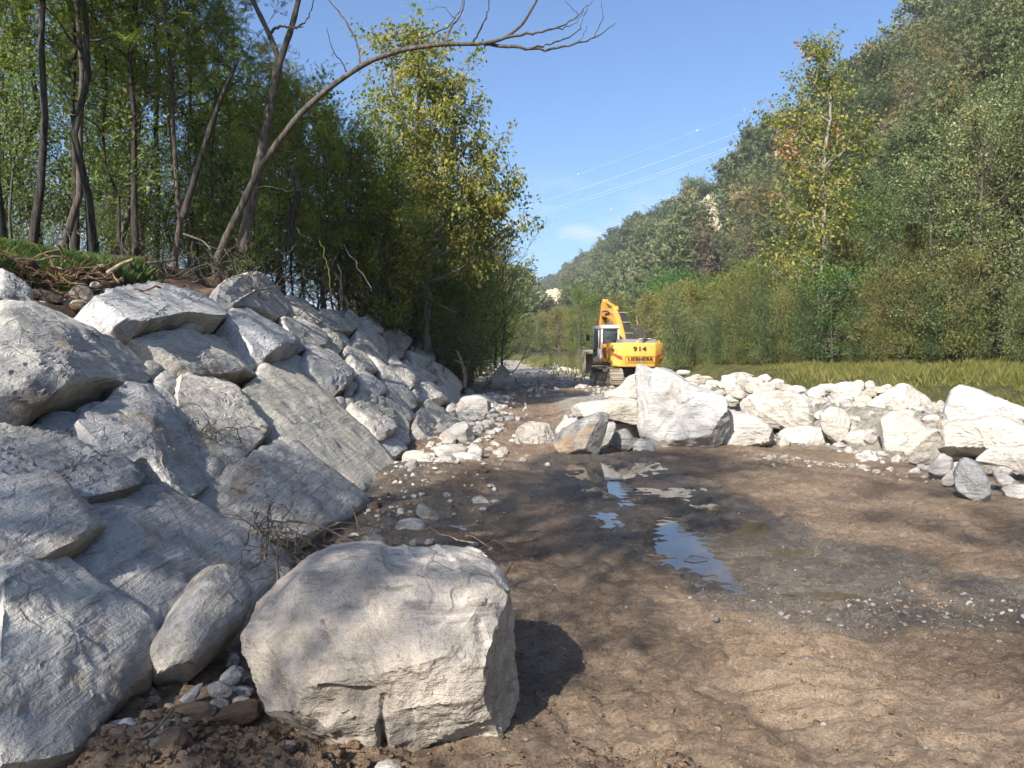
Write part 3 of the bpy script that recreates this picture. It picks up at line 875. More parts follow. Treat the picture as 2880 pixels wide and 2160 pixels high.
# far part of the wall
for pts, mt, lf in [
    ([(440, 222), (560, 220), (640, 262), (682, 340), (650, 367), (540, 352), (452, 330)], "rock_blue", .08),
    ([(575, 226), (650, 214), (700, 270), (732, 342), (680, 357), (620, 290)], "rock_grey", .1),
    ([(705, 272), (770, 250), (830, 270), (872, 350), (820, 395), (740, 372)], "rock_pale", .14),
    ([(432, 345), (500, 336), (560, 382), (615, 440), (560, 490), (488, 442)], "rock_warm", .06),
    ([(535, 352), (640, 367), (690, 452), (622, 462), (560, 395)], "rock_grey", .02),
    ([(655, 372), (740, 360), (842, 400), (882, 470), (902, 592), (840, 565), (760, 492), (690, 450)], "rock_grey", .08),
    ([(295, 605), (340, 490), (450, 455), (520, 460), (565, 505), (640, 565), (655, 640), (590, 740), (530, 800), (440, 722)], "rock_blue", .08),
    ([(560, 512), (650, 540), (690, 592), (655, 645), (620, 590)], "rock_warm", .02),
    ([(598, 472), (690, 452), (760, 492), (832, 592), (800, 632), (690, 632), (650, 562)], "rock_grey", .05),
    ([(745, 485), (840, 562), (920, 622), (1010, 720), (1092, 832), (1060, 852), (1000, 795), (880, 692), (830, 602)], "rock_blue", .04),
    ([(688, 652), (760, 630), (832, 632), (872, 692), (872, 775), (820, 782), (740, 745)], "rock_pale", .06),
    ([(600, 892), (640, 870), (760, 855), (880, 872), (962, 922), (972, 980), (900, 1052), (860, 1100), (800, 1082), (770, 1032), (680, 962)], "rock_grey", .08),
    ([(880, 695), (1000, 802), (1060, 862), (1097, 882), (1062, 942), (980, 835), (890, 782)], "rock_blue", .03),
    ([(885, 780), (970, 832), (1062, 972), (1050, 992), (960, 925), (870, 862)], "rock_grey", .02),
    ([(848, 382), (900, 345), (940, 362), (990, 442), (1002, 522), (940, 505), (880, 472)], "rock_dark", .06),
    ([(925, 350), (970, 333), (1040, 380), (1052, 440), (1010, 457), (960, 402)], "rock_pale", .12),
    ([(898, 530), (940, 520), (1010, 572), (1072, 652), (1062, 722), (1030, 742), (960, 682), (918, 622)], "rock_pale", .06),
    ([(1050, 402), (1110, 408), (1182, 490), (1224, 552), (1160, 562), (1080, 485)], "rock_grey", .08),
    ([(1025, 460), (1080, 500), (1152, 562), (1182, 602), (1140, 612), (1080, 575)], "rock_blue", .04),
    ([(1075, 590), (1150, 610), (1242, 662), (1222, 692), (1150, 692)], "rock_pale", .07),
    ([(1180, 562), (1260, 580), (1330, 652), (1382, 702), (1402, 772), (1330, 722), (1250, 652)], "rock_pale", .05),
    ([(1108, 702), (1200, 690), (1282, 762), (1302, 822), (1230, 802), (1130, 772)], "rock_grey", .06),
    ([(1225, 690), (1300, 720), (1392, 782), (1382, 832), (1310, 822)], "rock_pale", .04),
    ([(1148, 800), (1230, 832), (1310, 902), (1352, 932), (1290, 972), (1252, 1002), (1180, 902)], "rock_band", .04),
    ([(1070, 962), (1130, 840), (1200, 902), (1252, 1002), (1222, 1082), (1150, 1082), (1090, 1032)], "rock_grey", .0),
    ([(1300, 832), (1370, 800), (1392, 862), (1362, 922), (1310, 882)], "rock_grey", .05),
    ([(895, 1052), (960, 990), (1030, 990), (1052, 1062), (1010, 1112), (930, 1092)], "rock_grey", .02),
    ([(828, 1112), (900, 1070), (1010, 1092), (1032, 1152), (960, 1172), (880, 1162)], "rock_blue", .05),
    ([(1005, 510), (1060, 562), (1120, 640), (1090, 700), (1060, 640)], "rock_grey", .0),
    ([(1060, 730), (1100, 660), (1140, 700), (1110, 790), (1080, 800)], "rock_grey", .03),
    ([(975, 850), (1060, 870), (1100, 890), (1060, 940), (1010, 910)], "rock_warm", .05),
    ([(1320, 640), (1370, 650), (1385, 700), (1350, 700)], "rock_grey", .05),
    ([(1215, 560), (1250, 560), (1290, 610), (1260, 625)], "rock_pale", .06)]:
    W(C3, pts, mt, lift=lf, res=.62, ledge=.03, amp=.03, facets=6)
for cx, cy, rx, ry in [(573, 830, 40, 40), (640, 752, 28, 30), (722, 808, 52, 50), (797, 808, 38, 44), (853, 818, 34, 38), (655, 715, 34, 30), (640, 830, 40, 40), (905, 890, 50, 30)]:
    W(C3, ell(cx, cy, rx, ry), "cobble", lift=.10, box=.8, facets=1, ledge=0, res=.6)
for crop, cx, cy, rx, ry in [(C1, 960, 812, 62, 58), (C1, 1050, 905, 78, 78), (C1, 1200, 562, 72, 32), (C1, 1345, 1430, 62, 70), (C1, 1250, 1330, 40, 34), (C1, 560, 1080, 70, 40), (C1, 380, 1170, 130, 70),
                             (C1, 2175, 1040, 45, 45), (C2, 1120, 70, 48, 55), (C2, 260, 690, 60, 60), (C1, 600, 1050, 40, 26), (C1, 1180, 1170, 70, 40)]:
    W(crop, ell(cx, cy, rx, ry), "cobble", lift=.02 if cy != 562 else .12, box=.8, facets=1, ledge=0, res=.6)
# rubble packed between and behind the wall stones
rgr = random.Random(5)

# ---- freestanding boulders
BOULDERS = []
def boulder(crop, pts, mat, label, d=None, depth=0.9, front=0.35, box=0.62, facets=9, amp=0.035, ledge=0.025, res=1.0, planes=(), sink=0.04, name="boulder", group=None, hook=None, ldir=None, cat="boulder", fmin=.80, fmax=.96, gz=0.0, grow_=1.05):
    """outline in the photo, at its own distance d (or where its foot meets the ground), facing the viewer; depth in units of its size"""
    _seed[0] += 1
    P = px(crop, pts)
    low = max(P, key=lambda p: p[1])
    dd = ground_dist(low[0], low[1], gz) if d is None else d
    cxp = sum(p[0] for p in P) / len(P)
    dirh = ray(cxp, HORIZ); dirh[2] = 0; dirh /= np.linalg.norm(dirh)
    Wv = -dirh; Vv = np.array([0, 0, 1.0]); Uv = np.cross(Vv, Wv)
    w_est = (max(p[0] for p in P) - min(p[0] for p in P)) / FPX * dd
    h_est = (max(p[1] for p in P) - min(p[1] for p in P)) / FPX * dd
    if d is None:
        dd = dd + front * 0.5 * math.sqrt(w_est * h_est)
    cpos = np.array([*(ray(cxp, HORIZ)[:2] * dd), 0.0])
    nrm = dirh
    uv = []
    for p in P:
        r = ray(*p)
        t = (cpos - EYE) @ nrm / (r @ nrm)
        q = EYE + r * t
        uv.append(((q - cpos) @ Uv, q[2]))
    uv = np.array(uv)
    A = math.sqrt(abs(poly_area(uv)))
    c0 = uv.mean(0)
    uv = c0 + (uv - c0) * grow_
    n = int(np.clip(56 + 46 * A, 48, 140) * res)
    me, c, size = rock_mesh(name, uv, front * A, depth * A * .75, _seed[0], n, int(n * .55), box, facets, amp, ledge, ldir, planes, hook=hook, fmin=fmin, fmax=fmax)
    o3 = cpos + Uv * c[0] + Vv * (c[1] - sink)
    o = link(name, me, M[mat], M=frame(o3, Uv, Vv, Wv))
    tag(o, label, cat, group)
    BOULDERS.append((o3[0], o3[1], A))
    return o
B = boulder

# the near boulder, with its vertical cleft and the ledges across its face
def near_hook(V, size):
    V = V.copy()
    u, v, w = V[:, 0] / size, V[:, 1] / size, V[:, 2]
    fr = sstep(-0.05, 0.1, w / size)
    # cleft: from mid-bottom upward
    for (a, b, wd, dp) in (((-0.02, -0.44), (-0.045, -0.16), .016, .075), ((-0.045, -0.16), (-0.03, -0.02), .010, .02), ((-0.26, 0.16), (-0.30, 0.24), .012, .03), ((0.40, 0.21), (0.42, 0.15), .02, .03)):
        d, t = seg_dist(u, v, a, b)
        V[:, 2] -= fr * dp * size * np.exp(-(d / wd) ** 2)
    # overhanging ledges: the face steps back below these lines
    for (a, b, dp, fall) in (((0.10, -0.36), (0.36, -0.22), .05, .16), ((0.36, -0.22), (0.50, -0.20), .03, .10), ((-0.45, -0.19), (-0.28, -0.25), .03, .12), ((0.02, -0.29), (0.10, -0.27), .02, .08), ((-0.10, 0.10), (0.12, 0.22), -.03, .13), ((-0.30, 0.06), (-0.08, 0.02), .035, .2)):
        n = np.array([-(b[1] - a[1]), b[0] - a[0]]); n /= np.linalg.norm(n)
        sd = (u - a[0]) * n[0] + (v - a[1]) * n[1]
        tt = ((u - a[0]) * (b[0] - a[0]) + (v - a[1]) * (b[1] - a[1])) / ((b[0] - a[0]) ** 2 + (b[1] - a[1]) ** 2)
        m = sstep(-.12, .12, tt) * (1 - sstep(.88, 1.12, tt))
        V[:, 2] -= fr * m * dp * size * sstep(0.006, -0.012, sd) * np.exp(-np.clip(-sd, 0, 9) / fall)
    return V
near = B(C7, [(30, 600), (60, 540), (150, 440), (250, 340), (330, 270), (430, 200), (560, 140), (700, 118), (760, 118), (900, 125), (950, 165), (1100, 180), (1250, 165), (1420, 165), (1560, 185), (1640, 225), (1700, 280), (1725, 370),
              (1725, 500), (1730, 650), (1740, 800), (1730, 940), (1680, 1030), (1560, 1090), (1450, 1120), (1350, 1160), (1150, 1200), (1000, 1230), (880, 1290), (800, 1330), (700, 1390), (600, 1360), (540, 1310), (480, 1245), (370, 1190), (310, 1110), (300, 1040), (250, 960), (170, 870), (90, 760), (50, 700)],
         "rock_near", "huge pale angular boulder with a vertical cleft, alone in the mud, nearest of all", d=3.26, depth=1.05, front=.36, box=.5, facets=0, amp=.034, ledge=.016, res=2.1, sink=.03, hook=near_hook, grow_=.965,
         planes=(((-.12, .75, .62), .60), ((.05, -.45, .87), .78), ((-.75, .1, .6), .78), ((.8, 0, .55), .86), ((-.45, -.6, .6), .80), ((.3, .5, .8), .88), ((-.5, .62, .55), .84)))

# ---- the row of blocks on the far side of the mud
B(C5, [(1140, 215), (1165, 185), (1200, 190), (1260, 225), (1310, 207), (1400, 225), (1500, 275), (1600, 350), (1750, 390), (1850, 440), (1870, 560), (1890, 680), (1850, 770), (1780, 830), (1600, 855), (1400, 870), (1270, 840), (1180, 780), (1150, 660), (1165, 520), (1155, 400)],
  "rock_white", "biggest white block in the row, its peak overlapping the excavator's tail", depth=1.0, front=.4, box=.5, facets=6, planes=(((-.8, .1, .6), .75), ((.25, .35, .9), .82), ((.1, -.7, .7), .8)), ledge=.02)
B(C5, [(870, 390), (980, 375), (1060, 280), (1130, 245), (1200, 300), (1210, 460), (1050, 475), (885, 460)], "rock_pale", "white block behind the biggest one, under the excavator's track", d=16.2)
B(C5, [(610, 560), (640, 505), (760, 480), (900, 465), (1100, 470), (1230, 490), (1230, 665), (1050, 640), (900, 600), (780, 585), (650, 590)], "rock_pale", "flat white slab propped level against the biggest block", d=14.6, depth=.9, front=.6, box=.4, facets=4, planes=(((0, .95, .3), .8),))
B(C5, [(640, 600), (780, 600), (960, 640), (1150, 660), (1170, 780), (1000, 800), (760, 790), (640, 740)], "rock_warm", "brownish block hidden under the flat propped slab", d=14.9)
B(C5, [(455, 820), (480, 760), (560, 690), (700, 610), (850, 560), (905, 590), (890, 650), (850, 800), (820, 910), (740, 940), (620, 930), (520, 890)],
  "rock_dark", "dark grey tilted boulder with an ochre patch beside the puddle", depth=.8, front=.4, box=.5, facets=4, planes=(((-.55, .45, .7), .62), ((.6, -.2, .75), .68), ((.1, -.75, .65), .75)), amp=.02, ledge=.012)
B(C5, [(880, 650), (960, 642), (968, 710), (920, 830), (850, 860), (840, 760)], "rock_grey", "narrow grey stone squeezed behind the dark tilted boulder", d=13.1)
B(C5, [(900, 835), (960, 730), (1050, 690), (1100, 760), (1135, 800), (1115, 872), (1000, 865)], "rock_dark", "dark wedge-shaped stone left of the biggest block's foot", d=12.6)
B(C5, [(1108, 835), (1150, 780), (1220, 788), (1282, 830), (1282, 880), (1200, 907), (1120, 912)], "rock_blue", "small bluish stone in front of the biggest block's foot", front=.5)
B(C5, [(150, 720), (190, 680), (260, 645), (420, 655), (432, 700), (470, 760), (455, 830), (330, 852), (200, 832), (150, 790)], "rock_warm", "pale boulder with an orange broken end left of the dark tilted one", depth=1.0, front=.45, box=.48, ledge=.04, planes=(((-.7, -.1, .7), .7),))
B(C5, [(465, 720), (530, 630), (620, 610), (680, 640), (640, 720), (490, 760)], "rock_grey", "low grey slab behind the dark tilted boulder", d=14.0)
B(C5, [(1850, 600), (1875, 540), (1920, 560), (2100, 590), (2230, 680), (2270, 800), (2150, 830), (1940, 842), (1838, 832), (1840, 740)], "rock_pale", "smooth white block just right of the biggest one", d=13.4, box=.45, facets=5)
B(C6, [(120, 430), (230, 370), (330, 355), (480, 350), (560, 390), (650, 450), (690, 520), (660, 600), (500, 620), (370, 620), (250, 600), (140, 520)], "rock_pale", "broad white block with a brown scar across its middle", d=14.4, ledge=.04)
B(C6, [(400, 645), (600, 612), (740, 640), (800, 700), (760, 752), (620, 752), (500, 742), (410, 742)], "rock_pale", "low layered white block under the one with the brown scar", front=.45, ledge=.05)
B(C6, [(690, 530), (780, 470), (870, 490), (920, 560), (915, 640), (860, 725), (800, 735), (720, 640)], "rock_pale", "upright cream block between the layered one and the round boulder", d=13.3)
B(C6, [(865, 700), (920, 642), (1010, 638), (1100, 650), (1142, 700), (1122, 760), (1050, 785), (950, 777), (900, 745)], "cobble_pale", "round smooth cream boulder at the front of the row", box=.8, facets=2, ledge=0, front=.5)
B(C6, [(770, 380), (800, 315), (870, 288), (990, 300), (1006, 370), (930, 450), (860, 475), (790, 445)], "rock_pale", "white wedge on top of the pile behind the round boulder", d=16.0)
B(C6, [(598, 375), (640, 330), (730, 313), (745, 370), (690, 425), (640, 428)], "cobble_pale", "rounded cream stone left of the white wedge on the pile", d=16.0, box=.75)
B(C6, [(650, 455), (700, 398), (805, 450), (790, 490), (680, 515)], "rock_warm", "tan stone beneath the white wedge on the pile", d=15.2)
B(C6, [(925, 570), (1000, 480), (1100, 410), (1220, 340), (1300, 298), (1370, 320), (1450, 380), (1535, 430), (1545, 500), (1400, 580), (1250, 590), (1120, 600), (950, 610)], "rock_pale", "tall tent-shaped white block rising above the row", d=14.0, depth=.9, planes=(((.6, .4, .6), .75), ((-.3, .5, .8), .75)), facets=5)
B(C6, [(1120, 600), (1200, 520), (1280, 503), (1400, 558), (1500, 640), (1615, 650), (1595, 720), (1480, 780), (1380, 800), (1300, 842), (1200, 847), (1170, 760), (1140, 680)], "rock_pale", "sharp-cornered white block in front of the tent-shaped one", front=.4, box=.48, facets=6, planes=(((.5, -.4, .75), .75), ((-.3, .45, .85), .78)), ledge=.035)
B(C6, [(1425, 530), (1480, 500), (1545, 510), (1562, 600), (1480, 625), (1430, 590)], "cobble_pale", "rounded cream stone right of the tent-shaped block", d=13.0, box=.8, facets=2)
B(C6, [(1620, 490), (1680, 350), (1740, 318), (1820, 330), (2000, 400), (2212, 480), (2420, 580), (2420, 700), (2212, 660), (2000, 640), (1700, 600), (1630, 560)], "rock_pale", "long sloping white block lying on top at the row's end", d=11.9, depth=.9, box=.45, facets=5, planes=(((.1, .75, .65), .7),))
B(C6, [(1605, 650), (1640, 590), (1760, 570), (1900, 550), (2060, 540), (2180, 600), (2330, 650), (2360, 760), (2180, 780), (2030, 765), (1880, 850), (1700, 855), (1570, 785), (1640, 720)], "rock_pale", "massive undercut block with a dark hollow beneath its front", d=10.9, depth=1.0, box=.42, front=.42, facets=3, planes=(((0, -.93, .38), .50), ((0, .35, .93), .85)), ledge=.03)
B(C6, [(1855, 860), (1960, 765), (2100, 760), (2300, 790), (2400, 900), (2340, 990), (2212, 965), (2080, 900), (1990, 892), (1900, 885)], "rock_pale", "smooth rounded white block at the picture's edge below the massive undercut one", d=9.9, box=.62, facets=4)
B(C6, [(1690, 940), (1740, 850), (1790, 838), (1870, 880), (1930, 970), (1972, 1080), (1962, 1172), (1880, 1162), (1790, 1132), (1705, 1070)], "rock_blue", "grey leaf-shaped streaked boulder standing on edge in front of the row's end", box=.55, depth=.55, ledge=.03, ldir=(.8, .5, .1), facets=4)
B(C6, [(1595, 1010), (1660, 940), (1700, 930), (1720, 1030), (1650, 1050), (1605, 1040)], "rock_pale", "small white wedge leaning on the grey streaked boulder", d=9.3)
B(C6, [(1975, 900), (2050, 930), (2130, 990), (2160, 1030), (2050, 1045), (1995, 1010)], "rock_pale", "small white angular stone right of the grey streaked boulder", d=9.2)
B(C6, [(2040, 1070), (2130, 1030), (2230, 1030), (2330, 1140), (2200, 1145), (2080, 1135)], "rock_pale", "low white stone lying lowest at the row's end", front=.5)
B(C6, [(1505, 910), (1600, 805), (1692, 850), (1690, 930), (1620, 972), (1510, 985)], "rock_pale", "cream angular stone left of the small white wedge", d=9.9)
B(C6, [(1350, 850), (1420, 800), (1500, 810), (1510, 860), (1440, 890), (1360, 885)], "cobble_pale", "flat cream cobble between the sharp-cornered block and the cream angular stone", d=11.2, box=.75)
# small stones of the rubble pile
pile = [(30, 275, 60, 32), (120, 300, 40, 60), (60, 350, 60, 45), (185, 345, 35, 50), (230, 300, 50, 40), (110, 245, 90, 26), (310, 330, 60, 40), (390, 300, 50, 35), (450, 330, 55, 28), (530, 345, 60, 28), (60, 410, 60, 30), (130, 400, 50, 30), (240, 360, 30, 30),
        (985, 315, 45, 36), (1070, 312, 42, 30), (1120, 345, 80, 22), (1200, 330, 40, 22), (1060, 375, 60, 26), (1020, 430, 60, 50), (960, 500, 50, 40), (890, 545, 45, 40), (700, 535, 35, 30), (1590, 470, 35, 45), (1545, 480, 30, 40), (850, 440, 40, 40), (760, 330, 70, 26),
        (1480, 590, 34, 30), (1400, 545, 34, 26), (1600, 560, 40, 40), (930, 610, 40, 26), (1020, 600, 50, 40)]
for k, (x, y, rx, ry) in enumerate(pile):
    B(C6, ell(x, y, rx * 1.12, ry * 1.12, 11, jit=.14), ["cobble_pale", "rock_pale", "rock_warm"][k % 3], "pale fist-to-head-sized stone in the rubble pile behind the row of blocks", d=16.8 - (y - 250) / 110.0 if x < 1300 else 13.2, box=.62, facets=6, res=.55, name="rubble_stone", group="stones of the rubble pile behind the blocks", cat="stone")
for k, (x, y, rx, ry) in enumerate([(1575, 300, 50, 20), (1620, 275, 40, 16), (1700, 290, 60, 18), (1760, 330, 60, 26), (1900, 280, 60, 20), (2010, 270, 80, 16), (2100, 310, 70, 26), (1920, 330, 50, 40), (2010, 350, 50, 50), (1840, 340, 50, 26), (1520, 240, 50, 16), (1640, 320, 60, 18), (2180, 290, 50, 30), (1960, 420, 60, 30), (2080, 370, 60, 36), (1560, 345, 70, 22), (1700, 370, 70, 24), (1820, 410, 50, 26)]):
    B(C5, ell(x, y, rx * 1.1, ry * 1.2, 11, jit=.14), ["cobble_pale", "rock_pale", "rock_warm"][k % 3], "pale stone on the low rubble bank between the biggest block and the meadow", d=17.5 - (y - 240) / 80.0, box=.62, facets=6, res=.55, name="rubble_stone", group="stones of the low rubble bank by the meadow", cat="stone")

# ---- loose rocks at the foot of the wall
B(C3, [(1252, 1045), (1290, 970), (1380, 920), (1462, 908), (1492, 980), (1515, 1042), (1480, 1065), (1270, 1080)], "rock_pale", "square-edged cream block at the foot of the rock wall", front=.45, box=.45, facets=4, planes=(((.8, .1, .55), .72), ((-.1, .8, .55), .78)))
B(C3, [(1395, 790), (1420, 742), (1530, 724), (1590, 760), (1622, 792), (1600, 840), (1560, 892), (1480, 850), (1400, 855)], "rock_pale", "cream block with an overhanging nose near the wall's far end", front=.45, facets=6)
B(C3, [(1405, 900), (1410, 850), (1470, 828), (1492, 870), (1470, 900)], "rock_pale", "small cream block below the one with the overhanging nose", front=.5)
B(C3, [(1372, 905), (1368, 870), (1400, 855), (1430, 880), (1422, 910)], "cobble_pale", "round white cobble beside the small cream block", box=.8, facets=1, ledge=0, front=.5)
B(C3, [(1420, 735), (1425, 705), (1460, 688), (1492, 700), (1495, 735)], "cobble_pale", "round white stone behind the block with the overhanging nose", box=.75, facets=2, front=.5)
B(C3, [(1580, 695), (1620, 610), (1650, 570), (1692, 527), (1725, 570), (1775, 675), (1740, 700)], "rock_band", "pointed grey boulder with green streaks at the end of the bushes", depth=.8, front=.4, facets=4)
B(C3, [(893, 1190), (930, 1165), (1000, 1160), (1040, 1210), (1032, 1260), (980, 1272), (930, 1240)], "cobble_pale", "rounded cream cobble at the toe of the banded slab", box=.75, facets=2, ledge=0, front=.5)
B(C3, [(965, 1305), (1040, 1270), (1160, 1273), (1232, 1350), (1175, 1382), (1020, 1375)], "rock_blue", "flat grey-blue stone lying on dark mud beside the banded slab", front=.7, depth=1.1, box=.45, planes=(((0, .9, .4), .7),))
B(C3, [(1190, 1215), (1240, 1160), (1290, 1108), (1360, 1128), (1400, 1180), (1440, 1235), (1380, 1280), (1300, 1290), (1230, 1272)], "rock_blue", "grey humped rock half buried in dark mud", front=.5, depth=.9)
B(C3, [(1425, 1255), (1480, 1208), (1555, 1220), (1540, 1262), (1470, 1270)], "rock_grey", "small flat stone right of the grey humped rock", front=.6)
B(C3, [(1540, 1255), (1580, 1215), (1640, 1225), (1690, 1265), (1620, 1270)], "rock_pale", "thin pale flake lying farthest out from the humped rock", front=.7)
B(C3, ell(1345, 1090, 110, 42), "cobble", "long rounded grey boulder in front of the square-edged cream block", box=.75, facets=2, ledge=.01, front=.5, d=11.6)
B(C3, ell(1510, 1105, 56, 46), "cobble", "rounded grey boulder at the right end of the foot rubble", box=.75, facets=2, ledge=.01, front=.5, d=11.2)
B(C3, ell(1440, 1150, 120, 45), "rock_blue", "wide grey boulder behind the humped rock", box=.65, facets=4, d=10.9)
B(C3, ell(1500, 1190, 60, 40), "rock_blue", "grey rounded boulder touching the humped rock on its right", box=.7, facets=4, d=10.6)
B(C3, ell(1110, 1135, 90, 45), "rock_grey", "dull grey boulder at the wall's toe left of the long rounded one", box=.65, facets=4, d=10.9)
B(C3, ell(1170, 1190, 80, 45), "rock_grey", "dull grey boulder behind the flat grey-blue stone", box=.65, facets=4, d=10.2)
B(C3, ell(1100, 1230, 70, 40), "rock_grey", "grey slanting rock between the cream cobble and the humped rock", box=.6, facets=5, d=9.7)
B(C3, ell(1075, 1195, 40, 28), "cobble_pale", "small tan cobble above the rounded cream one", box=.8, facets=1, d=10.3)
B(C3, [(972, 1605), (1000, 1552), (1080, 1530), (1160, 1550), (1192, 1610), (1170, 1652), (1080, 1668), (1000, 1645)], "cobble", "large smooth egg-like grey cobble on the mud", box=.8, facets=0, ledge=0, front=.5, amp=.015)
B(C3, [(1112, 1490), (1140, 1438), (1200, 1460), (1292, 1540), (1282, 1572), (1200, 1585), (1150, 1530)], "rock_warm", "tan angular stone leaning behind the large egg-like cobble", front=.5, box=.5)
B(C3, [(1462, 1465), (1490, 1400), (1550, 1384), (1602, 1422), (1602, 1462), (1500, 1478)], "rock_grey", "grey angular stone out on the wet mud", front=.5, box=.5)
B(C3, [(1603, 1462), (1610, 1414), (1672, 1414), (1682, 1450), (1640, 1482)], "rock_warm", "tan chunk touching the grey angular stone on the wet mud", front=.5)
B(C3, [(815, 1440), (822, 1436), (882, 1437), (885, 1465), (818, 1468)], "rock_pale", "small white brick-shaped stone at the toe of the wall", front=.6, box=.4)
B(C3, [(1285, 1610), (1310, 1585), (1440, 1585), (1480, 1630), (1430, 1655), (1300, 1650)], "rock_grey", "flat grey stone right of the large egg-like cobble", front=.7)
B(C2, [(1902, 470), (1940, 420), (1990, 410), (2035, 450), (2032, 492), (1950, 498)], "cobble", "round grey cobble just behind the near boulder's top", box=.8, facets=1, ledge=0, front=.5)
B(C2, [(2058, 465), (2100, 433), (2180, 438), (2192, 472), (2120, 505)], "cobble", "tan cobble just right of the round grey one behind the near boulder", box=.75, facets=2, ledge=0, front=.5)
B(C2, [(1560, 600), (1580, 560), (1640, 520), (1700, 530), (1690, 600), (1620, 640)], "cobble", "pale stone tucked behind the near boulder's left shoulder", d=4.6, box=.7)
B(C2, [(1500, 570), (1520, 530), (1570, 540), (1580, 590), (1530, 605)], "rock_grey", "small grey stone under the tangled roots", d=4.8)
B(C2, [(562, 1390), (600, 1370), (700, 1348), (762, 1390), (757, 1470), (690, 1527), (620, 1512), (580, 1450)], "rock_grey", "angular grey stone between the bottom slab and the soil heap", d=2.95, front=.5, box=.55)
B(C2, [(455, 1560), (480, 1490), (540, 1448), (612, 1490), (605, 1570), (520, 1610)], "cobble", "dark rounded cobble in the gap beside the bottom slab", d=2.95, box=.75)
B(C2, [(1118, 1165), (1200, 1143), (1267, 1190), (1220, 1232), (1140, 1222)], "cobble", "flat grey pebble-like stone between the egg-shaped stone and the near boulder", d=3.3, box=.7)
B(C2, [(1178, 1135), (1260, 1060), (1322, 1080), (1305, 1140), (1230, 1165)], "rock_blue", "blue-grey shard beside the near boulder's left flank", d=3.45)
B(C2, [(1215, 1060), (1240, 1000), (1285, 995), (1300, 1040), (1250, 1065)], "rock_grey", "grey shard above the blue-grey one by the near boulder", d=3.7)
B(C2, [(795, 1365), (900, 1310), (1000, 1280), (1150, 1263), (1202, 1300), (1100, 1340), (900, 1385)], "rock_soil", "long flat soil-smeared stone below the egg-shaped one", d=3.15, front=.5)
B(C2, [(1145, 1335), (1250, 1270), (1400, 1248), (1425, 1290), (1330, 1352), (1200, 1375)], "rock_soil", "brown flat stone touching the near boulder's left flank", d=3.1, front=.5)
B(C2, [(630, 1680), (760, 1520), (900, 1430), (980, 1400), (1052, 1480), (1010, 1600), (920, 1690)], "rock_soil", "muddy brown block buried in the soil at the bottom edge", d=2.75, front=.4)
B(C2, [(920, 1290), (1040, 1190), (1085, 1150), (1075, 1210), (1000, 1290)], "rock_grey", "thin slanted slate under the egg-shaped stone", d=3.3)
B(C2, ell(1190, 1265, 55, 30), "cobble", "small round stone right of the thin slanted slate", d=3.25, box=.8)
B(C2, ell(1310, 1250, 50, 30), "cobble", "small round stone against the near boulder's lower left flank", d=3.25, box=.8)
B(C2, ell(1310, 1195, 60, 26), "rock_grey", "flat dark stone in the shade of the near boulder", d=3.4, box=.7)
B(C2, [(1410, 1530), (1440, 1510), (1478, 1530), (1470, 1565), (1425, 1570)], "rock_grey", "small grey stone on the crumbly soil before the near boulder", d=2.85)
B(C7, [(840, 1400), (870, 1310), (950, 1288), (1022, 1320), (1040, 1400)], "rock_warm", "pale stone half buried under the near boulder's cleft", d=2.72)
# blocks on the soil shelf behind the wall
B(C1, [(362, 365), (490, 208), (580, 230), (632, 330), (622, 375), (500, 415), (420, 395)], "rock_warm", "brown sunlit angular block on the soil shelf above the wall", d=8.6, box=.45, facets=5, planes=(((.75, -.2, .55), .6),))
B(C1, [(490, 415), (540, 368), (610, 375), (620, 400), (560, 425)], "cobble_pale", "tan rounded stone in front of the brown block on the shelf", d=8.1, box=.75)
B(C1, [(85, 300), (150, 290), (240, 320), (250, 360), (160, 370), (90, 350)], "rock_soil", "dark brown stone beside the root tangle on the shelf", d=8.0)
B(C1, [(150, 270), (210, 232), (330, 250), (400, 300), (380, 330), (260, 310)], "driftwood", "dark log-like rock lying under the root tangle", d=8.3)
B(C1, ell(270, 335, 36, 24), "cobble", "small grey cobble in the shelf soil right of the dark brown stone", d=7.9, box=.8)
B(C1, ell(615, 212, 34, 22), "cobble_pale", "small pink stone upright above the brown block on the shelf", d=9.2)
B(C1, ell(700, 248, 36, 14), "cobble_pale", "flat pale stone right of the pink one on the shelf", d=9.3)
B(C1, ell(770, 276, 36, 12), "cobble_pale", "flat pale stone farthest right on the shelf soil", d=9.4)
B(C1, ell(945, 258, 34, 22), "cobble", "bluish cobble in the eroded soil above the wall", d=10.0, box=.75)
B(C1, ell(650, 350, 28, 40), "rock_soil", "narrow brown stone right of the brown angular block", d=8.5)

# ---- cobbles scattered over the mud: a few shared shapes, each its own object
cob_me = []
for k in range(8):
    me_, c_, s_ = rock_mesh("cobble", ell(0, 0, 1.0, random.Random(k).uniform(.6, .95), 12, jit=.09, seed=k), random.Random(k + 50).uniform(.5, .8), .6, 900 + k, 20, 12, .72 if k < 5 else .5, 1 if k < 5 else 5, .03, 0)
    cob_me.append(me_)
cob_m = {}
def cobble(x, y, r, mat, label, group, z=None, cat="cobble", rg=random.Random(3)):
    k = rg.randrange(8)
    if (k, mat) not in cob_m:
        m2 = cob_me[k].copy(); m2.materials.clear(); m2.materials.append(M[mat]); cob_m[(k, mat)] = m2
    o = bpy.data.objects.new("cobble", cob_m[(k, mat)])
    COL.objects.link(o)
    if z is None:
        z = float(river_z(np.array([x]), np.array([y]))[0]) + r * 0.18
    o.location = (x, y, z)
    o.scale = (r, r * rg.uniform(.75, 1.1), r * rg.uniform(.7, 1.0))
    o.rotation_euler = (rg.uniform(-.4, .4), rg.uniform(-.4, .4), rg.uniform(0, 6.28))
    return tag(o, label, cat, group)
rg = random.Random(11)
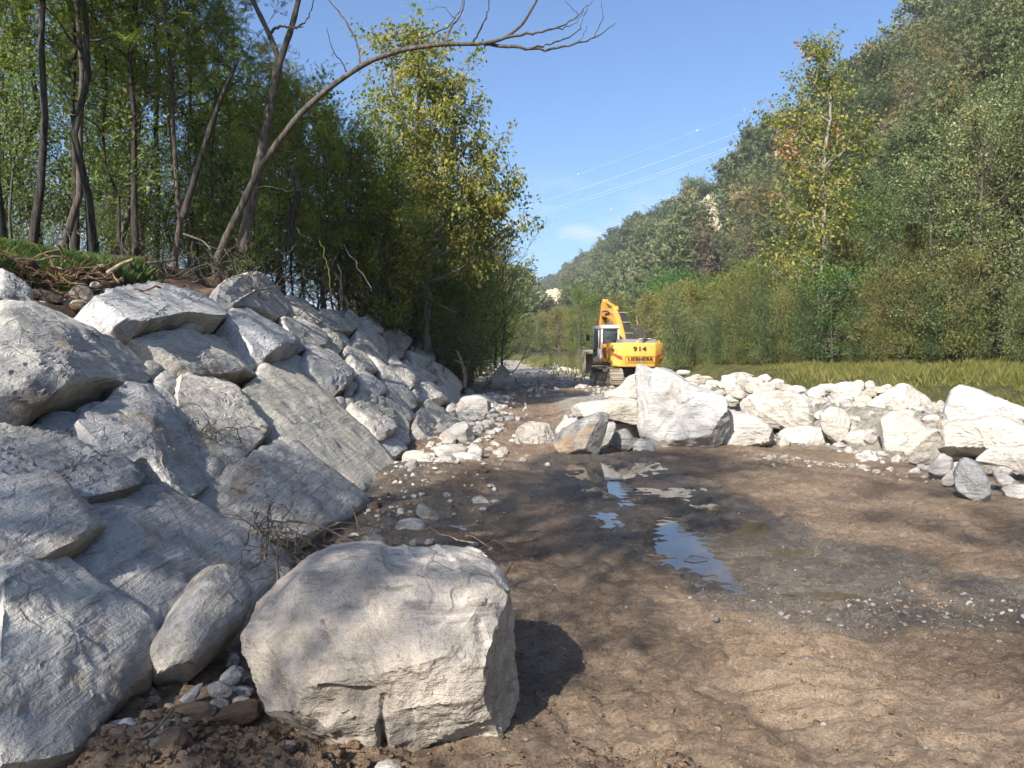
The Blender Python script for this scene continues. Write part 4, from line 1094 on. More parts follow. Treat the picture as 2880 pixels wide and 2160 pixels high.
def clear_of_boulders(x, y, r):
    return all((x - bx_) ** 2 + (y - by_) ** 2 > (0.4 * A_ + r) ** 2 for bx_, by_, A_ in BOULDERS)
def scatter(n, fn, rr, mats, label, group, **kw):
    done = 0
    for _ in range(n * 6):
        if done >= n: break
        x, y = fn()
        r = rr[0] + (rr[1] - rr[0]) * rg.random() ** 2.2
        if not clear_of_boulders(x, y, r * .5): continue
        cobble(x, y, r, rg.choice(mats), label, group, **kw)
        done += 1
scatter(52, lambda: (-1.55 + abs(rg.gauss(0, .55)), rg.uniform(5.2, 11.5)), (.025, .11), ["cobble", "cobble", "rock_soil"], "loose grey cobble on the dark mud along the near foot of the rock wall", "cobbles along the near foot of the rock wall")
scatter(60, lambda: (-1.5 + abs(rg.gauss(0.1, .75)), 11.5 + 15 * rg.random() ** .8), (.05, .17), ["cobble_pale", "cobble_pale", "cobble"], "sunlit pale cobble on the ground along the far foot of the rock wall", "cobbles along the far foot of the rock wall")
def rfn():
    x = rg.uniform(3.6, 7.2)
    f = np.interp(x, [3.6, 5.2, 6.0, 7.4], [12.2, 11.2, 9.2, 7.6])
    return x, f - abs(rg.gauss(0, .55))
scatter(48, rfn, (.025, .10), ["cobble_pale", "cobble_pale", "rock_warm"], "small cream pebble strewn on the mud before the row of white blocks", "pebbles before the row of white blocks")
scatter(24, lambda: (rg.uniform(-2.6, 4.5), rg.uniform(27, 42)), (.08, .3), ["cobble_pale", "cobble"], "pale stone lying on the gravel track around the excavator", "stones on the gravel track")
scatter(30, lambda: (float(terr_edge(48.0)) - 1.0 - abs(rg.gauss(0, 3.0)), rg.uniform(38, 75)), (.12, .5), ["cobble_pale"], "pale river stone on the gravel bar beyond the excavator", "stones on the far gravel bar")
scatter(16, lambda: (rg.uniform(-.3, 3.6), rg.uniform(2.9, 6.5)), (.012, .035), ["cobble", "cobble_pale", "rock_soil"], "little pebble pressed into the open mud in front", "pebbles in the open mud")
wet_c = gpt(2060, 1325)
scatter(26, lambda: (wet_c[0] + rg.gauss(0, .55), wet_c[1] + rg.gauss(0, .16)), (.012, .032), ["rock_dark", "rock_soil"], "wet dark pebble in the gravelly wheel track", "wet pebbles in the wheel track")
scatter(14, lambda: (rg.gauss(-1.25, .35), rg.uniform(2.75, 4.3)), (.02, .07), ["cobble", "rock_soil"], "small stone in the gap between the near boulder and the wall", "stones between near boulder and wall")
for _ in range(14):
    x, y = rg.uniform(-4.75, -4.3), rg.uniform(6.5, 12.5)
    cobble(x, y, rg.uniform(.03, .10), rg.choice(["cobble", "rock_soil", "cobble_pale"]), "small stone in the soil shelf above the wall", "stones in the soil shelf", z=float(bank_z(x, y)) + .05)
for _ in range(60):                                   # packing between the wall stones
    y = rg.uniform(3, 25); v = rg.uniform(.2, 3.6)
    p = np.array([FOOT_X, y, 0]) + SV * v - SW * rg.uniform(.12, .25)
    o = cobble(p[0], y, rg.uniform(.10, .26), rg.choice(["cobble", "rock_grey", "rock_soil"]), None, None, z=p[2])
    o.name = "packing_stone"; del o["category"]
    o.parent = wall; o.matrix_parent_inverse = Matrix.Translation((-FOOT_X, -12, 0))

# crumbly soil clods and fine gravel: each one heap of stuff
def heap(name, spots, mat, label, cat, seed, rough=.3, flat=(.6, .9), sub=2):
    rgn = np.random.default_rng(seed)
    bm_ = bmesh.new(); bmesh.ops.create_icosphere(bm_, subdivisions=sub, radius=1)
    bv = np.array([v.co[:] for v in bm_.verts]); bf = np.array([[v.index for v in f.verts] for f in bm_.faces]); bm_.free()
    protos = []
    for k in range(24):
        q = bv.copy()
        for _ in range(5):
            n = rgn.normal(size=3); n /= np.linalg.norm(n)
            q = q - np.outer(np.maximum(q @ n - rgn.uniform(.55, .9), 0), n)
        protos.append(q * np.clip(1 + rough * fbm(q * 1.9 + k * 7.7, 3, 3, .6), .35, 1.7)[:, None])
    S = np.array(spots); n = len(S)
    kk = rgn.integers(0, 24, n)
    a = rgn.uniform(0, 6.28, n); ca, sa = np.cos(a), np.sin(a)
    Q = np.array(protos)[kk] * (S[:, 3][:, None, None] * np.stack([np.ones(n), rgn.uniform(.65, 1.2, n), rgn.uniform(*flat, n)], 1)[:, None, :])
    X = Q[..., 0] * ca[:, None] - Q[..., 1] * sa[:, None]; Y = Q[..., 0] * sa[:, None] + Q[..., 1] * ca[:, None]
    V = np.stack([X + S[:, 0:1], Y + S[:, 1:2], Q[..., 2] + S[:, 2:3]], -1).reshape(-1, 3)
    F = (bf[None] + (np.arange(n) * len(bv))[:, None, None]).reshape(-1, 3)
    tag(link(name, fast_mesh(name, V, F, rough > .35), M[mat]), label, cat, kind="stuff")
rgn = np.random.default_rng(4)
sp = []
for _ in range(3000):
    k = rgn.random()
    if k < .6: x, y = rgn.normal(-1.05, .32), rgn.normal(2.72, .28)
    elif k < .8: x, y = rgn.normal(.35, .28), rgn.normal(2.66, .22)
    else: x, y = rgn.normal(-.3, .6), rgn.normal(2.5, .12)
    sp.append((x, y, .005 + .026 * rgn.random() ** 3.5))
for _ in range(1500):
    sp.append((rgn.uniform(-.3, 4.2), rgn.uniform(2.5, 8), .003 + .010 * rgn.random() ** 2.5))
sp = np.array(sp)
sp = sp[((sp[:, 0] + .35) ** 2 / .62 + (sp[:, 1] - 3.55) ** 2 / .35) > .42]
zz = river_z(sp[:, 0], sp[:, 1]) - sp[:, 2] * .15
heap("soil_clods", np.stack([sp[:, 0], sp[:, 1], zz, sp[:, 2]], 1), "clod", "crumbly brown soil clods heaped round the near boulder", "soil", 4, .75, (.5, .8))
cr = np.stack([rgn.uniform(-.6, 4.6, 9000), 2.5 + 8.5 * rgn.random(9000) ** 1.4], 1)
cr = cr[fbm2(cr[:, 0], cr[:, 1], 1.1, 3, 55) + .25 * rgn.normal(size=len(cr)) > .0]
crr = .004 + .016 * rgn.random(len(cr)) ** 3
heap("mud_crumbs", np.stack([cr[:, 0], cr[:, 1], river_z(cr[:, 0], cr[:, 1]) - crr * .1, crr], 1), "clod", "small crumbs of brown mud strewn over the open ground", "soil", 14, .6, (.5, .8), 1)
def gravel_spots(n, fn, r0, r1, pw=3.0):
    out = []
    for _ in range(n):
        x, y = fn()
        out.append((x, y, r0 + (r1 - r0) * rgn.random() ** pw))
    return out
g1 = gravel_spots(420, lambda: (-1.5 + abs(rgn.normal(0, .6)), rgn.uniform(5.0, 12)), .008, .05)
g3 = gravel_spots(420, lambda: (wet_c[0] + rgn.normal(-.1, .75), wet_c[1] + rgn.normal(0, .22)), 0.005, .02)
g1 += gravel_spots(200, lambda: (rgn.normal(-1.3, .3), rgn.uniform(2.7, 4.6)), .008, .04)
g1 += gravel_spots(150, lambda: (rgn.uniform(-.4, 4.5), rgn.uniform(3, 9)), .004, .014)
g2 = gravel_spots(260, lambda: (-1.4 + abs(rgn.normal(.2, .8)), 11 + 17 * rgn.random()), .03, .14, 2)
g1 += gravel_spots(300, lambda: (-1.45 + abs(rgn.normal(.1, .7)), 10.5 + 16 * rgn.random()), .03, .13, 2)
g2 += gravel_spots(260, rfn, .008, .04)
g2 += gravel_spots(420, lambda: (rgn.uniform(1.2, 7.5), rgn.uniform(13.4, 18)), .03, .15, 2)
def behind(gs):
    return [s for s in gs if s[1] > np.interp(s[0], [0.5, 1.2, 3.0, 5.4, 6.2, 7.5, 9], [19, 16.2, 14.0, 13.0, 11.2, 9.2, 8.2])]
g2 = g2[:-420] + behind(g2[-420:])
g4 = gravel_spots(420, lambda: (rgn.uniform(2.5, 8.0), rgn.uniform(10.0, 17)), .03, .16, 2)
g2 += gravel_spots(160, lambda: (rgn.uniform(5.4, 8.0), rgn.uniform(9.4, 13.5)), .04, .14, 2)
g2 += gravel_spots(500, lambda: (rgn.uniform(-2.5, 5), rgn.uniform(27, 60)), .03, .16)
g4 = behind(g4)
for nm, gs, mt, lb in (("gravel", g1, "cobble", "fine grey gravel strewn over the dark mud"), ("gravel", g3, "rock_dark", "wet dark gravel in the wheel track at the right"), ("gravel", g4, "rock_warm", "dusty tan rubble filling the gaps of the row of blocks"), ("gravel", g2, "cobble_pale", "fine pale gravel at the foot of wall and blocks")):
    gs = np.array(gs)
    zz = river_z(gs[:, 0], gs[:, 1]) + gs[:, 2] * (.05 if mt == 'rock_dark' else .12)
    heap(nm, np.stack([gs[:, 0], gs[:, 1], zz, gs[:, 2]], 1), mt, lb, "gravel", 6, .2)

SHADE_TREES = [(-6.9, -7.6, "pole0", 1.3, 2.0), (-9.6, -8.8, "loc2", 1.05, 1.9), (-7.8, -5.5, "loc2", 1.0, 3.1), (-5.4, -2.8, "loc0", .9, 5.2), (-5.6, -13.0, "loc2", 1.3, 0.2), (-12.0, -1.0, "loc0", 1.2, 2.6)]

# ================================================================== TREES
def leaf_template(kind):
    if kind == "oval":      # folded rhombus
        return np.array([(0, 0, 0), (.32, .5, .10), (0, 1, 0), (-.32, .5, .10)]), np.array([(0, 1, 2, 3)])
    if kind == "narrow":
        return np.array([(0, 0, 0), (.13, .5, .03), (0, 1, 0), (-.13, .5, .03)]), np.array([(0, 1, 2, 3)])
    if kind == "pinnate":   # seven pairs of leaflets on a stalk
        V, F = [], []
        for k in range(6):
            y = .12 + .13 * k
            for s in (-1, 1):
                n = len(V)
                L = .26 - .02 * abs(k - 2)
                V += [(0, y, 0), (s * L * .5, y + .055, .03), (s * L, y + .03, -.02), (s * L * .5, y - .05, .03)]
                F.append((n, n + 1, n + 2, n + 3))
        n = len(V)
        V += [(0, .82, 0), (.06, .93, .02), (0, 1.06, -.02), (-.06, .93, .02)]
        F.append((n, n + 1, n + 2, n + 3))
        return np.array(V), np.array(F)
    if kind == "clump":     # a spray of four leaf-like faces
        V, F = [], []
        rg_ = random.Random(2)
        for k in range(4):
            a = k * 1.6 + rg_.uniform(-.3, .3)
            n = len(V)
            d = np.array([math.cos(a), math.sin(a), rg_.uniform(-.3, .6)]); q = np.array([-math.sin(a), math.cos(a), rg_.uniform(-.4, .4)])
            for t, w in ((0.05, 0), (.5, .3), (1, 0), (.5, -.3)):
                V.append(d * t + q * w)
            F.append((n, n + 1, n + 2, n + 3))
        return np.array(V), np.array(F)

def place_leaves(pos, dirs, size, kind, rng, droop=0.3):
    """arrays of all leaves; dirs = rough outward directions"""
    T, F = leaf_template(kind)
    n = len(pos)
    d = dirs + rng.normal(size=(n, 3)) * 0.75
    d[:, 2] -= droop
    d /= np.linalg.norm(d, axis=1)[:, None] + 1e-9
    up = rng.normal(size=(n, 3)) * 0.55 + [0, 0, 1]
    x = np.cross(d, up); x /= np.linalg.norm(x, axis=1)[:, None] + 1e-9
    z = np.cross(x, d)
    s = np.asarray(size) * rng.uniform(.65, 1.25, n)
    V = pos[:, None, :] + s[:, None, None] * (T[None, :, 0:1] * x[:, None, :] + T[None, :, 1:2] * d[:, None, :] + T[None, :, 2:3] * z[:, None, :])
    FF = (F[None] + (np.arange(n) * len(T))[:, None, None]).reshape(-1, F.shape[1])
    return V.reshape(-1, 3), FF

def wob(rng, n, amp):
    w = np.cumsum(rng.normal(size=(n, 3)) * amp, axis=0)
    return w - w[0]

def grow(seed, H, r0, cs=.4, nb=16, L=2.0, up=.55, wobble=.05, sub=4, prof="round", lean=(0, 0), droop=0.0, sides=7, subL=.45, bare=0.0):
    """skeleton: tubes for trunk and branches, and twig points carrying leaves"""
    rng = np.random.default_rng(seed)
    mb = MB()
    n = 11
    t = np.linspace(0, 1, n)
    trunk = np.stack([lean[0] * t ** 1.3, lean[1] * t ** 1.3, t * H], 1) + wob(rng, n, wobble * H / 10)
    mb.tube(trunk, r0 * (1 - .86 * t) * (1 + .35 * np.exp(-t * 18)), sides)
    tw, td = [], []
    for k in range(nb):
        f = (k + rng.uniform(.1, .9)) / nb
        tt = cs + (1 - cs) * f * .98
        b0 = np.array([np.interp(tt, t, trunk[:, a]) for a in range(3)])
        az = k * 2.4 + rng.uniform(-.5, .5)
        pf = {"round": math.sqrt(max(.05, 1 - (1.7 * f - .75) ** 2)), "cone": 1.05 - .85 * f, "vase": .45 + .75 * f, "column": .75 - .25 * f}[prof]
        Lk = L * pf * rng.uniform(.7, 1.25)
        el = up + .5 * f + rng.uniform(-.2, .2)
        d = np.array([math.cos(az) * math.cos(el), math.sin(az) * math.cos(el), math.sin(el)])
        m = 6
        s = np.linspace(0, 1, m)
        br = b0 + d * (s * Lk)[:, None] + np.array([0, 0, 1]) * ((.22 - droop) * Lk * s ** 2)[:, None] + wob(rng, m, .05 * Lk)
        rb = max(.012, r0 * (1 - .86 * tt) * .55)
        mb.tube(br, rb * (1 - .85 * s) + .003, 5)
        for q in s[2:]:
            tw.append([np.interp(q, s, br[:, a]) for a in range(3)]); td.append(d)
        for j in range(sub):
            q = rng.uniform(.25, 1.0)
            p0 = np.array([np.interp(q, s, br[:, a]) for a in range(3)])
            d2 = d + rng.normal(size=3) * .75; d2 /= np.linalg.norm(d2)
            Ls = Lk * subL * rng.uniform(.6, 1.3)
            ss = np.linspace(0, 1, 4)
            sb = p0 + d2 * (ss * Ls)[:, None] + np.array([0, 0, 1]) * ((.1 - droop) * Ls * ss ** 2)[:, None]
            mb.tube(sb, rb * .4 * (1 - .8 * ss) + .003, 3)
            if rng.random() >= bare:
                for q2 in (.3, .5, .7, .85, 1.0):
                    tw.append(p0 + d2 * Ls * q2 + np.array([0, 0, (.1 - droop) * Ls * q2 ** 2])); td.append(d2)
    return mb, np.array(tw), np.array(td), rng, trunk

def make_tree(name, seed, H, r0, nleaf, lsize, kind, leafm, barkm, spread=.22, droop_leaf=.3, **kw):
    mb, tw, td, rng, trunk = grow(seed, H, r0, **kw)
    root = empty(name)
    mb.build("trunk", M[barkm], root)
    idx = rng.integers(0, len(tw), nleaf)
    pos = tw[idx] + rng.normal(size=(nleaf, 3)) * spread * np.array([1, 1, .7])
    V, F = place_leaves(pos, td[idx], lsize, kind, rng, droop_leaf)
    link("crown", fast_mesh("crown", V, F, False), M[leafm], root)
    return root

_first = {}
def plant(key, maker, x, y, z, rz, s, label, cat, group=None, sz=None, tilt=(0, 0)):
    """first use moves the built plant itself, later uses copy it and its parts"""
    if key not in _first:
        o = _first[key] = maker()
    else:
        o = copy_tree(_first[key])
    o.location = (x, y, z)
    o.rotation_euler = (tilt[0], tilt[1], rz)
    o.scale = (s, s, sz or s)
    for k in ("label", "category", "group"):
        if k in o: del o[k]
    return tag(o, label, cat, group)

rt = random.Random(21)
mk = {
 "tall0": lambda: make_tree("tall_tree", 61, 19.0, .2, 9000, .18, "oval", "leaf_locust", "bark", .4, .3, cs=.58, nb=26, L=3.6, up=.35, sub=7, prof="round", wobble=.08, subL=.5),
 "tall1": lambda: make_tree("tall_tree", 62, 17.5, .17, 1900, .27, "pinnate", "leaf_locust", "bark", .25, .4, cs=.55, nb=22, L=3.2, up=.4, sub=6, prof="round", wobble=.1),
 "loc0": lambda: make_tree("locust_tree", 1, 10.5, .062, 1400, .26, "pinnate", "leaf_wood", "bark_dark", .20, .5, cs=.34, nb=17, L=2.1, up=.5, sub=5, prof="round", wobble=.10),
 "loc1": lambda: make_tree("locust_tree", 2, 9.5, .055, 1250, .25, "pinnate", "leaf_locust", "bark", .20, .5, cs=.30, nb=16, L=1.8, up=.55, sub=5, prof="column", wobble=.13, lean=(.7, .2)),
 "loc2": lambda: make_tree("locust_tree", 3, 12.0, .072, 1400, .26, "pinnate", "leaf_wood", "bark_dark", .22, .5, cs=.42, nb=17, L=2.3, up=.45, sub=5, prof="round", wobble=.12, lean=(-.6, .3)),
 "pole0": lambda: make_tree("young_tree", 4, 8.0, .04, 2400, .095, "oval", "leaf_dark", "bark", .24, .3, cs=.2, nb=14, L=1.1, up=.6, sub=4, prof="column", wobble=.11),
 "pole1": lambda: make_tree("young_tree", 5, 7.0, .035, 2200, .095, "oval", "leaf_dark", "bark_dark", .24, .3, cs=.15, nb=13, L=1.1, up=.55, sub=4, prof="column", wobble=.13, lean=(.5, -.3)),
 "brush0": lambda: make_tree("bush", 6, 3.2, .04, 4600, .085, "oval", "leaf_dark", "bark", .26, .3, cs=.03, nb=24, L=1.5, up=.55, sub=6, prof="round", wobble=.1, subL=.6),
 "brush1": lambda: make_tree("bush", 7, 3.8, .04, 900, .24, "pinnate", "leaf_locust", "bark", .22, .4, cs=.05, nb=22, L=1.6, up=.6, sub=6, prof="round", wobble=.1, subL=.6),
 "brush2": lambda: make_tree("bush", 8, 2.6, .03, 4200, .10, "narrow", "leaf_dark", "bark", .22, .5, cs=.02, nb=24, L=1.4, up=.4, sub=6, prof="round", wobble=.1, subL=.6),
 "wil0": lambda: make_tree("willow_shrub", 9, 3.6, .03, 7500, .13, "narrow", "leaf_olive", "bark", .22, -.1, cs=.02, nb=30, L=1.6, up=.8, sub=6, prof="vase", wobble=.08, subL=.5),
 "wil1": lambda: make_tree("willow_shrub", 10, 3.0, .03, 7000, .12, "narrow", "leaf_grey", "bark", .22, -.1, cs=.02, nb=30, L=1.4, up=.8, sub=6, prof="vase", wobble=.08, subL=.5),
 "pop0": lambda: make_tree("broadleaf_tree", 12, 11.0, .17, 15000, .125, "oval", "leaf_grey", "bark", .19, .4, cs=.10, nb=30, L=3.4, up=.30, sub=6, prof="round", wobble=.07, subL=.5),
 "pop1": lambda: make_tree("broadleaf_tree", 13, 9.0, .15, 13000, .115, "oval", "leaf_olive", "bark", .19, .4, cs=.06, nb=30, L=3.0, up=.25, sub=6, prof="cone", wobble=.07, subL=.5),
 "fill0": lambda: make_tree("valley_tree", 14, 7.0, .11, 6000, .17, "oval", "leaf_olive", "bark", .22, .3, cs=.08, nb=24, L=2.5, up=.4, sub=7, prof="round", wobble=.08, subL=.5),
 "fill1": lambda: make_tree("valley_tree", 15, 8.0, .12, 6000, .17, "oval", "leaf_locust", "bark", .22, .3, cs=.08, nb=24, L=2.6, up=.45, sub=7, prof="round", wobble=.08, subL=.5),
 "fill2": lambda: make_tree("valley_tree", 16, 6.0, .10, 6000, .16, "oval", "leaf_bright", "bark", .34, .3, cs=.06, nb=26, L=2.5, up=.4, sub=7, prof="round", wobble=.08, subL=.5),
}
def P(key, x, y, rz=None, s=1.0, label="", cat="tree", group=None, z=None, sz=None, tilt=(0, 0)):
    if z is None:
        z = float(bank_z(x, y)) if x < float(foot_x(y)) else (float(terr_z(x, y)) if x > float(terr_edge(y)) - 1 else 0.0)
    return plant(key, mk[key], x, y, z - .05, rt.uniform(0, 6.28) if rz is None else rz, s, label, cat, group, sz, tilt)

# ---- wood on the left bank
GW = "slender trees of the wood on the left bank"
wood = [  # px (display), distance, kind, scale
    (12, 11.5, "loc2", 1.0), (70, 12.0, "loc0", 1.0), (130, 13.0, "loc1", 1.05), (165, 14.5, "loc0", .95), (205, 12.8, "loc2", .9), (245, 15.0, "loc1", 1.05), (300, 14.0, "loc2", .85),
    (335, 17.0, "loc0", 1.0), (375, 15.0, "loc1", .95), (430, 17.5, "loc2", .72), (470, 16.0, "loc1", .66), (505, 20.0, "loc0", .66), (590, 19.0, "loc1", .58), (640, 20.0, "loc0", .52), (690, 22.0, "loc1", .6), (40, 15.5, "loc1", 1.15), (-40, 12.5, "loc0", 1.1), (100, 17.0, "loc2", 1.05), (390, 20.0, "loc2", .8), (550, 24.0, "loc2", .62),
    (-90, 15.0, "loc2", 1.1), (270, 19.0, "loc0", 1.05), (180, 20.0, "loc1", 1.15), (20, 20.0, "loc0", 1.15), (740, 24, "loc0", .56), (790, 26, "loc1", .62)]
for X, d, k, s in wood:
    p = at(X * S2, HORIZ, d)
    P(k, p[0], p[1], s=s, label="slender dark-trunked tree with feathery leaves in the wood on the bank", group=GW)
for _ in range(34):
    X, d = rt.uniform(-60, 560), rt.uniform(14, 26)
    p = at(X * S2, HORIZ, d)
    P(rt.choice(["pole0", "pole1"]), p[0], p[1], s=rt.uniform(.65, 1.0) * (1 if X < 380 else .68), label="thin young tree with small dark leaves among the trunks of the wood", group="thin young trees in the wood", tilt=(rt.uniform(-.1, .1), rt.uniform(-.1, .1)))
for _ in range(22):     # undergrowth of the wood floor
    X, d = 520 - 560 * rt.random() ** 1.5, rt.uniform(15, 26)
    p = at(X * S2, HORIZ, d)
    P(rt.choice(["brush0", "brush2", "brush1"]), p[0], p[1], s=rt.uniform(.5, .9), label="dark low bush in the undergrowth between the trunks of the wood", cat="bush", group="undergrowth bushes of the wood")
for X, d, k, s in [(560, 25, "fill1", .78), (610, 24, "fill1", .72), (660, 25, "loc0", .64), (700, 26, "fill1", .74), (640, 28, "loc1", .8), (750, 27, "fill1", .72), (585, 21, "loc1", .62), (680, 22.5, "loc1", .6), (520, 23, "fill1", .62), (725, 24, "loc1", .6), (620, 20.5, "loc0", .5), (460, 24, "loc1", .75), (400, 22, "loc0", .85)]:
    p = at(X * S2, HORIZ, d)
    P(k, p[0], p[1], s=s, label="leafy tree filling the wood behind the leaning tree", group="leafy trees behind the leaning tree")
# brushy edge of the bank: from the wall's top down to the far bend
edge = [(690, 560, 15.5), (620, 560, 14.6), (760, 600, 17.5), (560, 560, 14.8), (820, 620, 20), (870, 640, 22.5), (730, 520, 20), (790, 540, 22), (850, 550, 24), (900, 560, 27), (930, 660, 26), (965, 640, 29), (985, 600, 32), (1000, 690, 30), (1010, 640, 35), (1020, 600, 38), (1025, 680, 42), (960, 560, 34), (905, 500, 33), (1035, 660, 50), (1042, 690, 60),
        (660, 600, 16.5), (800, 680, 19.5), (880, 720, 24), (940, 740, 27.5), (980, 745, 28.5), (990, 780, 27.6), (1030, 650, 46), (840, 470, 30), (890, 610, 25)]
for X, Y, d in edge:
    d = max(d, min(6.0 * 1650 / (1106 - X), 28.3))
    p = at(X * S2, HORIZ, d)
    zb = float(bank_z(p[0], p[1]))
    ztop = at(X * S2, Y * S2, d)[2]
    k = rt.choice(["brush0", "brush1", "brush1", "brush2", "brush0"])
    hk = {"brush0": 3.4, "brush1": 4.2, "brush2": 2.9}[k]
    s = max(.6, min(1.9, (ztop - zb) / hk + .25))
    P(k, p[0], p[1], s=s, label="dense dark-green bush overhanging the edge of the left bank", cat="bush", group="bushes along the edge of the left bank", z=zb)
for X, Y, d in [(900, 330, 30), (850, 380, 27), (960, 420, 33), (1000, 470, 38), (820, 420, 25), (780, 330, 26), (940, 360, 36), (1010, 540, 44), (1045, 590, 62), (1035, 560, 52)]:
    p = at(X * S2, HORIZ, d)
    zb = float(bank_z(p[0], p[1]))
    ztop = at(X * S2, Y * S2, d)[2]
    P(rt.choice(["fill0", "fill1", "fill1"]), p[0], p[1], s=(ztop - zb) / 8.2, label="leafy green tree rising from the brush at the bend of the left bank", group="leafy trees at the bend of the left bank", z=zb)

# tall yellowing poplar of the left bank
def poplar(name, seed, H, nleaf, lsize, lm, limbs, pos, barkm="bark_pale"):
    """tree whose limbs are given in metres: (start height fraction, end x, end z, end y, leaf share, leaf radius)"""
    rng = np.random.default_rng(seed)
    root = empty(name, pos)
    mb = MB()
    n = 14
    t = np.linspace(0, 1, n)
    tr = np.stack([0 * t, 0 * t, t * H], 1) + wob(rng, n, .07)
    mb.tube(tr, .16 * (1 - .9 * t) + .01, 8)
    P_, D_ = [], []
    tot = sum(l[4] for l in limbs)
    for (f, ex, ez, ey, share, rad) in limbs:
        b0 = np.array([np.interp(f, t, tr[:, a]) for a in range(3)])
        e = np.array([ex, ey, ez])
        s = np.linspace(0, 1, 7)
        lb = b0 + (e - b0) * s[:, None] + np.array([0, 0, 1]) * (-.10 * np.linalg.norm(e - b0) * np.sin(s * math.pi))[:, None] + wob(rng, 7, .05)
        mb.tube(lb, .05 * (1 - .85 * s) + .006, 5)
        m = int(nleaf * share / tot)
        tips = []
        for j in range(int(10 + 8 * share)):
            q = rng.uniform(.45, 1.0)
            p0 = np.array([np.interp(q, s, lb[:, a]) for a in range(3)])
            dv = rng.normal(size=3) * rad * .75 + np.array([0, 0, .15 * rad])
            sb = np.stack([p0, p0 + dv * .5 + rng.normal(size=3) * .06, p0 + dv])
            mb.tube(sb, [.014, .009, .004], 3)
            tips += [(p0 + dv * a, dv / (np.linalg.norm(dv) + 1e-6)) for a in (.45, .7, .9, 1.0)]
        ii = rng.integers(0, len(tips), m)
        for i_ in ii:
            P_.append(tips[i_][0] + rng.normal(size=3) * .17); D_.append(tips[i_][1])
    mb.build("trunk", M[barkm], root)
    V, F = place_leaves(np.array(P_), np.array(D_), lsize, "oval", rng, .9)
    link("crown", fast_mesh("crown", V, F, False), M[lm], root)
    return root
def limbs_px(specs, base, d):
    out = []
    for X, Y, f, dy, share, rad in specs:
        q = at(X * S2, Y * S2, d + dy)
        out.append((f, q[0] - base[0], q[2] - base[2], q[1] - base[1], share, rad))
    return out
dL = 28.0
q = at(925 * S2, HORIZ, dL)
baseL = (q[0], q[1], float(bank_z(q[0], q[1])))
HL = at(900 * S2, 60 * S2, dL)[2] - baseL[2]
specL = [(860, 55, .86, 0, 1.0, .75), (905, 75, .84, -.5, 1.0, .7), (830, 100, .72, .3, 1.0, .8), (960, 95, .8, .3, 1.1, .8), (1000, 160, .68, 0, 1.3, .8), (900, 150, .75, -.8, 1.0, .8), (840, 190, .6, -.6, 1.2, .9), (960, 200, .62, -1, 1.4, .9), (1025, 215, .58, .4, 1.2, .7), (790, 160, .66, .8, .7, .7),
         (1000, 265, .5, -.6, 1.3, .9), (900, 260, .5, -1.2, 1.2, .9), (1060, 330, .38, .2, 1.3, .7), (1100, 360, .36, -.4, 1.3, .7), (1125, 385, .34, -.4, .9, .45), (1075, 295, .42, .5, .8, .55), (1130, 480, .22, 0, 1.0, .55), (1100, 510, .22, .4, .9, .6), (1060, 450, .28, -.3, 1.0, .8), (950, 340, .4, -1, 1.2, 1.0), (830, 270, .5, .5, 1.0, .9), (1020, 380, .33, -.8, 1.0, .9), (1090, 420, .3, -.3, .8, .6)]
popL = poplar("poplar_tree", 31, HL, 14000, .17, "leaf_lime", limbs_px(specL, baseL, dL), baseL)
tag(popL, "tall poplar with yellowing leaves and white trunk on the left bank", "tree")
dR = 31.0
q = at(1763 * S2, HORIZ, dR)
baseR = (q[0], q[1], float(terr_z(q[0], q[1])))
HR = at(1763 * S2, 85 * S2, dR)[2] - baseR[2]
specR = [(1755, 80, .95, 0, .8, .5), (1735, 110, .9, 0, .7, .45), (1790, 95, .9, .3, .7, .5), (1740, 150, .82, .2, .8, .6), (1795, 150, .82, -.3, .8, .55), (1690, 160, .76, 0, .5, .45), (1650, 215, .66, .3, .9, .7), (1690, 235, .66, -.5, 1.1, .8), (1640, 250, .6, 0, .7, .55), (1720, 250, .64, .6, .9, .7), (1840, 180, .7, .4, .9, .6), (1860, 240, .62, -.4, 1.1, .7), (1820, 280, .56, 0, 1.2, .8),
         (1880, 300, .52, .5, 1.0, .7), (1690, 320, .5, .4, .7, .7), (1740, 340, .5, -.8, 1.2, .9), (1800, 350, .48, .6, 1.2, .9), (1670, 400, .4, -.4, 1.0, .9), (1740, 430, .38, 1.0, 1.2, 1.0), (1830, 420, .38, -.6, 1.2, 1.0), (1700, 500, .28, .6, 1.3, 1.0), (1790, 500, .28, -.9, 1.3, 1.0), (1720, 580, .18, 0, 1.3, 1.1), (1840, 560, .2, .6, 1.2, 1.1), (1650, 560, .2, .8, 1.0, 1.0)]
popR = poplar("poplar_tree", 32, HR, 8200, .16, "leaf_lime", [(l[0], l[1] * .92, l[2], l[3], l[4], l[5] * .72) for l in limbs_px(specR, baseR, dR)], baseR)
tag(popR, "tall thin poplar with yellow-green leaves standing out above the right-hand trees", "tree")
# sprays of reddened leaves on it
rngr = np.random.default_rng(8)
rp_, rd_ = [], []
for X, Y, n_, r_ in ((1722, 95, 14, .1), (1745, 125, 8, .1), (1810, 297, 28, .22), (1700, 315, 60, .3), (1770, 470, 14, .2), (1665, 420, 10, .2)):
    c_ = at(X * S2, Y * S2, dR - .9) - np.array(baseR)
    for _ in range(n_):
        rp_.append(c_ + rngr.normal(size=3) * r_); rd_.append(rngr.normal(size=3))
V_, F_ = place_leaves(np.array(rp_), np.array(rd_), .16, "oval", rngr, .6)
red = link("reddened_leaves", fast_mesh("reddened_leaves", V_, F_, False), M["leaf_red"], popR)
red["label"] = "sprays of orange-red leaves"

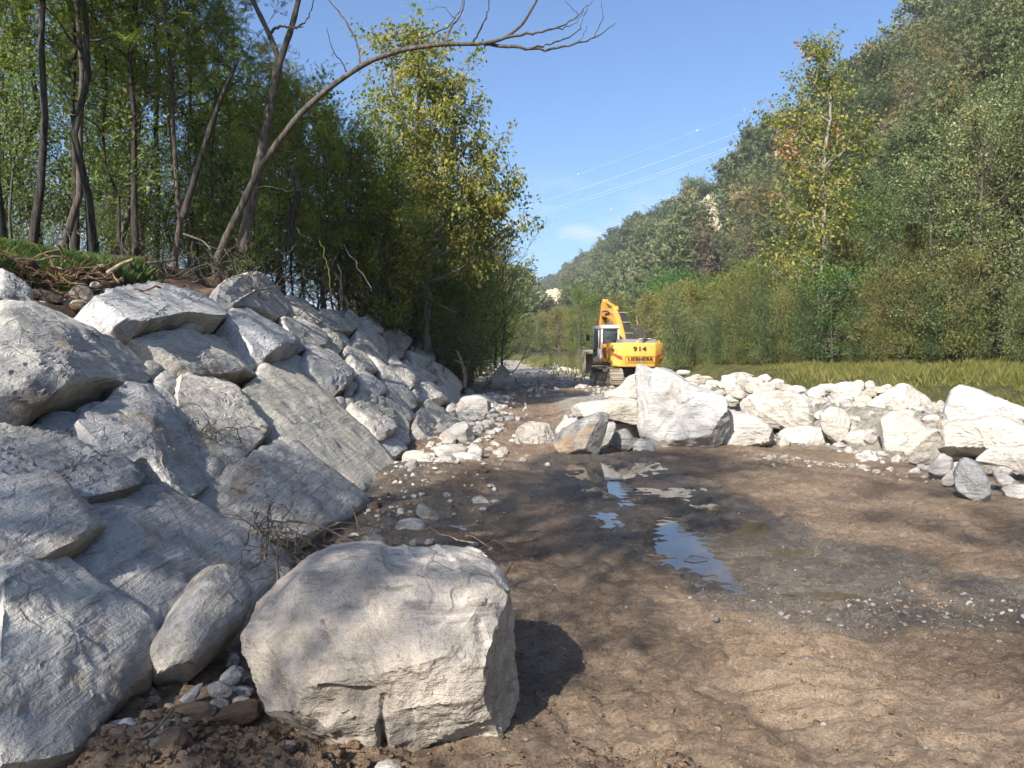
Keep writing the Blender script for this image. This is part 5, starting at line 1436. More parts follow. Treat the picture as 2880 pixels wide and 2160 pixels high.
# ---- right-hand trees and shrubs behind the meadow
GR = "broad trees behind the meadow"
for X, d, k, s in [(2000, 27, "pop0", .60), (2110, 25, "pop0", .72), (2240, 26, "pop0", .82), (2180, 31, "pop0", .92), (2060, 31, "pop1", .85), (1930, 32, "pop0", .62), (1960, 28, "pop1", .55), (2330, 23, "pop0", .8), (2150, 28, "pop1", .8)]:
    p = at(X * S2, HORIZ, d)
    P(k, p[0], p[1], s=s, label="broad bushy grey-green tree at the right behind the meadow", group=GR)
for X, d, k, s in [(1840, 33, "pop1", .60), (1770, 34, "pop1", .52), (1700, 36, "pop1", .52), (1640, 39, "fill0", .62), (1590, 42, "fill0", .6), (1540, 46, "fill1", .55), (1500, 43, "fill0", .55), (1880, 36, "fill1", .85), (1610, 50, "fill1", .7), (1700, 46, "fill0", .85), (1800, 44, "fill1", .95)]:
    p = at(X * S2, HORIZ, d)
    P(k, p[0], p[1], s=s, label="mid-height olive-green tree in the belt between excavator and broad trees", group="trees in the belt right of the excavator")
for X, d, s in [(1480, 75, 1.2), (1440, 85, 1.3)]:
    p = at(X * S2, HORIZ, d)
    P("fill2", p[0], p[1], s=s, label="bright green round tree low on the slope behind the excavator", group="bright green trees behind the excavator")
p = at(1800 * S2, HORIZ, 29)
P("fill2", p[0], p[1], s=.55, label="bright green low tree at the foot of the thin poplar")
for X, d in [(1130, 128), (1170, 120), (1210, 108), (1250, 98), (1290, 90), (1330, 82), (1370, 72), (1410, 62), (1450, 54), (1480, 50), (1090, 140), (1060, 152), (1110, 150), (1160, 138), (1220, 124), (1270, 112), (1330, 96), (1390, 82), (1440, 70), (1240, 112), (1180, 132), (1060, 170), (1300, 110), (1360, 100), (1420, 100), (1490, 64), (1540, 60), (1030, 150), (1045, 165)]:
    p = at(X * S2, HORIZ, d)
    P(rt.choice(["fill0", "fill1", "fill0"]), p[0], p[1], s=rt.uniform(.6, .9) * (1.15 if d > 95 else .85), label="bushy tree of the green belt along the far bend behind the excavator", group="trees of the far belt behind the excavator")
for X, d in [(1460, 33), (1500, 34), (1550, 33), (1600, 32), (1650, 31), (1700, 30), (1740, 29), (1850, 28), (1900, 27), (1960, 26), (2010, 25.5), (2200, 21.5), (2100, 24.5), (1520, 38), (1575, 36), (1680, 33), (2250, 20.5)]:
    p = at(X * S2, HORIZ, d)
    P(rt.choice(["wil0", "wil1"]), p[0], p[1], s=rt.uniform(.5, .78) * (.8 if X > 1990 else 1), label="feathery willow shrub at the back edge of the meadow", cat="shrub", group="willow shrubs at the back of the meadow")
p = at(2085 * S2, HORIZ, 22.5)
P("wil0", p[0], p[1], s=.72, label="pale olive willow shrub standing forward of the dark trees at the right", cat="shrub")
for X, d in [(1190, 74), (1235, 60), (1258, 52)]:
    p = at(X * S2, HORIZ, d)
    P(rt.choice(["wil0", "wil1"]), p[0], p[1], s=rt.uniform(.3, .5), label="low shrub on the gravel bar beyond the excavator", cat="shrub", group="low shrubs on the far gravel bar")

# ---- trees on the bank behind and beside the viewer, whose shade falls on the wall and the mud
GS = "trees on the bank beside the viewer"
for x, y, k, s, rz_ in SHADE_TREES:
    P(k, x, y, rz=rz_, s=s, label="tree on the left bank beside the viewer, outside the view", group=GS)

# ---- hillside wood: the nearest and largest trees singly, the rest as one mass
def hill_maker(seed, H, leafm, n, L, sz):
    return lambda: make_tree("hillside_tree", seed, H, .16, n, sz, "clump", leafm, "bark", .5, .1, cs=.12, nb=20, L=L, up=.4, sub=5, prof="round", wobble=.12, subL=.5, sides=5)
mk["h0"] = hill_maker(41, 7.0, "hill_green", 1500, 3.0, .42)
mk["h1"] = hill_maker(42, 8.5, "hill_grey", 1500, 3.2, .42)
mk["h2"] = hill_maker(43, 6.5, "hill_olive", 1400, 2.8, .42)
mk["h3"] = hill_maker(44, 9.5, "hill_green", 1700, 3.0, .42)
mk["n0"] = lambda: make_tree("hillside_tree", 46, 7.0, .14, 4200, .17, "clump", "hill_green", "bark", .38, .1, cs=.10, nb=26, L=2.9, up=.4, sub=7, prof="round", wobble=.12, subL=.5, sides=5)
mk["n1"] = lambda: make_tree("hillside_tree", 47, 8.0, .14, 4200, .17, "clump", "hill_grey", "bark", .38, .1, cs=.12, nb=26, L=3.0, up=.45, sub=7, prof="round", wobble=.12, subL=.5, sides=5)
mk["n2"] = lambda: make_tree("hillside_tree", 48, 6.5, .14, 3800, .17, "clump", "hill_olive", "bark", .38, .1, cs=.10, nb=26, L=2.7, up=.5, sub=7, prof="vase", wobble=.12, subL=.5, sides=5)
mk["nb"] = lambda: make_tree("hillside_tree", 49, 7.0, .12, 1100, .16, "clump", "leaf_brown", "bark_pale", .35, .1, cs=.15, nb=30, L=2.3, up=.7, sub=8, prof="vase", wobble=.1, subL=.6, sides=5, bare=.4)
mk["hb"] = lambda: make_tree("hillside_tree", 45, 7.0, .12, 420, .35, "clump", "leaf_brown", "bark_pale", .4, .1, cs=.15, nb=26, L=2.3, up=.7, sub=7, prof="vase", wobble=.1, subL=.6, sides=5, bare=.5)
rh = random.Random(77)
cells = []
BARE = [(at(1535 * S2, 480 * S2, 197), 15), (at(1190 * S2, 650 * S2, 420), 28), (at(1572 * S2, 525 * S2, 188), 12)]
yv = 24.0
while yv < 900:
    stp = 4.2 + yv * .012
    rx_, rz_ = ridge(yv)
    slope_len = math.hypot(float(rx_) - float(hfoot(yv)), float(rz_))
    nt_ = int(slope_len / (4.2 + yv * .008))
    for k in range(nt_ + 1):
        t = (k + rh.uniform(-.35, .35)) / nt_
        yy = yv + rh.uniform(-.5, .5) * stp
        if t < -.02 or t > 1.08: continue
        hx, hy_, hz = hill_pt(np.array([yy]), np.array([t]))
        hx, hz = float(hx[0]), float(hz[0])
        if hx / max(yy, 1) > .80 or hx / yy < -.10: continue
        if any(np.linalg.norm(np.array([hx, yy, hz]) - c) < r for c, r in BARE): continue
        ax_, az_ = hx / yy, (hz + 4 - 1.65) / yy
        if any(yy < c[1] + 5 and math.hypot(ax_ - c[0] / c[1], (az_ - (c[2] - 1.65) / c[1])) < .034 * (r / 15) * (190 / c[1]) for c, r in BARE): continue
        cells.append((math.hypot(hx, yy, hz), hx, yy, hz, rh.choice(["h0", "h1", "h1", "h2", "h3", "h0"]) if rh.random() > .09 else "hb", rh.uniform(.75, 1.25) * (1 + yv * .0012), rh.uniform(0, 6.28)))
    yv += stp
vis = [c for c in cells if (c[3] - 1.65) / c[2] > .08 or c[2] > 130]
vis.sort()
LH = {"h0": "dark green", "h1": "grey-green", "h2": "olive yellowish", "h3": "tall dark green", "hb": "half-bare brownish"}
single = vis[:290]
rest = vis[290:]
for dist_, x, y, z, k, s, rz in single:
    lk = k
    if dist_ < 125:
        k = {"h0": "n0", "h1": "n1", "h2": "n2", "h3": "n0", "hb": "nb"}[k]
    plant(k, mk[k], x, y, z - .3, rz, s, "%s tree on the near part of the steep wooded hillside" % LH[lk], "tree", "%s trees on the near hillside" % LH[lk], sz=s * rh.uniform(.8, 1.15))

def gn_forest(name, pts, crown_objs):
    """the far wood: crowns instanced on points"""
    me = fast_mesh(name, np.array([p[:3] for p in pts]), np.zeros((0, 3), int)) if False else bpy.data.meshes.new(name)
    me.from_pydata([p[:3] for p in pts], [], [])
    sa = me.attributes.new("tree_scale", "FLOAT", "POINT"); sa.data.foreach_set("value", np.array([p[3] for p in pts], np.float32))
    ra = me.attributes.new("tree_turn", "FLOAT", "POINT"); ra.data.foreach_set("value", np.array([p[4] for p in pts], np.float32))
    ia = me.attributes.new("tree_kind", "INT", "POINT"); ia.data.foreach_set("value", np.array([p[5] for p in pts], np.int32))
    o = link(name, me)
    ng = bpy.data.node_groups.new(name, "GeometryNodeTree")
    ng.interface.new_socket("Geometry", in_out="INPUT", socket_type="NodeSocketGeometry")
    ng.interface.new_socket("Geometry", in_out="OUTPUT", socket_type="NodeSocketGeometry")
    gi, go = ng.nodes.new("NodeGroupInput"), ng.nodes.new("NodeGroupOutput")
    g2i = ng.nodes.new("GeometryNodeGeometryToInstance")
    for co in crown_objs:
        oi = ng.nodes.new("GeometryNodeObjectInfo"); oi.inputs["Object"].default_value = co
        oi.inputs["As Instance"].default_value = True
        ng.links.new(oi.outputs["Geometry"], g2i.inputs[0])
    iop = ng.nodes.new("GeometryNodeInstanceOnPoints")
    def attr(nm, dt):
        a = ng.nodes.new("GeometryNodeInputNamedAttribute"); a.data_type = dt; a.inputs["Name"].default_value = nm
        return a.outputs["Attribute"]
    cmb = ng.nodes.new("ShaderNodeCombineXYZ")
    ng.links.new(attr("tree_turn", "FLOAT"), cmb.inputs[2])
    ng.links.new(gi.outputs[0], iop.inputs["Points"])
    ng.links.new(g2i.outputs[0], iop.inputs["Instance"])
    iop.inputs["Pick Instance"].default_value = True
    ng.links.new(attr("tree_kind", "INT"), iop.inputs["Instance Index"])
    ng.links.new(cmb.outputs[0], iop.inputs["Rotation"])
    ng.links.new(attr("tree_scale", "FLOAT"), iop.inputs["Scale"])
    ng.links.new(iop.outputs[0], go.inputs[0])
    md = o.modifiers.new("wood", "NODES"); md.node_group = ng
    return o
for k in ("h0", "h1", "h2", "h3", "hb"):
    if k not in _first:
        c_ = next(c for c in rest if c[4] == k)
        plant(k, mk[k], c_[1], c_[2], c_[3] - .3, c_[6], c_[5], "%s tree on the near part of the steep wooded hillside" % LH[k], "tree", "%s trees on the near hillside" % LH[k])
        rest.remove(c_)
kinds = [k for k in ("h0", "h1", "h2", "h3", "hb") if k in _first]
crowns = [[c for c in _first[k].children if c.name.startswith("crown")][0] for k in kinds]
far = gn_forest("hillside_wood", [(x, y, z - .3, s, rz, kinds.index(k)) for _, x, y, z, k, s, rz in rest], crowns)
tag(far, "far wood covering the hillside as one grey-green mass", "woodland", kind="stuff")
# far side of the valley: low blue-green woods closing the view
farp = []
for _ in range(420):
    y = rh.uniform(150, 800)
    x = rh.uniform(-.22, .06) * y
    farp.append((x, y, rh.uniform(0, 3) + max(0, (y - 380) * .03), rh.uniform(.9, 1.7), rh.uniform(0, 6.28), rh.randrange(len(kinds))))
tag(gn_forest("valley_wood", farp, crowns), "far green wood closing the valley beyond the bend", "woodland", kind="stuff")

# ---- the bare tree leaning out over the river and the forked one behind it
def dpts(pts, d, dd=0.0):
    n = len(pts)
    return np.array([at(X * S2, Y * S2, d + dd * i / max(1, n - 1)) for i, (X, Y) in enumerate(pts)])
def smooth_path(P, k=4):
    P = np.asarray(P, float)
    n = len(P)
    t = np.arange(n); tt = np.linspace(0, n - 1, (n - 1) * k + 1)
    out = np.stack([np.interp(tt, t, P[:, a]) for a in range(P.shape[1])], 1)
    for _ in range(2):
        out[1:-1] = .25 * out[:-2] + .5 * out[1:-1] + .25 * out[2:]
    return out
def limb_tree(name, limbs, mat, label, d0):
    """limbs: (display points, distance, distance change, start radius, end radius); first is the trunk"""
    b = dpts(limbs[0][0][:1], limbs[0][1])[0]
    root = empty(name, b)
    rg_ = np.random.default_rng(len(limbs))
    for i, (pts, d, dd, r0, r1) in enumerate(limbs):
        Pp = smooth_path(dpts(pts, d, dd) - b, 5)
        if r0 < .05:
            Pp[1:-1] += rg_.normal(size=Pp[1:-1].shape) * .012
        mb = MB()
        n = len(Pp)
        mb.tube(Pp, np.linspace(r0, r1, n) * (1 + .07 * np.sin(np.arange(n) * 1.7)), 10 if i == 0 else 6)
        mb.build("trunk" if i == 0 else "branch", M[mat], root)
    return tag(root, label, "tree")
lean = [([(470, 560), (490, 510), (520, 450), (556, 372), (600, 308), (650, 243), (720, 182), (800, 130), (880, 105), (960, 95), (1040, 95), (1090, 84), (1130, 52), (1160, 0), (1175, -40)], 13.0, -.6, .066, .016),
        ([(1045, 95), (1110, 100), (1180, 108), (1240, 97), (1285, 80), (1330, 50)], 12.6, -.2, .030, .006),
        ([(1090, 82), (1150, 72), (1200, 62), (1235, 45), (1270, 10)], 12.5, -.3, .024, .006),
        ([(1150, 104), (1200, 90), (1245, 75), (1260, 40), (1280, 0)], 12.4, .3, .016, .005),
        ([(1280, 82), (1300, 50), (1300, 0)], 12.3, 0, .010, .004),
        ([(960, 95), (975, 60), (1000, 30), (1005, -20)], 12.7, .4, .022, .010),
        ([(885, 104), (910, 80), (960, 62), (985, 40), (1000, 0)], 12.7, .5, .018, .007),
        ([(1020, 93), (1040, 60), (1055, 20), (1060, -20)], 12.6, -.4, .018, .007),
        ([(778, 140), (775, 100), (750, 50), (715, 5), (700, -20)], 12.8, .4, .022, .008),
        ([(755, 162), (720, 110), (705, 60)], 12.8, -.4, .012, .004),
        ([(1200, 62), (1240, 55), (1262, 20)], 12.4, -.2, .010, .004),
        ([(985, 40), (960, 15), (920, 20)], 12.5, 0, .008, .003),
        ([(1240, 97), (1262, 75), (1268, 55)], 12.3, .1, .008, .003),
        ([(590, 325), (640, 330), (700, 300)], 12.9, .3, .018, .006),
        ([(1235, 45), (1250, 30), (1225, 10), (1215, -10)], 12.4, -.2, .007, .003),
        ([(540, 408), (580, 402), (620, 415), (650, 408)], 12.9, -.5, .012, .004)]
limb_tree("leaning_tree", lean, "bark", "long bare tree leaning out over the riverbed with naked twigs against the sky", 13)
fork = [([(520, 545), (545, 430), (565, 330), (580, 250), (592, 190), (603, 135)], 15.0, 0, .105, .075),
        ([(603, 140), (595, 105), (575, 60), (548, 5), (530, -40)], 15.0, 0, .065, .045),
        ([(600, 150), (612, 110), (630, 60), (645, 0), (652, -50)], 15.0, 0, .07, .045),
        ([(578, 82), (590, 62), (612, 56), (630, 62), (655, 58)], 15.0, -.2, .035, .012),
        ([(566, 290), (545, 268), (515, 255), (480, 258)], 15.0, .3, .03, .01),
        ([(630, 60), (655, 55), (670, 30), (680, -10)], 15.0, .3, .02, .008)]
limb_tree("forked_tree", fork, "bark", "mossy forked trunk rising in a tall Y behind the leaning tree", 15)
limb_tree("dead_sapling", [([(395, 470), (425, 370), (470, 230), (505, 150), (515, 130)], 14.0, 0, .065, .02), ([(505, 150), (490, 140), (470, 142)], 14.0, 0, .02, .008)], "bark_dark", "dark slanting broken sapling left of the forked tree", 14)
limb_tree("bent_snag", [([(625, 545), (628, 480), (645, 420), (640, 380), (628, 360)], 17.0, 0, .09, .05)], "bark_dark", "thick bent stump-like trunk in the thicket right of the leaning tree", 17)
limb_tree("climbing_stem", [([(715, 640), (712, 590), (700, 545), (690, 520)], 13.2, 0, .012, .008)], "leaf_yellow", "thin yellow bramble shoot hanging in front of the dark thicket", 13)
# a thin airy bush at the end of the left bank
def airy():
    return make_tree("thin_bush", 52, 4.6, .05, 2600, .11, "narrow", "leaf_olive", "bark", .16, .4, cs=.1, nb=22, L=2.0, up=.5, sub=5, prof="vase", wobble=.1)
p = at(1085 * S2, HORIZ, 36)
plant("airy", airy, p[0], p[1], .6, 0.4, 1.0, "sparse twiggy bush against the sky at the end of the left bank", "bush")
mk["airy"] = airy
p = at(1070 * S2, HORIZ, 40)
P("airy", p[0], p[1], s=1.25, label="taller sparse bush behind the twiggy one at the left bank's end", cat="bush", z=.8)

# ---- stumps, roots, driftwood
def stump(X, Y, d, w, h, label):
    b = at(X * S2, Y * S2, d)
    b[2] = float(bank_z(b[0], b[1])) + .03
    root = empty("tree_stump", b)
    mb = MB()
    zz = np.linspace(-.25, h, 6)
    mb.tube(np.stack([0.02 * np.sin(zz * 9), 0 * zz, zz], 1), w * (1 + .5 * np.exp(-(zz + .25) * 7)), 12)
    mb.build("trunk", M["bark"], root)
    mc = MB()
    th = np.linspace(0, 2 * math.pi, 12, endpoint=False)
    rr = w * 1.0
    V = [(0, 0, h + .01)] + [(rr * math.cos(a), rr * math.sin(a), h + .004 * math.sin(5 * a)) for a in th]
    mc.add(V, [(0, 1 + k, 1 + (k + 1) % 12, 1 + (k + 1) % 12) for k in range(12)])
    me = bpy.data.meshes.new("cut_face"); me.from_pydata([tuple(v) for v in V], [], [(0, 1 + k, 1 + (k + 1) % 12) for k in range(12)])
    link("cut_face", me, M["cutwood"], root)
    tag(root, label, "stump")
stump(222, 497, 10.4, .07, .12, "short pale sawn stump in the grass at the wood's edge")
stump(362, 500, 11.6, .10, .08, "wide freshly sawn stump right of the grass, its cut face orange")

def tangle(name, c, n, rad, lmin, lmax, r, mat, label, cat, seed, flat=.6, vert=0.0, kind=None):
    rg_ = np.random.default_rng(seed)
    root_mb = MB()
    for _ in range(n):
        p = np.array(c) + rg_.normal(size=3) * np.array(rad) * .5
        d = rg_.normal(size=3); d[2] = d[2] * flat + vert
        d /= np.linalg.norm(d)
        L = rg_.uniform(lmin, lmax)
        m = 7
        s = np.linspace(-.5, .5, m)
        q = p + d * (s * L)[:, None] + wob(rg_, m, L * .07)
        root_mb.tube(q, r * rg_.uniform(.35, 1.25) * np.linspace(1, .45, m), 5)
    o = root_mb.build(name, M[mat])
    return tag(o, label, cat, kind=kind or 'stuff')
def T(X, Y, d):
    return at(X * S2, Y * S2, d)
tangle("root_tangle", T(45, 600, 8.6), 90, (1.0, .7, .22), .3, .9, .012, "root", "reddish tangle of torn roots heaped on the shelf beside the grass", "roots", 1)
tangle("root_tangle", T(120, 590, 8.9), 14, (.6, .4, .2), .3, .7, .016, "driftwood", "bleached thicker roots at the right end of the reddish tangle", "roots", 2)
tangle("root_clump", T(588, 1150, 4.75), 34, (.12, .12, .2), .15, .36, .006, "driftwood", "upright clump of pale dry roots behind the near boulder", "roots", 3, flat=2.2, vert=.5)
tangle("root_clump", T(445, 945, 6.5), 26, (.26, .2, .05), .25, .6, .008, "driftwood", "dry twigs caught on the slab halfway up the wall", "twigs", 4, flat=.25)
tangle("twig_litter", T(700, 1180, 5.3), 60, (.9, .5, .05), .25, .7, .006, "driftwood", "litter of dry twigs on the mud behind the near boulder", "twigs", 5, flat=.12)
tangle("exposed_roots", T(430, 585, 13.3), 120, (2.6, 1.2, .55), .3, 1.0, .012, "bark", "thin dark roots hanging from the eroded bank under the wood", "roots", 6, flat=1.2)
tangle("exposed_roots", T(620, 640, 19.5), 130, (2.6, 2.0, .7), .4, 1.2, .012, "bark", "dark roots and dry stalks of the bank behind the wall's pale top stone", "roots", 7, flat=1.2)
tangle("exposed_roots", T(960, 770, 27.8), 90, (2.2, 2.0, .9), .6, 1.6, .02, "bark", "dark brushwood at the far end of the rock wall", "brushwood", 8, flat=1.0)
def stick(name, pts, d, r0, r1, mat, label, cat="stick", dd=0.0):
    Pp = smooth_path(dpts(pts, d, dd), 4)
    mb = MB(); mb.tube(Pp, np.linspace(r0, r1, len(Pp)), 6)
    return tag(mb.build(name, M[mat]), label, cat)
limb_tree("dead_snag", [([(1002, 838), (1006, 815), (1000, 790), (992, 770), (988, 758)], 26.5, 0, .09, .03), ([(1004, 800), (1012, 785), (1018, 770)], 26.5, 0, .04, .015), ([(998, 786), (985, 778), (975, 785)], 26.5, 0, .03, .01)], "driftwood", "bleached dead snag at the wall's far end", 26)
limb_tree("small_snag", [([(1158, 852), (1160, 832), (1162, 812)], 28.5, 0, .08, .03), ([(1160, 838), (1150, 846), (1138, 850)], 28.5, 0, .06, .02), ([(1160, 832), (1170, 820)], 28.5, 0, .04, .02)], "driftwood", "small dark stump of driftwood on the track left of the excavator", 28)
stick("branch", [(618, 1125), (680, 1130), (740, 1160), (780, 1175)], 4.9, .010, .006, "driftwood", "curved thin branch from the root clump over the slab")
stick("branch", [(775, 1150), (770, 1120), (760, 1095)], 5.6, .008, .004, "driftwood", "thin twig leaning on the slab below the banded one")
stick("branch", [(232, 590), (262, 570), (288, 560)], 9.6, .03, .018, "driftwood", "short broken branch sticking out of the bank below the grass")
stick("branch", [(318, 568), (350, 565), (380, 560)], 10.2, .025, .02, "bark", "dark root log embedded across the eroded bank")
stick("branch", [(395, 505), (440, 520), (455, 540)], 10.6, .016, .008, "driftwood", "pale bent branch lying below the wide stump")
stick("branch", [(1390, 1197), (1430, 1203), (1480, 1208)], 6.1, .008, .006, "root", "reddish stick floating at the edge of the blue puddle")
stick("branch", [(1478, 1205), (1500, 1200), (1530, 1206)], 6.05, .008, .004, "root", "second reddish stick in the blue puddle, on the right")
stick("branch", [(1085, 1250), (1100, 1225), (1105, 1215)], 5.2, .012, .008, "driftwood", "pale splinter on the brown mud right of the near boulder's top")
stick("branch", [(1110, 1172), (1135, 1168), (1160, 1164)], 6.0, .010, .012, "driftwood", "pale flat splinter of wood on the brown mud")
stick("branch", [(370, 1010 + 60), (372, 1030), (360, 1000), (345, 985)], 6.0, .008, .006, "driftwood", "dry root running down the joint between two slabs")
stick("branch", [(300, 1600), (345, 1570), (375, 1530)], 2.75, .006, .004, "driftwood", "pale rootlet lying on the muddy brown block")
stick("branch", [(600, 1255), (598, 1215), (600, 1175)], 4.55, .008, .006, "driftwood", "white bent root hanging against the big slab's lower end")
for X, Y, d_, L in ((706, 470, 20, 2.0), (560, 480, 17, 2.4), (850, 520, 26, 2.2), (925, 440, 30, 2.0)):
    pass

# ---- grass
def grass(name, spots, hmin, hmax, w, mat, label, seed, lean_=.35):
    rg_ = np.random.default_rng(seed)
    S = np.array(spots)
    n = len(S)
    a = rg_.uniform(0, 6.283, n)
    h = rg_.uniform(hmin, hmax, n)
    ln = rg_.normal(size=(n, 2)) * lean_ * h[:, None]
    dx, dy = np.cos(a) * w, np.sin(a) * w
    z0 = S[:, 2]
    V = np.stack([np.stack([S[:, 0] - dx, S[:, 1] - dy, z0 - .02], 1), np.stack([S[:, 0] + dx, S[:, 1] + dy, z0 - .02], 1),
                  np.stack([S[:, 0] + ln[:, 0] * .4 + dx * .7, S[:, 1] + ln[:, 1] * .4 + dy * .7, z0 + h * .6], 1), np.stack([S[:, 0] + ln[:, 0], S[:, 1] + ln[:, 1], z0 + h], 1)], 1).reshape(-1, 3)
    F = np.arange(n * 4).reshape(-1, 4)
    return tag(link(name, fast_mesh(name, V, F, False), M[mat]), label, "grass", kind="stuff")
rgg = np.random.default_rng(91)
xs = rgg.uniform(-9.0, -5.0, 42000); ys = rgg.uniform(6.0, 13.5, 42000)
e_ = foot_x(ys) - xs
t_ = np.interp(ys, [0, 9, 13, 26], [2.7, 2.75, 3.45, 3.3])
s_ = e_ - t_
nz = fbm2(xs, ys, .9, 3, 13)
ok = (s_ > 1.0 + .25 * nz) & (s_ < 4.2) & (xs / ys < -.30 - .12 * nz) & (rgg.random(len(xs)) < 1.05 - .25 * np.abs(xs / ys + .6))
xs, ys = xs[ok], ys[ok]
grass("bank_grass", np.stack([xs, ys, bank_z(xs, ys)], 1), .05, .16, .005, "grass_green", "lush green grass on top of the eroded left bank", 92, .45)
xs = rgg.uniform(6.5, 34, 420000); ys = 8 + 56 * rgg.random(420000) ** 1.7
e_ = xs - terr_edge(ys)
nz = fbm2(xs, ys, .25, 3, 14)
ok = (e_ > .35 + .3 * nz) & (xs / ys < .78) & (ys > 9)
xs, ys = xs[ok][:150000], ys[ok][:150000]
g_ = grass("meadow_grass", np.stack([xs, ys, terr_z(xs, ys) - .10 + .16 * fbm2(xs, ys, .5, 3, 16)], 1), .10, .30, .006, "grass_meadow", "yellow-green meadow grass behind the row of white blocks", 93, .3)
xs = rgg.uniform(-2, 8, 5200); ys = rgg.uniform(42, 110, 5200)
nz = fbm2(xs, ys, .22, 3, 15)
ok = (nz > .12) & (xs > np.interp(ys, [42, 60, 110], [3.0, 2.0, 1.0]))
xs, ys = xs[ok], ys[ok]
grass("bar_grass", np.stack([xs, ys, 0 * xs], 1), .2, .7, .03, "grass_meadow", "patchy green grass on the far gravel bar", 94, .3)

# ---- overhead cables and their marker balls
def cable(name, a, b, sag, r, label):
    n = 40
    t = np.linspace(0, 1, n)
    Pp = np.array(a) + (np.array(b) - np.array(a)) * t[:, None]
    Pp[:, 2] -= sag * 4 * t * (1 - t)
    mb = MB(); mb.tube(Pp, r, 5)
    return tag(mb.build(name, M["cable"]), label, "power line", "power lines crossing the valley")
M["cable"] = flat_mat("cable", (0.75, 0.76, 0.78), .4, .3)
M["ball"] = flat_mat("ball", (0.8, 0.78, 0.72), .5)
for (x0, y0, x1, y1, nm) in ((980, 497, 1700, 243, "topmost thin power line over the valley"), (980, 520, 1720, 260, "upper strand of the middle pair of power lines"), (980, 526, 1720, 266, "lower strand of the middle pair of power lines"),
                            (1000, 574, 1700, 366, "upper strand of the lowest pair of power lines"), (1000, 582, 1700, 376, "lower strand of the lowest pair of power lines")):
    cable("power_line", T(x0, y0, 300), T(x1, y1, 460), 2.0, .075, nm)
cable("power_line", T(1000, 468, 300), T(1800, 175, 460), 0.0, .03, "faintest power line, strung with two marker balls")
cable("power_line", T(1000, 540, 300), T(1700, 352, 460), 0.0, .03, "faint power line below the middle pair, with one marker ball")
for X, Y, lb in ((1506, 282, "reddish marker ball far along the power line"), (1250, 376, "upper white marker ball on the power line"), (1321, 452, "lower white marker ball on the power line")):
    bm_ = bmesh.new(); bmesh.ops.create_uvsphere(bm_, u_segments=16, v_segments=10, radius=.33)
    me = bpy.data.meshes.new("marker_ball"); bm_.to_mesh(me); bm_.free()
    o = link("marker_ball", me, M["ball"]); o.location = T(X, Y, 350)
    tag(o, lb, "marker ball")

# ---- bare cliffs in the hillside
def cliff(X, Y, d, w, h, label, seed):
    c = at(X * S2, Y * S2, d)
    rg_ = np.random.default_rng(seed)
    poly = [(w * .5 * math.cos(a) * rg_.uniform(.75, 1.2), h * .5 * math.sin(a) * rg_.uniform(.7, 1.2)) for a in np.linspace(0, 2 * math.pi, 16, endpoint=False)]
    me, cc, sz = rock_mesh("cliff", poly, .35 * h, .5 * h, seed, 90, 50, .6, 5, .09, .05, (.1, 1, .2))
    dirh = np.array([-.72, -.55, .42]); dirh /= np.linalg.norm(dirh)
    Vv = np.array([0, 0, 1.0]) - dirh * dirh[2]; Vv /= np.linalg.norm(Vv)
    o = link("cliff", me, M["cliff"], M=frame(c, np.cross(Vv, dirh), Vv, dirh))
    tag(o, label, "cliff")
cliff(1535, 478, 192, 11, 15, "beige bare cliff high on the wooded hillside", 301)
cliff(1575, 525, 183, 9, 11, "smaller brownish bare patch just right of the beige cliff", 302)
cliff(1188, 652, 400, 20, 15, "pale sandy cliff low at the far end of the hill", 303)
cliff(1235, 645, 400, 12, 9, "second pale scar right of the far sandy cliff", 304)
o = limb_tree("dead_tree", [([(2167, 85), (2166, 50), (2168, 12)], 62, 0, .20, .10)], "bark_pale", "pale dead trunk standing high on the hillside at the top corner", 62)

# ================================================================== EXCAVATOR
M["yellow"] = flat_mat("yellow_paint", (0.78, 0.46, 0.085), .5, dirt=(0.42, 0.26, 0.10), dirt_amt=.55, dscale=1.6)
M["orange"] = flat_mat("orange_paint", (0.68, 0.30, 0.04), .5, dirt=(0.35, 0.18, 0.07), dirt_amt=.6, dscale=1.6)
M["white_paint"] = flat_mat("white_paint", (0.68, 0.68, 0.67), .45, dirt=(0.42, 0.38, 0.32), dirt_amt=.6, dscale=1.8)
M["steel"] = flat_mat("steel", (0.33, 0.30, 0.26), .6, .25, dirt=(0.26, 0.20, 0.14), dirt_amt=.8)
M["muddy"] = flat_mat("muddy_steel", (0.30, 0.255, 0.20), .85, 0, dirt=(0.18, 0.145, 0.11), dirt_amt=.8)
M["black"] = flat_mat("black_rubber", (0.025, 0.025, 0.026), .6)
M["dark_metal"] = flat_mat("dark_metal", (0.055, 0.055, 0.058), .6)
M["hood_grey"] = flat_mat("hood_grey", (0.20, 0.20, 0.205), .55)
M["glass"] = flat_mat("cab_glass", (0.05, 0.06, 0.062), .06, spec=.8)
M["red"] = flat_mat("red_sticker", (0.55, 0.05, 0.035), .4)
M["text"] = flat_mat("lettering", (0.06, 0.03, 0.022), .5)
M["chrome"] = flat_mat("chrome_rod", (0.7, 0.7, 0.7), .2, 1.0)

EX_Y = 35.0
ex_p = at(1366 * S2, HORIZ, EX_Y)
EX = empty("excavator", (ex_p[0], EX_Y + 1.6, 0.0), R(7.5))
tag(EX, "yellow tracked excavator with white cab seen from behind, 914 on its tail", "excavator")

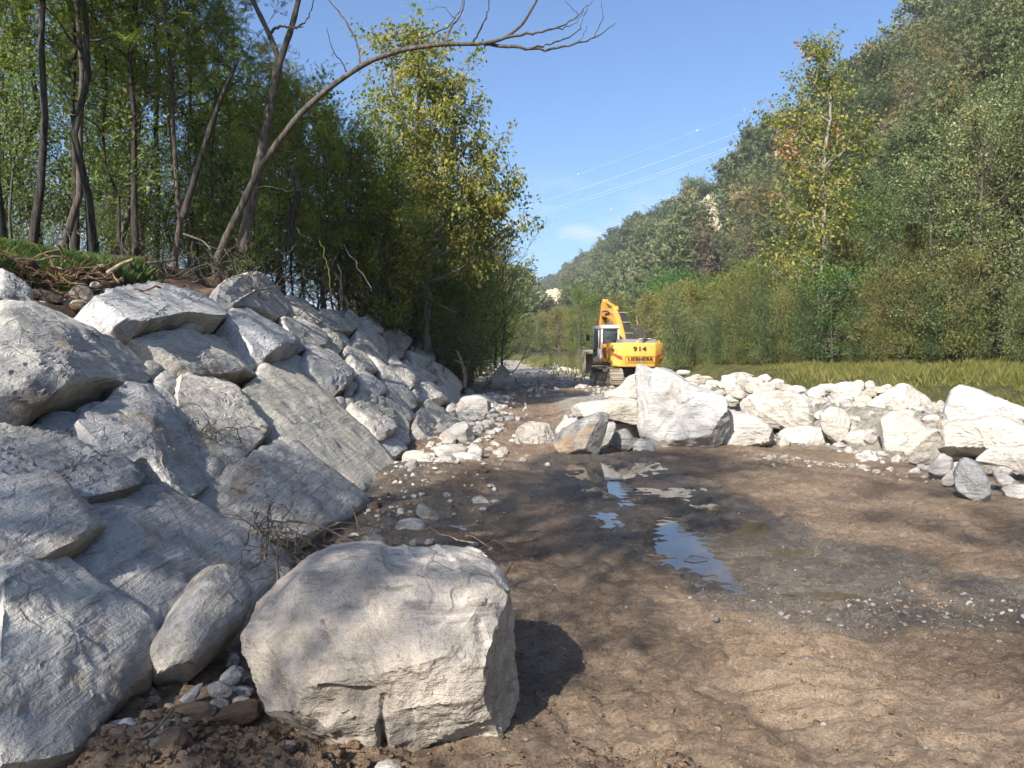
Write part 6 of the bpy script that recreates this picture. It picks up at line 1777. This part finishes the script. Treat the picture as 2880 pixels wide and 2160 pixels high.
def bm_prism(profile, axis, a, b, bev=0.02):
    """profile of 2-D points extruded along axis ('x': (y,z), 'z': (x,y)) from a to b"""
    bm_ = bmesh.new()
    def mkv(p, t):
        return (t, p[0], p[1]) if axis == "x" else (p[0], p[1], t)
    A = [bm_.verts.new(mkv(p, a)) for p in profile]
    Bv = [bm_.verts.new(mkv(p, b)) for p in profile]
    n = len(profile)
    bm_.faces.new(A); bm_.faces.new(Bv[::-1])
    for k in range(n):
        bm_.faces.new((A[k], Bv[k], Bv[(k + 1) % n], A[(k + 1) % n]))
    bmesh.ops.recalc_face_normals(bm_, faces=bm_.faces)
    if bev:
        bmesh.ops.bevel(bm_, geom=list(bm_.edges), offset=bev, segments=2, profile=.6, affect="EDGES")
    return bm_
def bm_box(x0, x1, y0, y1, z0, z1, bev=0.015):
    return bm_prism([(x0, y0), (x1, y0), (x1, y1), (x0, y1)], "z", z0, z1, bev)
def bm_join(*bms):
    out = bmesh.new()
    for b in bms:
        me = bpy.data.meshes.new("tmp"); b.to_mesh(me); b.free(); out.from_mesh(me); bpy.data.meshes.remove(me)
    return out
def part(name, bm_, mat, parent=EX, label=None, sm=True):
    me = bpy.data.meshes.new(name)
    bm_.to_mesh(me); bm_.free()
    me.polygons.foreach_set("use_smooth", np.full(len(me.polygons), sm))
    me.set_sharp_from_angle(angle=R(35))
    o = link(name, me, M[mat], parent)
    if label: o["label"] = label
    return o
def tube_part(name, paths, mat, parent, r, sides=8):
    mb = MB()
    for pth in paths:
        mb.tube(smooth_path(pth, 4), r, sides)
    return mb.build(name, M[mat], parent)

# tracks: a chain of shoes round a long loop, a frame with rollers inside
def track(xc):
    root = empty("track"); root.parent = EX
    L, Rr, w = 1.55, .40, .30
    loop = []
    for t in np.linspace(-math.pi / 2, math.pi / 2, 9):
        loop.append((L + Rr * math.cos(t), .44 + Rr * math.sin(t)))
    for t in np.linspace(0, 1, 15)[1:-1]:
        loop.append((L - 2 * L * t, .84 - .05 * math.sin(math.pi * t)))
    for t in np.linspace(math.pi / 2, 3 * math.pi / 2, 9):
        loop.append((-L + Rr * math.cos(t), .44 + Rr * math.sin(t)))
    for t in np.linspace(0, 1, 15)[1:-1]:
        loop.append((-L + 2 * L * t, .04))
    lp = np.array(loop + loop[:1])
    ln = np.r_[0, np.cumsum(np.linalg.norm(np.diff(lp, axis=0), axis=1))]
    nsh = 46
    mb = MB()
    for k in range(nsh):
        s = ln[-1] * k / nsh
        y, z = np.interp(s, ln, lp[:, 0]), np.interp(s, ln, lp[:, 1])
        y2, z2 = np.interp((s + .02) % ln[-1], ln, lp[:, 0]), np.interp((s + .02) % ln[-1], ln, lp[:, 1])
        d = np.array([y2 - y, z2 - z]); d /= np.linalg.norm(d); nrm = np.array([d[1], -d[0]])
        hl = ln[-1] / nsh * .47
        V = []
        for x in (xc - w, xc + w):
            for (a, b) in ((-hl, -.02), (hl, -.02), (hl, .02), (-hl * .2, .02), (-hl * .35, .055), (-hl * .6, .055), (-hl * .75, .02), (-hl, .02)):
                q = np.array([y, z]) + d * a + nrm * b
                V.append((x, q[0], q[1]))
        F = [(i, (i + 1) % 8, 8 + (i + 1) % 8, 8 + i) for i in range(8)] + [(0, 1, 2, 3), (3, 4, 5, 6), (0, 3, 6, 7), (8, 11, 10, 9), (11, 14, 13, 12), (8, 15, 14, 11)]
        mb.add(V, F)
    o = mb.build("track_shoes", M["muddy"], root, False)
    part("track_frame", bm_prism([(-1.5, .16), (1.5, .16), (1.5, .62), (-1.4, .70)], "x", xc - .2, xc + .2, .03), "muddy", root)
    for y in np.linspace(-1.2, 1.2, 7):
        mr = MB(); mr.tube([(xc - .24, y, .15), (xc + .24, y, .15)], .09, 12); mr.build("roller", M["steel"], root)
    for y in (-1.55, 1.55):
        b2 = bmesh.new(); bmesh.ops.create_cone(b2, cap_ends=True, segments=24, radius1=.34, radius2=.34, depth=.24)
        bmesh.ops.rotate(b2, verts=b2.verts, matrix=Matrix.Rotation(math.pi / 2, 3, "Y")); bmesh.ops.translate(b2, verts=b2.verts, vec=(xc, y, .44))
        part("sprocket", b2, "muddy", root)
for xc in (-1.02, 1.02):
    track(xc)
part("undercarriage", bm_join(bm_box(-.75, .75, -.8, .8, .42, .80), bm_prism([(math.cos(a) * .62, math.sin(a) * .62) for a in np.linspace(0, 6.283, 24, endpoint=False)], "z", .80, .98, 0)), "dark_metal")
part("deck", bm_box(-1.22, 1.22, -1.5, 1.75, .96, 1.12), "dark_metal")

# counterweight with chamfered tail
cw = bm_prism([(-1.25, -1.05), (-1.25, -1.62), (-.78, -1.98), (.78, -1.98), (1.25, -1.62), (1.25, -1.05)], "z", .92, 2.02, .05)
for v in cw.verts:                       # tuck the lower edge in
    if v.co.z < 1.1:
        k = (1.1 - v.co.z) / .18
        v.co.x *= 1 - .05 * k; v.co.y += .10 * k
cwo = part("counterweight", cw, "yellow")
def text_mesh(s, size, x, z, y, parent, bold=.012, width=None):
    cu = bpy.data.curves.new("lettering", "FONT")
    cu.body = s; cu.size = size; cu.align_x = "CENTER"; cu.extrude = .006; cu.offset = bold; cu.space_character = 1.08
    tmp = bpy.data.objects.new("tmp_text", cu)
    COL.objects.link(tmp)
    bpy.context.view_layer.update()
    me = bpy.data.meshes.new_from_object(tmp.evaluated_get(bpy.context.evaluated_depsgraph_get()))
    me.name = "lettering"
    bpy.data.objects.remove(tmp)
    co = np.empty(len(me.vertices) * 3, np.float32); me.vertices.foreach_get("co", co); co = co.reshape(-1, 3)
    if width:
        co[:, 0] *= width / (co[:, 0].max() - co[:, 0].min())
    co = np.stack([co[:, 0], -co[:, 2], co[:, 1]], 1)
    me.vertices.foreach_set("co", co.astype(np.float32).ravel())
    me.update()
    o = link("lettering", me, M["text"], parent)
    o.location = (x, y, z)
    return o
text_mesh("914", .27, .02, 1.66, -1.99, cwo, .006, .62)
text_mesh("LIEBHERR", .215, .05, 1.22, -1.992, cwo, .007, 1.2)
# recessed panel lines round the lettering
part("panel_rim", bm_join(bm_box(-.66, .74, -1.992, -1.97, 1.415, 1.43, 0), bm_box(-.66, .74, -1.992, -1.97, 1.155, 1.17, 0), bm_box(-.66, -.645, -1.992, -1.97, 1.17, 1.415, 0), bm_box(.725, .74, -1.992, -1.97, 1.17, 1.415, 0)), "orange", cwo)
def on_chamfer(sx, pts):
    """2-D decal points (fraction along chamfer 0 inner..1 outer, z) as a thin plate"""
    a, b = np.array([.78, -1.98]), np.array([1.25, -1.62])
    n = np.array([b[1] - a[1], -(b[0] - a[0])]); n /= np.linalg.norm(n)
    bm_ = bmesh.new()
    lay = []
    for off in (.004, .012):
        lay.append([bm_.verts.new((sx * (a + (b - a) * t + n * off)[0], (a + (b - a) * t + n * off)[1], z)) for t, z in pts])
    bm_.faces.new(lay[1])
    k = len(pts)
    for i in range(k):
        bm_.faces.new((lay[0][i], lay[0][(i + 1) % k], lay[1][(i + 1) % k], lay[1][i]))
    bmesh.ops.recalc_face_normals(bm_, faces=bm_.faces)
    return bm_
for sx in (-1, 1):
    part("red_reflector", on_chamfer(sx, [(.05, 1.28), (.42, 1.34), (.85, 1.50), (.80, 1.56), (.45, 1.48), (.05, 1.42)]), "red", cwo)
    part("red_reflector", on_chamfer(sx, [(.62, 1.66), (.90, 1.64), (.92, 1.74), (.70, 1.75)]), "red", cwo)
# side boxes, engine hood, exhaust
part("side_panel", bm_box(-1.24, -.98, -1.02, .10, 1.13, 1.98), "orange", label="orange side panel with a black grille")
g = []
for k in range(7):
    g.append(bm_box(-1.252, -1.238, -.85, -.35, 1.32 + k * .075, 1.36 + k * .075, 0))
part("side_grille", bm_join(*g), "black")
part("side_panel", bm_box(.90, 1.24, -1.02, 1.6, 1.13, 1.96), "orange")
part("engine_hood", bm_prism([(-1.5, 1.98), (-.2, 1.98), (-.2, 2.12), (-.5, 2.20), (-1.25, 2.20), (-1.5, 2.08)], "x", -.62, 1.0, .03), "hood_grey")
part("engine_bay", bm_box(-.97, .89, -1.02, .0, 1.13, 1.97), "dark_metal")
part("hood_panel", bm_box(.25, .72, -1.42, -1.05, 2.19, 2.225, .005), "white_paint")
tube_part("exhaust_pipe", [[(.30, -1.55, 2.0), (.31, -1.56, 2.15), (.37, -1.58, 2.30), (.41, -1.6, 2.38)]], "dark_metal", EX, .055, 10)
for x in (.05, 1.05):
    part("lifting_lug", bm_box(x - .05, x + .05, -1.6, -1.45, 2.0, 2.12), "yellow")

# cab
cab = empty("cab"); cab.parent = EX
cx0, cx1, cy0, cy1 = -1.24, -.34, .16, 1.85
part("cab_floor", bm_box(cx0, cx1, cy0, cy1, 1.13, 1.75, .03), "white_paint", cab)
part("cab_roof", bm_prism([(cy0 - .05, 2.74), (cy0, 2.70), (cy1 + .06, 2.70), (cy1 + .04, 2.80), (cy1 - .25, 2.88), (cy0 + .1, 2.90), (cy0 - .03, 2.84)], "x", cx0 - .01, cx1 + .01, .03), "white_paint", cab)
for x in (cx0 + .045, cx1 - .045):
    for y in (cy0 + .05, cy1 - .05):
        part("pillar", bm_box(x - .045, x + .045, y - .05, y + .05, 1.74, 2.72, .015), "white_paint", cab)
part("pillar", bm_box(cx0, cx0 + .08, cy0 + .50, cy0 + .58, 1.74, 2.72, .01), "white_paint", cab)
part("rear_window", bm_box(cx0 + .10, cx1 - .10, cy0 + .02, cy0 + .04, 1.77, 2.69, .004), "glass", cab)
part("window_seal", bm_join(bm_box(cx0 + .09, cx1 - .09, cy0 - .006, cy0 + .02, 1.75, 1.80, .004), bm_box(cx0 + .09, cx1 - .09, cy0 - .006, cy0 + .02, 2.64, 2.69, .004), bm_box(cx0 + .09, cx0 + .13, cy0 - .006, cy0 + .02, 1.80, 2.64, .004), bm_box(cx1 - .13, cx1 - .09, cy0 - .006, cy0 + .02, 1.80, 2.64, .004)), "black", cab)
part("side_window", bm_box(cx0 + .02, cx0 + .035, cy0 + .10, cy0 + .50, 1.55, 2.69, .004), "glass", cab)
part("door_window", bm_box(cx0 + .02, cx0 + .035, cy0 + .58, cy1 - .1, 1.77, 2.69, .004), "glass", cab)
part("door_window", bm_prism([(cy0 + .72, 1.42), (cy1 - .2, 1.30), (cy1 - .12, 1.76), (cy0 + .62, 1.76)], "x", cx0 - .012, cx0 + .0, .0), "glass", cab, label="lower glazed half of the cab door")
part("windscreen", bm_box(cx0 + .10, cx1 - .10, cy1 - .04, cy1 - .02, 1.77, 2.69, .004), "glass", cab)
part("right_window", bm_box(cx1 - .035, cx1 - .02, cy0 + .1, cy1 - .1, 1.77, 2.69, .004), "glass", cab)
part("seat", bm_join(bm_box(-1.02, -.58, .62, .76, 1.75, 2.45, .05), bm_box(-1.02, -.58, .7, 1.15, 1.75, 1.92, .05)), "black", cab)
part("lower_trim", bm_box(cx0 - .004, cx1, cy0 - .004, cy1, 1.02, 1.14, .01), "orange", cab)
tube_part("mirror_arm", [[(cx0, cy1 - .1, 2.35), (cx0 - .15, cy1 - .05, 2.38), (cx0 - .26, cy1 - .05, 2.36)]], "black", cab, .014)
part("mirror", bm_box(cx0 - .36, cx0 - .18, cy1 - .1, cy1 - .04, 2.16, 2.46, .02), "black", cab)
tube_part("handrail", [[(.95, -.9, 1.96), (.95, -.9, 2.30), (.95, -.2, 2.32), (.95, .5, 2.32), (.95, 1.2, 2.32), (.95, 1.2, 1.96)], [(1.2, -.2, 1.96), (1.2, -.2, 2.2), (1.2, .6, 2.2), (1.2, .6, 1.96)]], "dark_metal", EX, .018, 6)
# boom: bent box beam
def beam(path, widths, hw, name, mat, parent):
    Pp = np.array(path, float)
    T_ = np.gradient(Pp, axis=0); T_ /= np.linalg.norm(T_, axis=1)[:, None]
    Nn = np.stack([-T_[:, 1], T_[:, 0]], 1)
    up, lo = Pp + Nn * np.array(widths)[:, None], Pp - Nn * np.array(widths)[:, None]
    return part(name, bm_prism([tuple(p) for p in lo] + [tuple(p) for p in up[::-1]], "x", hw[0], hw[1], .02), mat, parent)
boom = empty("boom"); boom.parent = EX
xb = .16
ZB = lambda z: 1.5 + (z - 1.5) * .9
beam([(.95, 1.50), (1.5, 2.25), (2.1, 3.05), (2.65, 3.55), (3.4, 3.80), (4.3, 3.85), (5.0, 3.80)], [.16, .23, .30, .33, .28, .21, .13], (xb - .20, xb + .20), "boom_beam", "orange", boom)
part("boom_bracket", bm_prism([(2.5, 3.80), (3.1, 4.02), (3.0, 4.20), (2.75, 4.18)], "x", xb - .14, xb + .14, .015), "orange", boom)
text_mesh("LIEBHERR", .2, 0, 0, 0, boom, .012, .95)
boom.children[-1].rotation_euler = (0, 0, R(-90)); boom.children[-1].location = (xb - .215, 3.55, 3.70)
for sx in (-.30, .30):
    tube_part("boom_cylinder", [[(xb + sx, 1.55, 1.55), (xb + sx, 2.0, 2.2), (xb + sx, 2.4, 2.8)]], "orange", boom, .085, 12)
    tube_part("cylinder_rod", [[(xb + sx, 2.38, 2.77), (xb + sx, 2.55, 3.02), (xb + sx, 2.75, 3.3)]], "chrome", boom, .045, 10)
tube_part("stick_cylinder", [[(xb, 2.95, 4.12), (xb, 3.6, 4.30), (xb, 4.3, 4.46)]], "orange", boom, .085, 12)
tube_part("cylinder_rod", [[(xb, 4.28, 4.45), (xb, 4.6, 4.52), (xb, 5.1, 4.62)]], "chrome", boom, .045, 10)
hose = []
for k in range(7):
    x = xb + .10 + .055 * k
    hose.append([(x, .9, 1.75 + .02 * k), (x + .02, 1.1, 2.3), (x, 1.5, 2.95 - .03 * k), (x - .01, 2.05, 3.55 - .02 * k), (x - .03, 2.6, 3.98 - .03 * k), (x - .06, 3.2, 4.12 - .03 * k)])
ho = tube_part("hose_bundle", hose, "black", boom, .026, 6)
cl = []
for (y, z) in ((1.3, 2.62), (1.75, 3.22), (2.3, 3.78)):
    cl.append(bm_box(xb + .08, xb + .50, y - .03, y + .03, z - .02, z + .03, .006))
part("hose_clamp", bm_join(*cl), "steel", boom)
tube_part("steel_pipe", [[(xb + .24, 1.1, 2.0), (xb + .24, 1.7, 2.85), (xb + .24, 2.4, 3.55), (xb + .24, 3.2, 3.95)], [(xb - .24, 2.6, 3.72), (xb - .24, 3.4, 3.98), (xb - .24, 4.6, 4.0)]], "steel", boom, .022, 6)
# slatted guard beside the boom
gb = [bm_box(.38 + .075 * k, .41 + .075 * k, .28, .31, 1.95, 2.84, .004) for k in range(8)] + [bm_box(.36, .95, .27, .32, 2.83, 2.88, .004), bm_box(.36, .95, .27, .32, 1.95, 1.99, .004)]
part("guard_grille", bm_join(*gb), "dark_metal")
tube_part("work_light_post", [[(.62, .35, 2.86), (.60, .36, 3.1), (.56, .38, 3.35)]], "steel", EX, .018, 6)
# stick and bucket
arm = empty("stick"); arm.parent = EX
beam([(4.75, 4.62), (4.98, 4.30), (5.10, 3.85), (5.5, 3.05), (6.1, 1.95), (6.3, 1.55)], [.14, .24, .25, .20, .13, .09], (xb - .15, xb + .15), "stick_beam", "orange", arm)
tube_part("bucket_cylinder", [[(xb, 5.15, 4.55), (xb, 5.6, 3.9), (xb, 5.95, 3.35)]], "orange", arm, .07, 10)
tube_part("cylinder_rod", [[(xb, 5.95, 3.35), (xb, 6.2, 2.9), (xb, 6.42, 2.5)]], "chrome", arm, .04, 8)
part("linkage", bm_join(bm_prism([(6.36, 2.55), (6.50, 2.48), (6.25, 1.98), (6.12, 2.05)], "x", xb - .18, xb - .12, 0), bm_prism([(6.36, 2.55), (6.50, 2.48), (6.72, 1.75), (6.60, 1.70)], "x", xb + .12, xb + .18, 0)), "steel", arm)
for e_ in (boom, arm):
    e_.scale = (1, 1, .92); e_.location.z = 1.5 * .08
bk = empty("bucket"); bk.parent = EX
outer = [(6.20, 1.60), (6.75, 1.72), (7.05, 1.45), (7.10, 1.0), (6.90, .58), (6.45, .40), (6.0, .42)]
inner = [(6.0, .48), (6.43, .47), (6.84, .63), (7.02, 1.02), (6.97, 1.42), (6.72, 1.62), (6.22, 1.50)]
xk = (-.62, .60)
part("bucket_shell", bm_prism(outer + inner, "x", xk[0], xk[1], 0), "muddy", bk)
for x in xk:
    part("bucket_side", bm_prism([(6.20, 1.58), (6.75, 1.70), (7.04, 1.44), (7.08, 1.0), (6.88, .60), (6.45, .42), (6.0, .44), (6.0, .62)], "x", x - .02 if x < 0 else x - .01, x + .01 if x < 0 else x + .02, 0), "muddy", bk)
for k in range(6):
    x = xk[0] + .08 + k * (xk[1] - xk[0] - .16) / 5
    part("tooth", bm_prism([(6.05, .40), (6.05, .52), (5.78, .45)], "x", x - .05, x + .05, .01), "steel", bk)

# ------------------------------------------------------------------ labels that count along a row, by place from the left of the view
ORD = "first second third fourth fifth sixth seventh eighth ninth tenth eleventh twelfth thirteenth fourteenth fifteenth sixteenth seventeenth eighteenth nineteenth twentieth".split()
ORD += ["twenty-" + w for w in ORD[:9]] + ["thirtieth"] + ["thirty-" + w for w in ORD[:9]] + ["fortieth"] + ["forty-" + w for w in ORD[:9]]
def number_group(g, text):
    os_ = [o for o in COL.objects if o.get("group") == g]
    os_.sort(key=lambda o: o.location.x / max(o.location.y, .1))
    for k, o in enumerate(os_):
        if k < len(ORD):
            o["label"] = text % ORD[k]
number_group(GW, "%s slender feathery-leaved tree from the left among the trunks of the wood")
number_group("bushes along the edge of the left bank", "%s dark bush from the left along the edge of the left bank")
number_group("leafy trees at the bend of the left bank", "%s leafy tree from the left rising from the brush of the bank")
number_group(GR, "%s broad grey-green tree from the left behind the meadow")
number_group("trees in the belt right of the excavator", "%s mid-height olive tree from the left in the belt beside the excavator")
number_group("willow shrubs at the back of the meadow", "%s feathery willow shrub from the left at the back of the meadow")
number_group("trees of the far belt behind the excavator", "%s bushy tree from the left in the far belt behind the excavator")
number_group("low shrubs on the far gravel bar", "%s low shrub from the left on the far gravel bar")
number_group("bright green trees behind the excavator", "%s bright green round tree from the left low behind the excavator")
number_group("thin young trees in the wood", "%s thin young tree from the left among the trunks of the wood")
number_group("undergrowth bushes of the wood", "%s dark low bush from the left in the undergrowth of the wood")
number_group("stones of the rubble pile behind the blocks", "%s pale stone from the left in the rubble pile behind the blocks")
number_group("stones of the low rubble bank by the meadow", "%s pale stone from the left on the low rubble bank by the meadow")
number_group("leafy trees behind the leaning tree", "%s leafy green tree from the left behind the leaning tree")

# ================================================================== HAZE
M["haze"] = bpy.data.materials.new("haze")
M["haze"].use_nodes = True
hn = M["haze"].node_tree
hn.nodes.clear()
ho_ = hn.nodes.new("ShaderNodeOutputMaterial")
hv = hn.nodes.new("ShaderNodeVolumePrincipled")
hv.inputs["Color"].default_value = (0.86, 0.92, 1.0, 1)
hv.inputs["Density"].default_value = 0.0005
hv.inputs["Anisotropy"].default_value = 0.2
hn.links.new(hv.outputs[0], ho_.inputs["Volume"])
mb = MB(); mb.box(-3200, 3200, -3200, 4200, -1.8, 75)
hz_ = mb.build("haze", M["haze"], smooth=False)
tag(hz_, "thin bluish haze over the valley", "haze", kind="stuff")
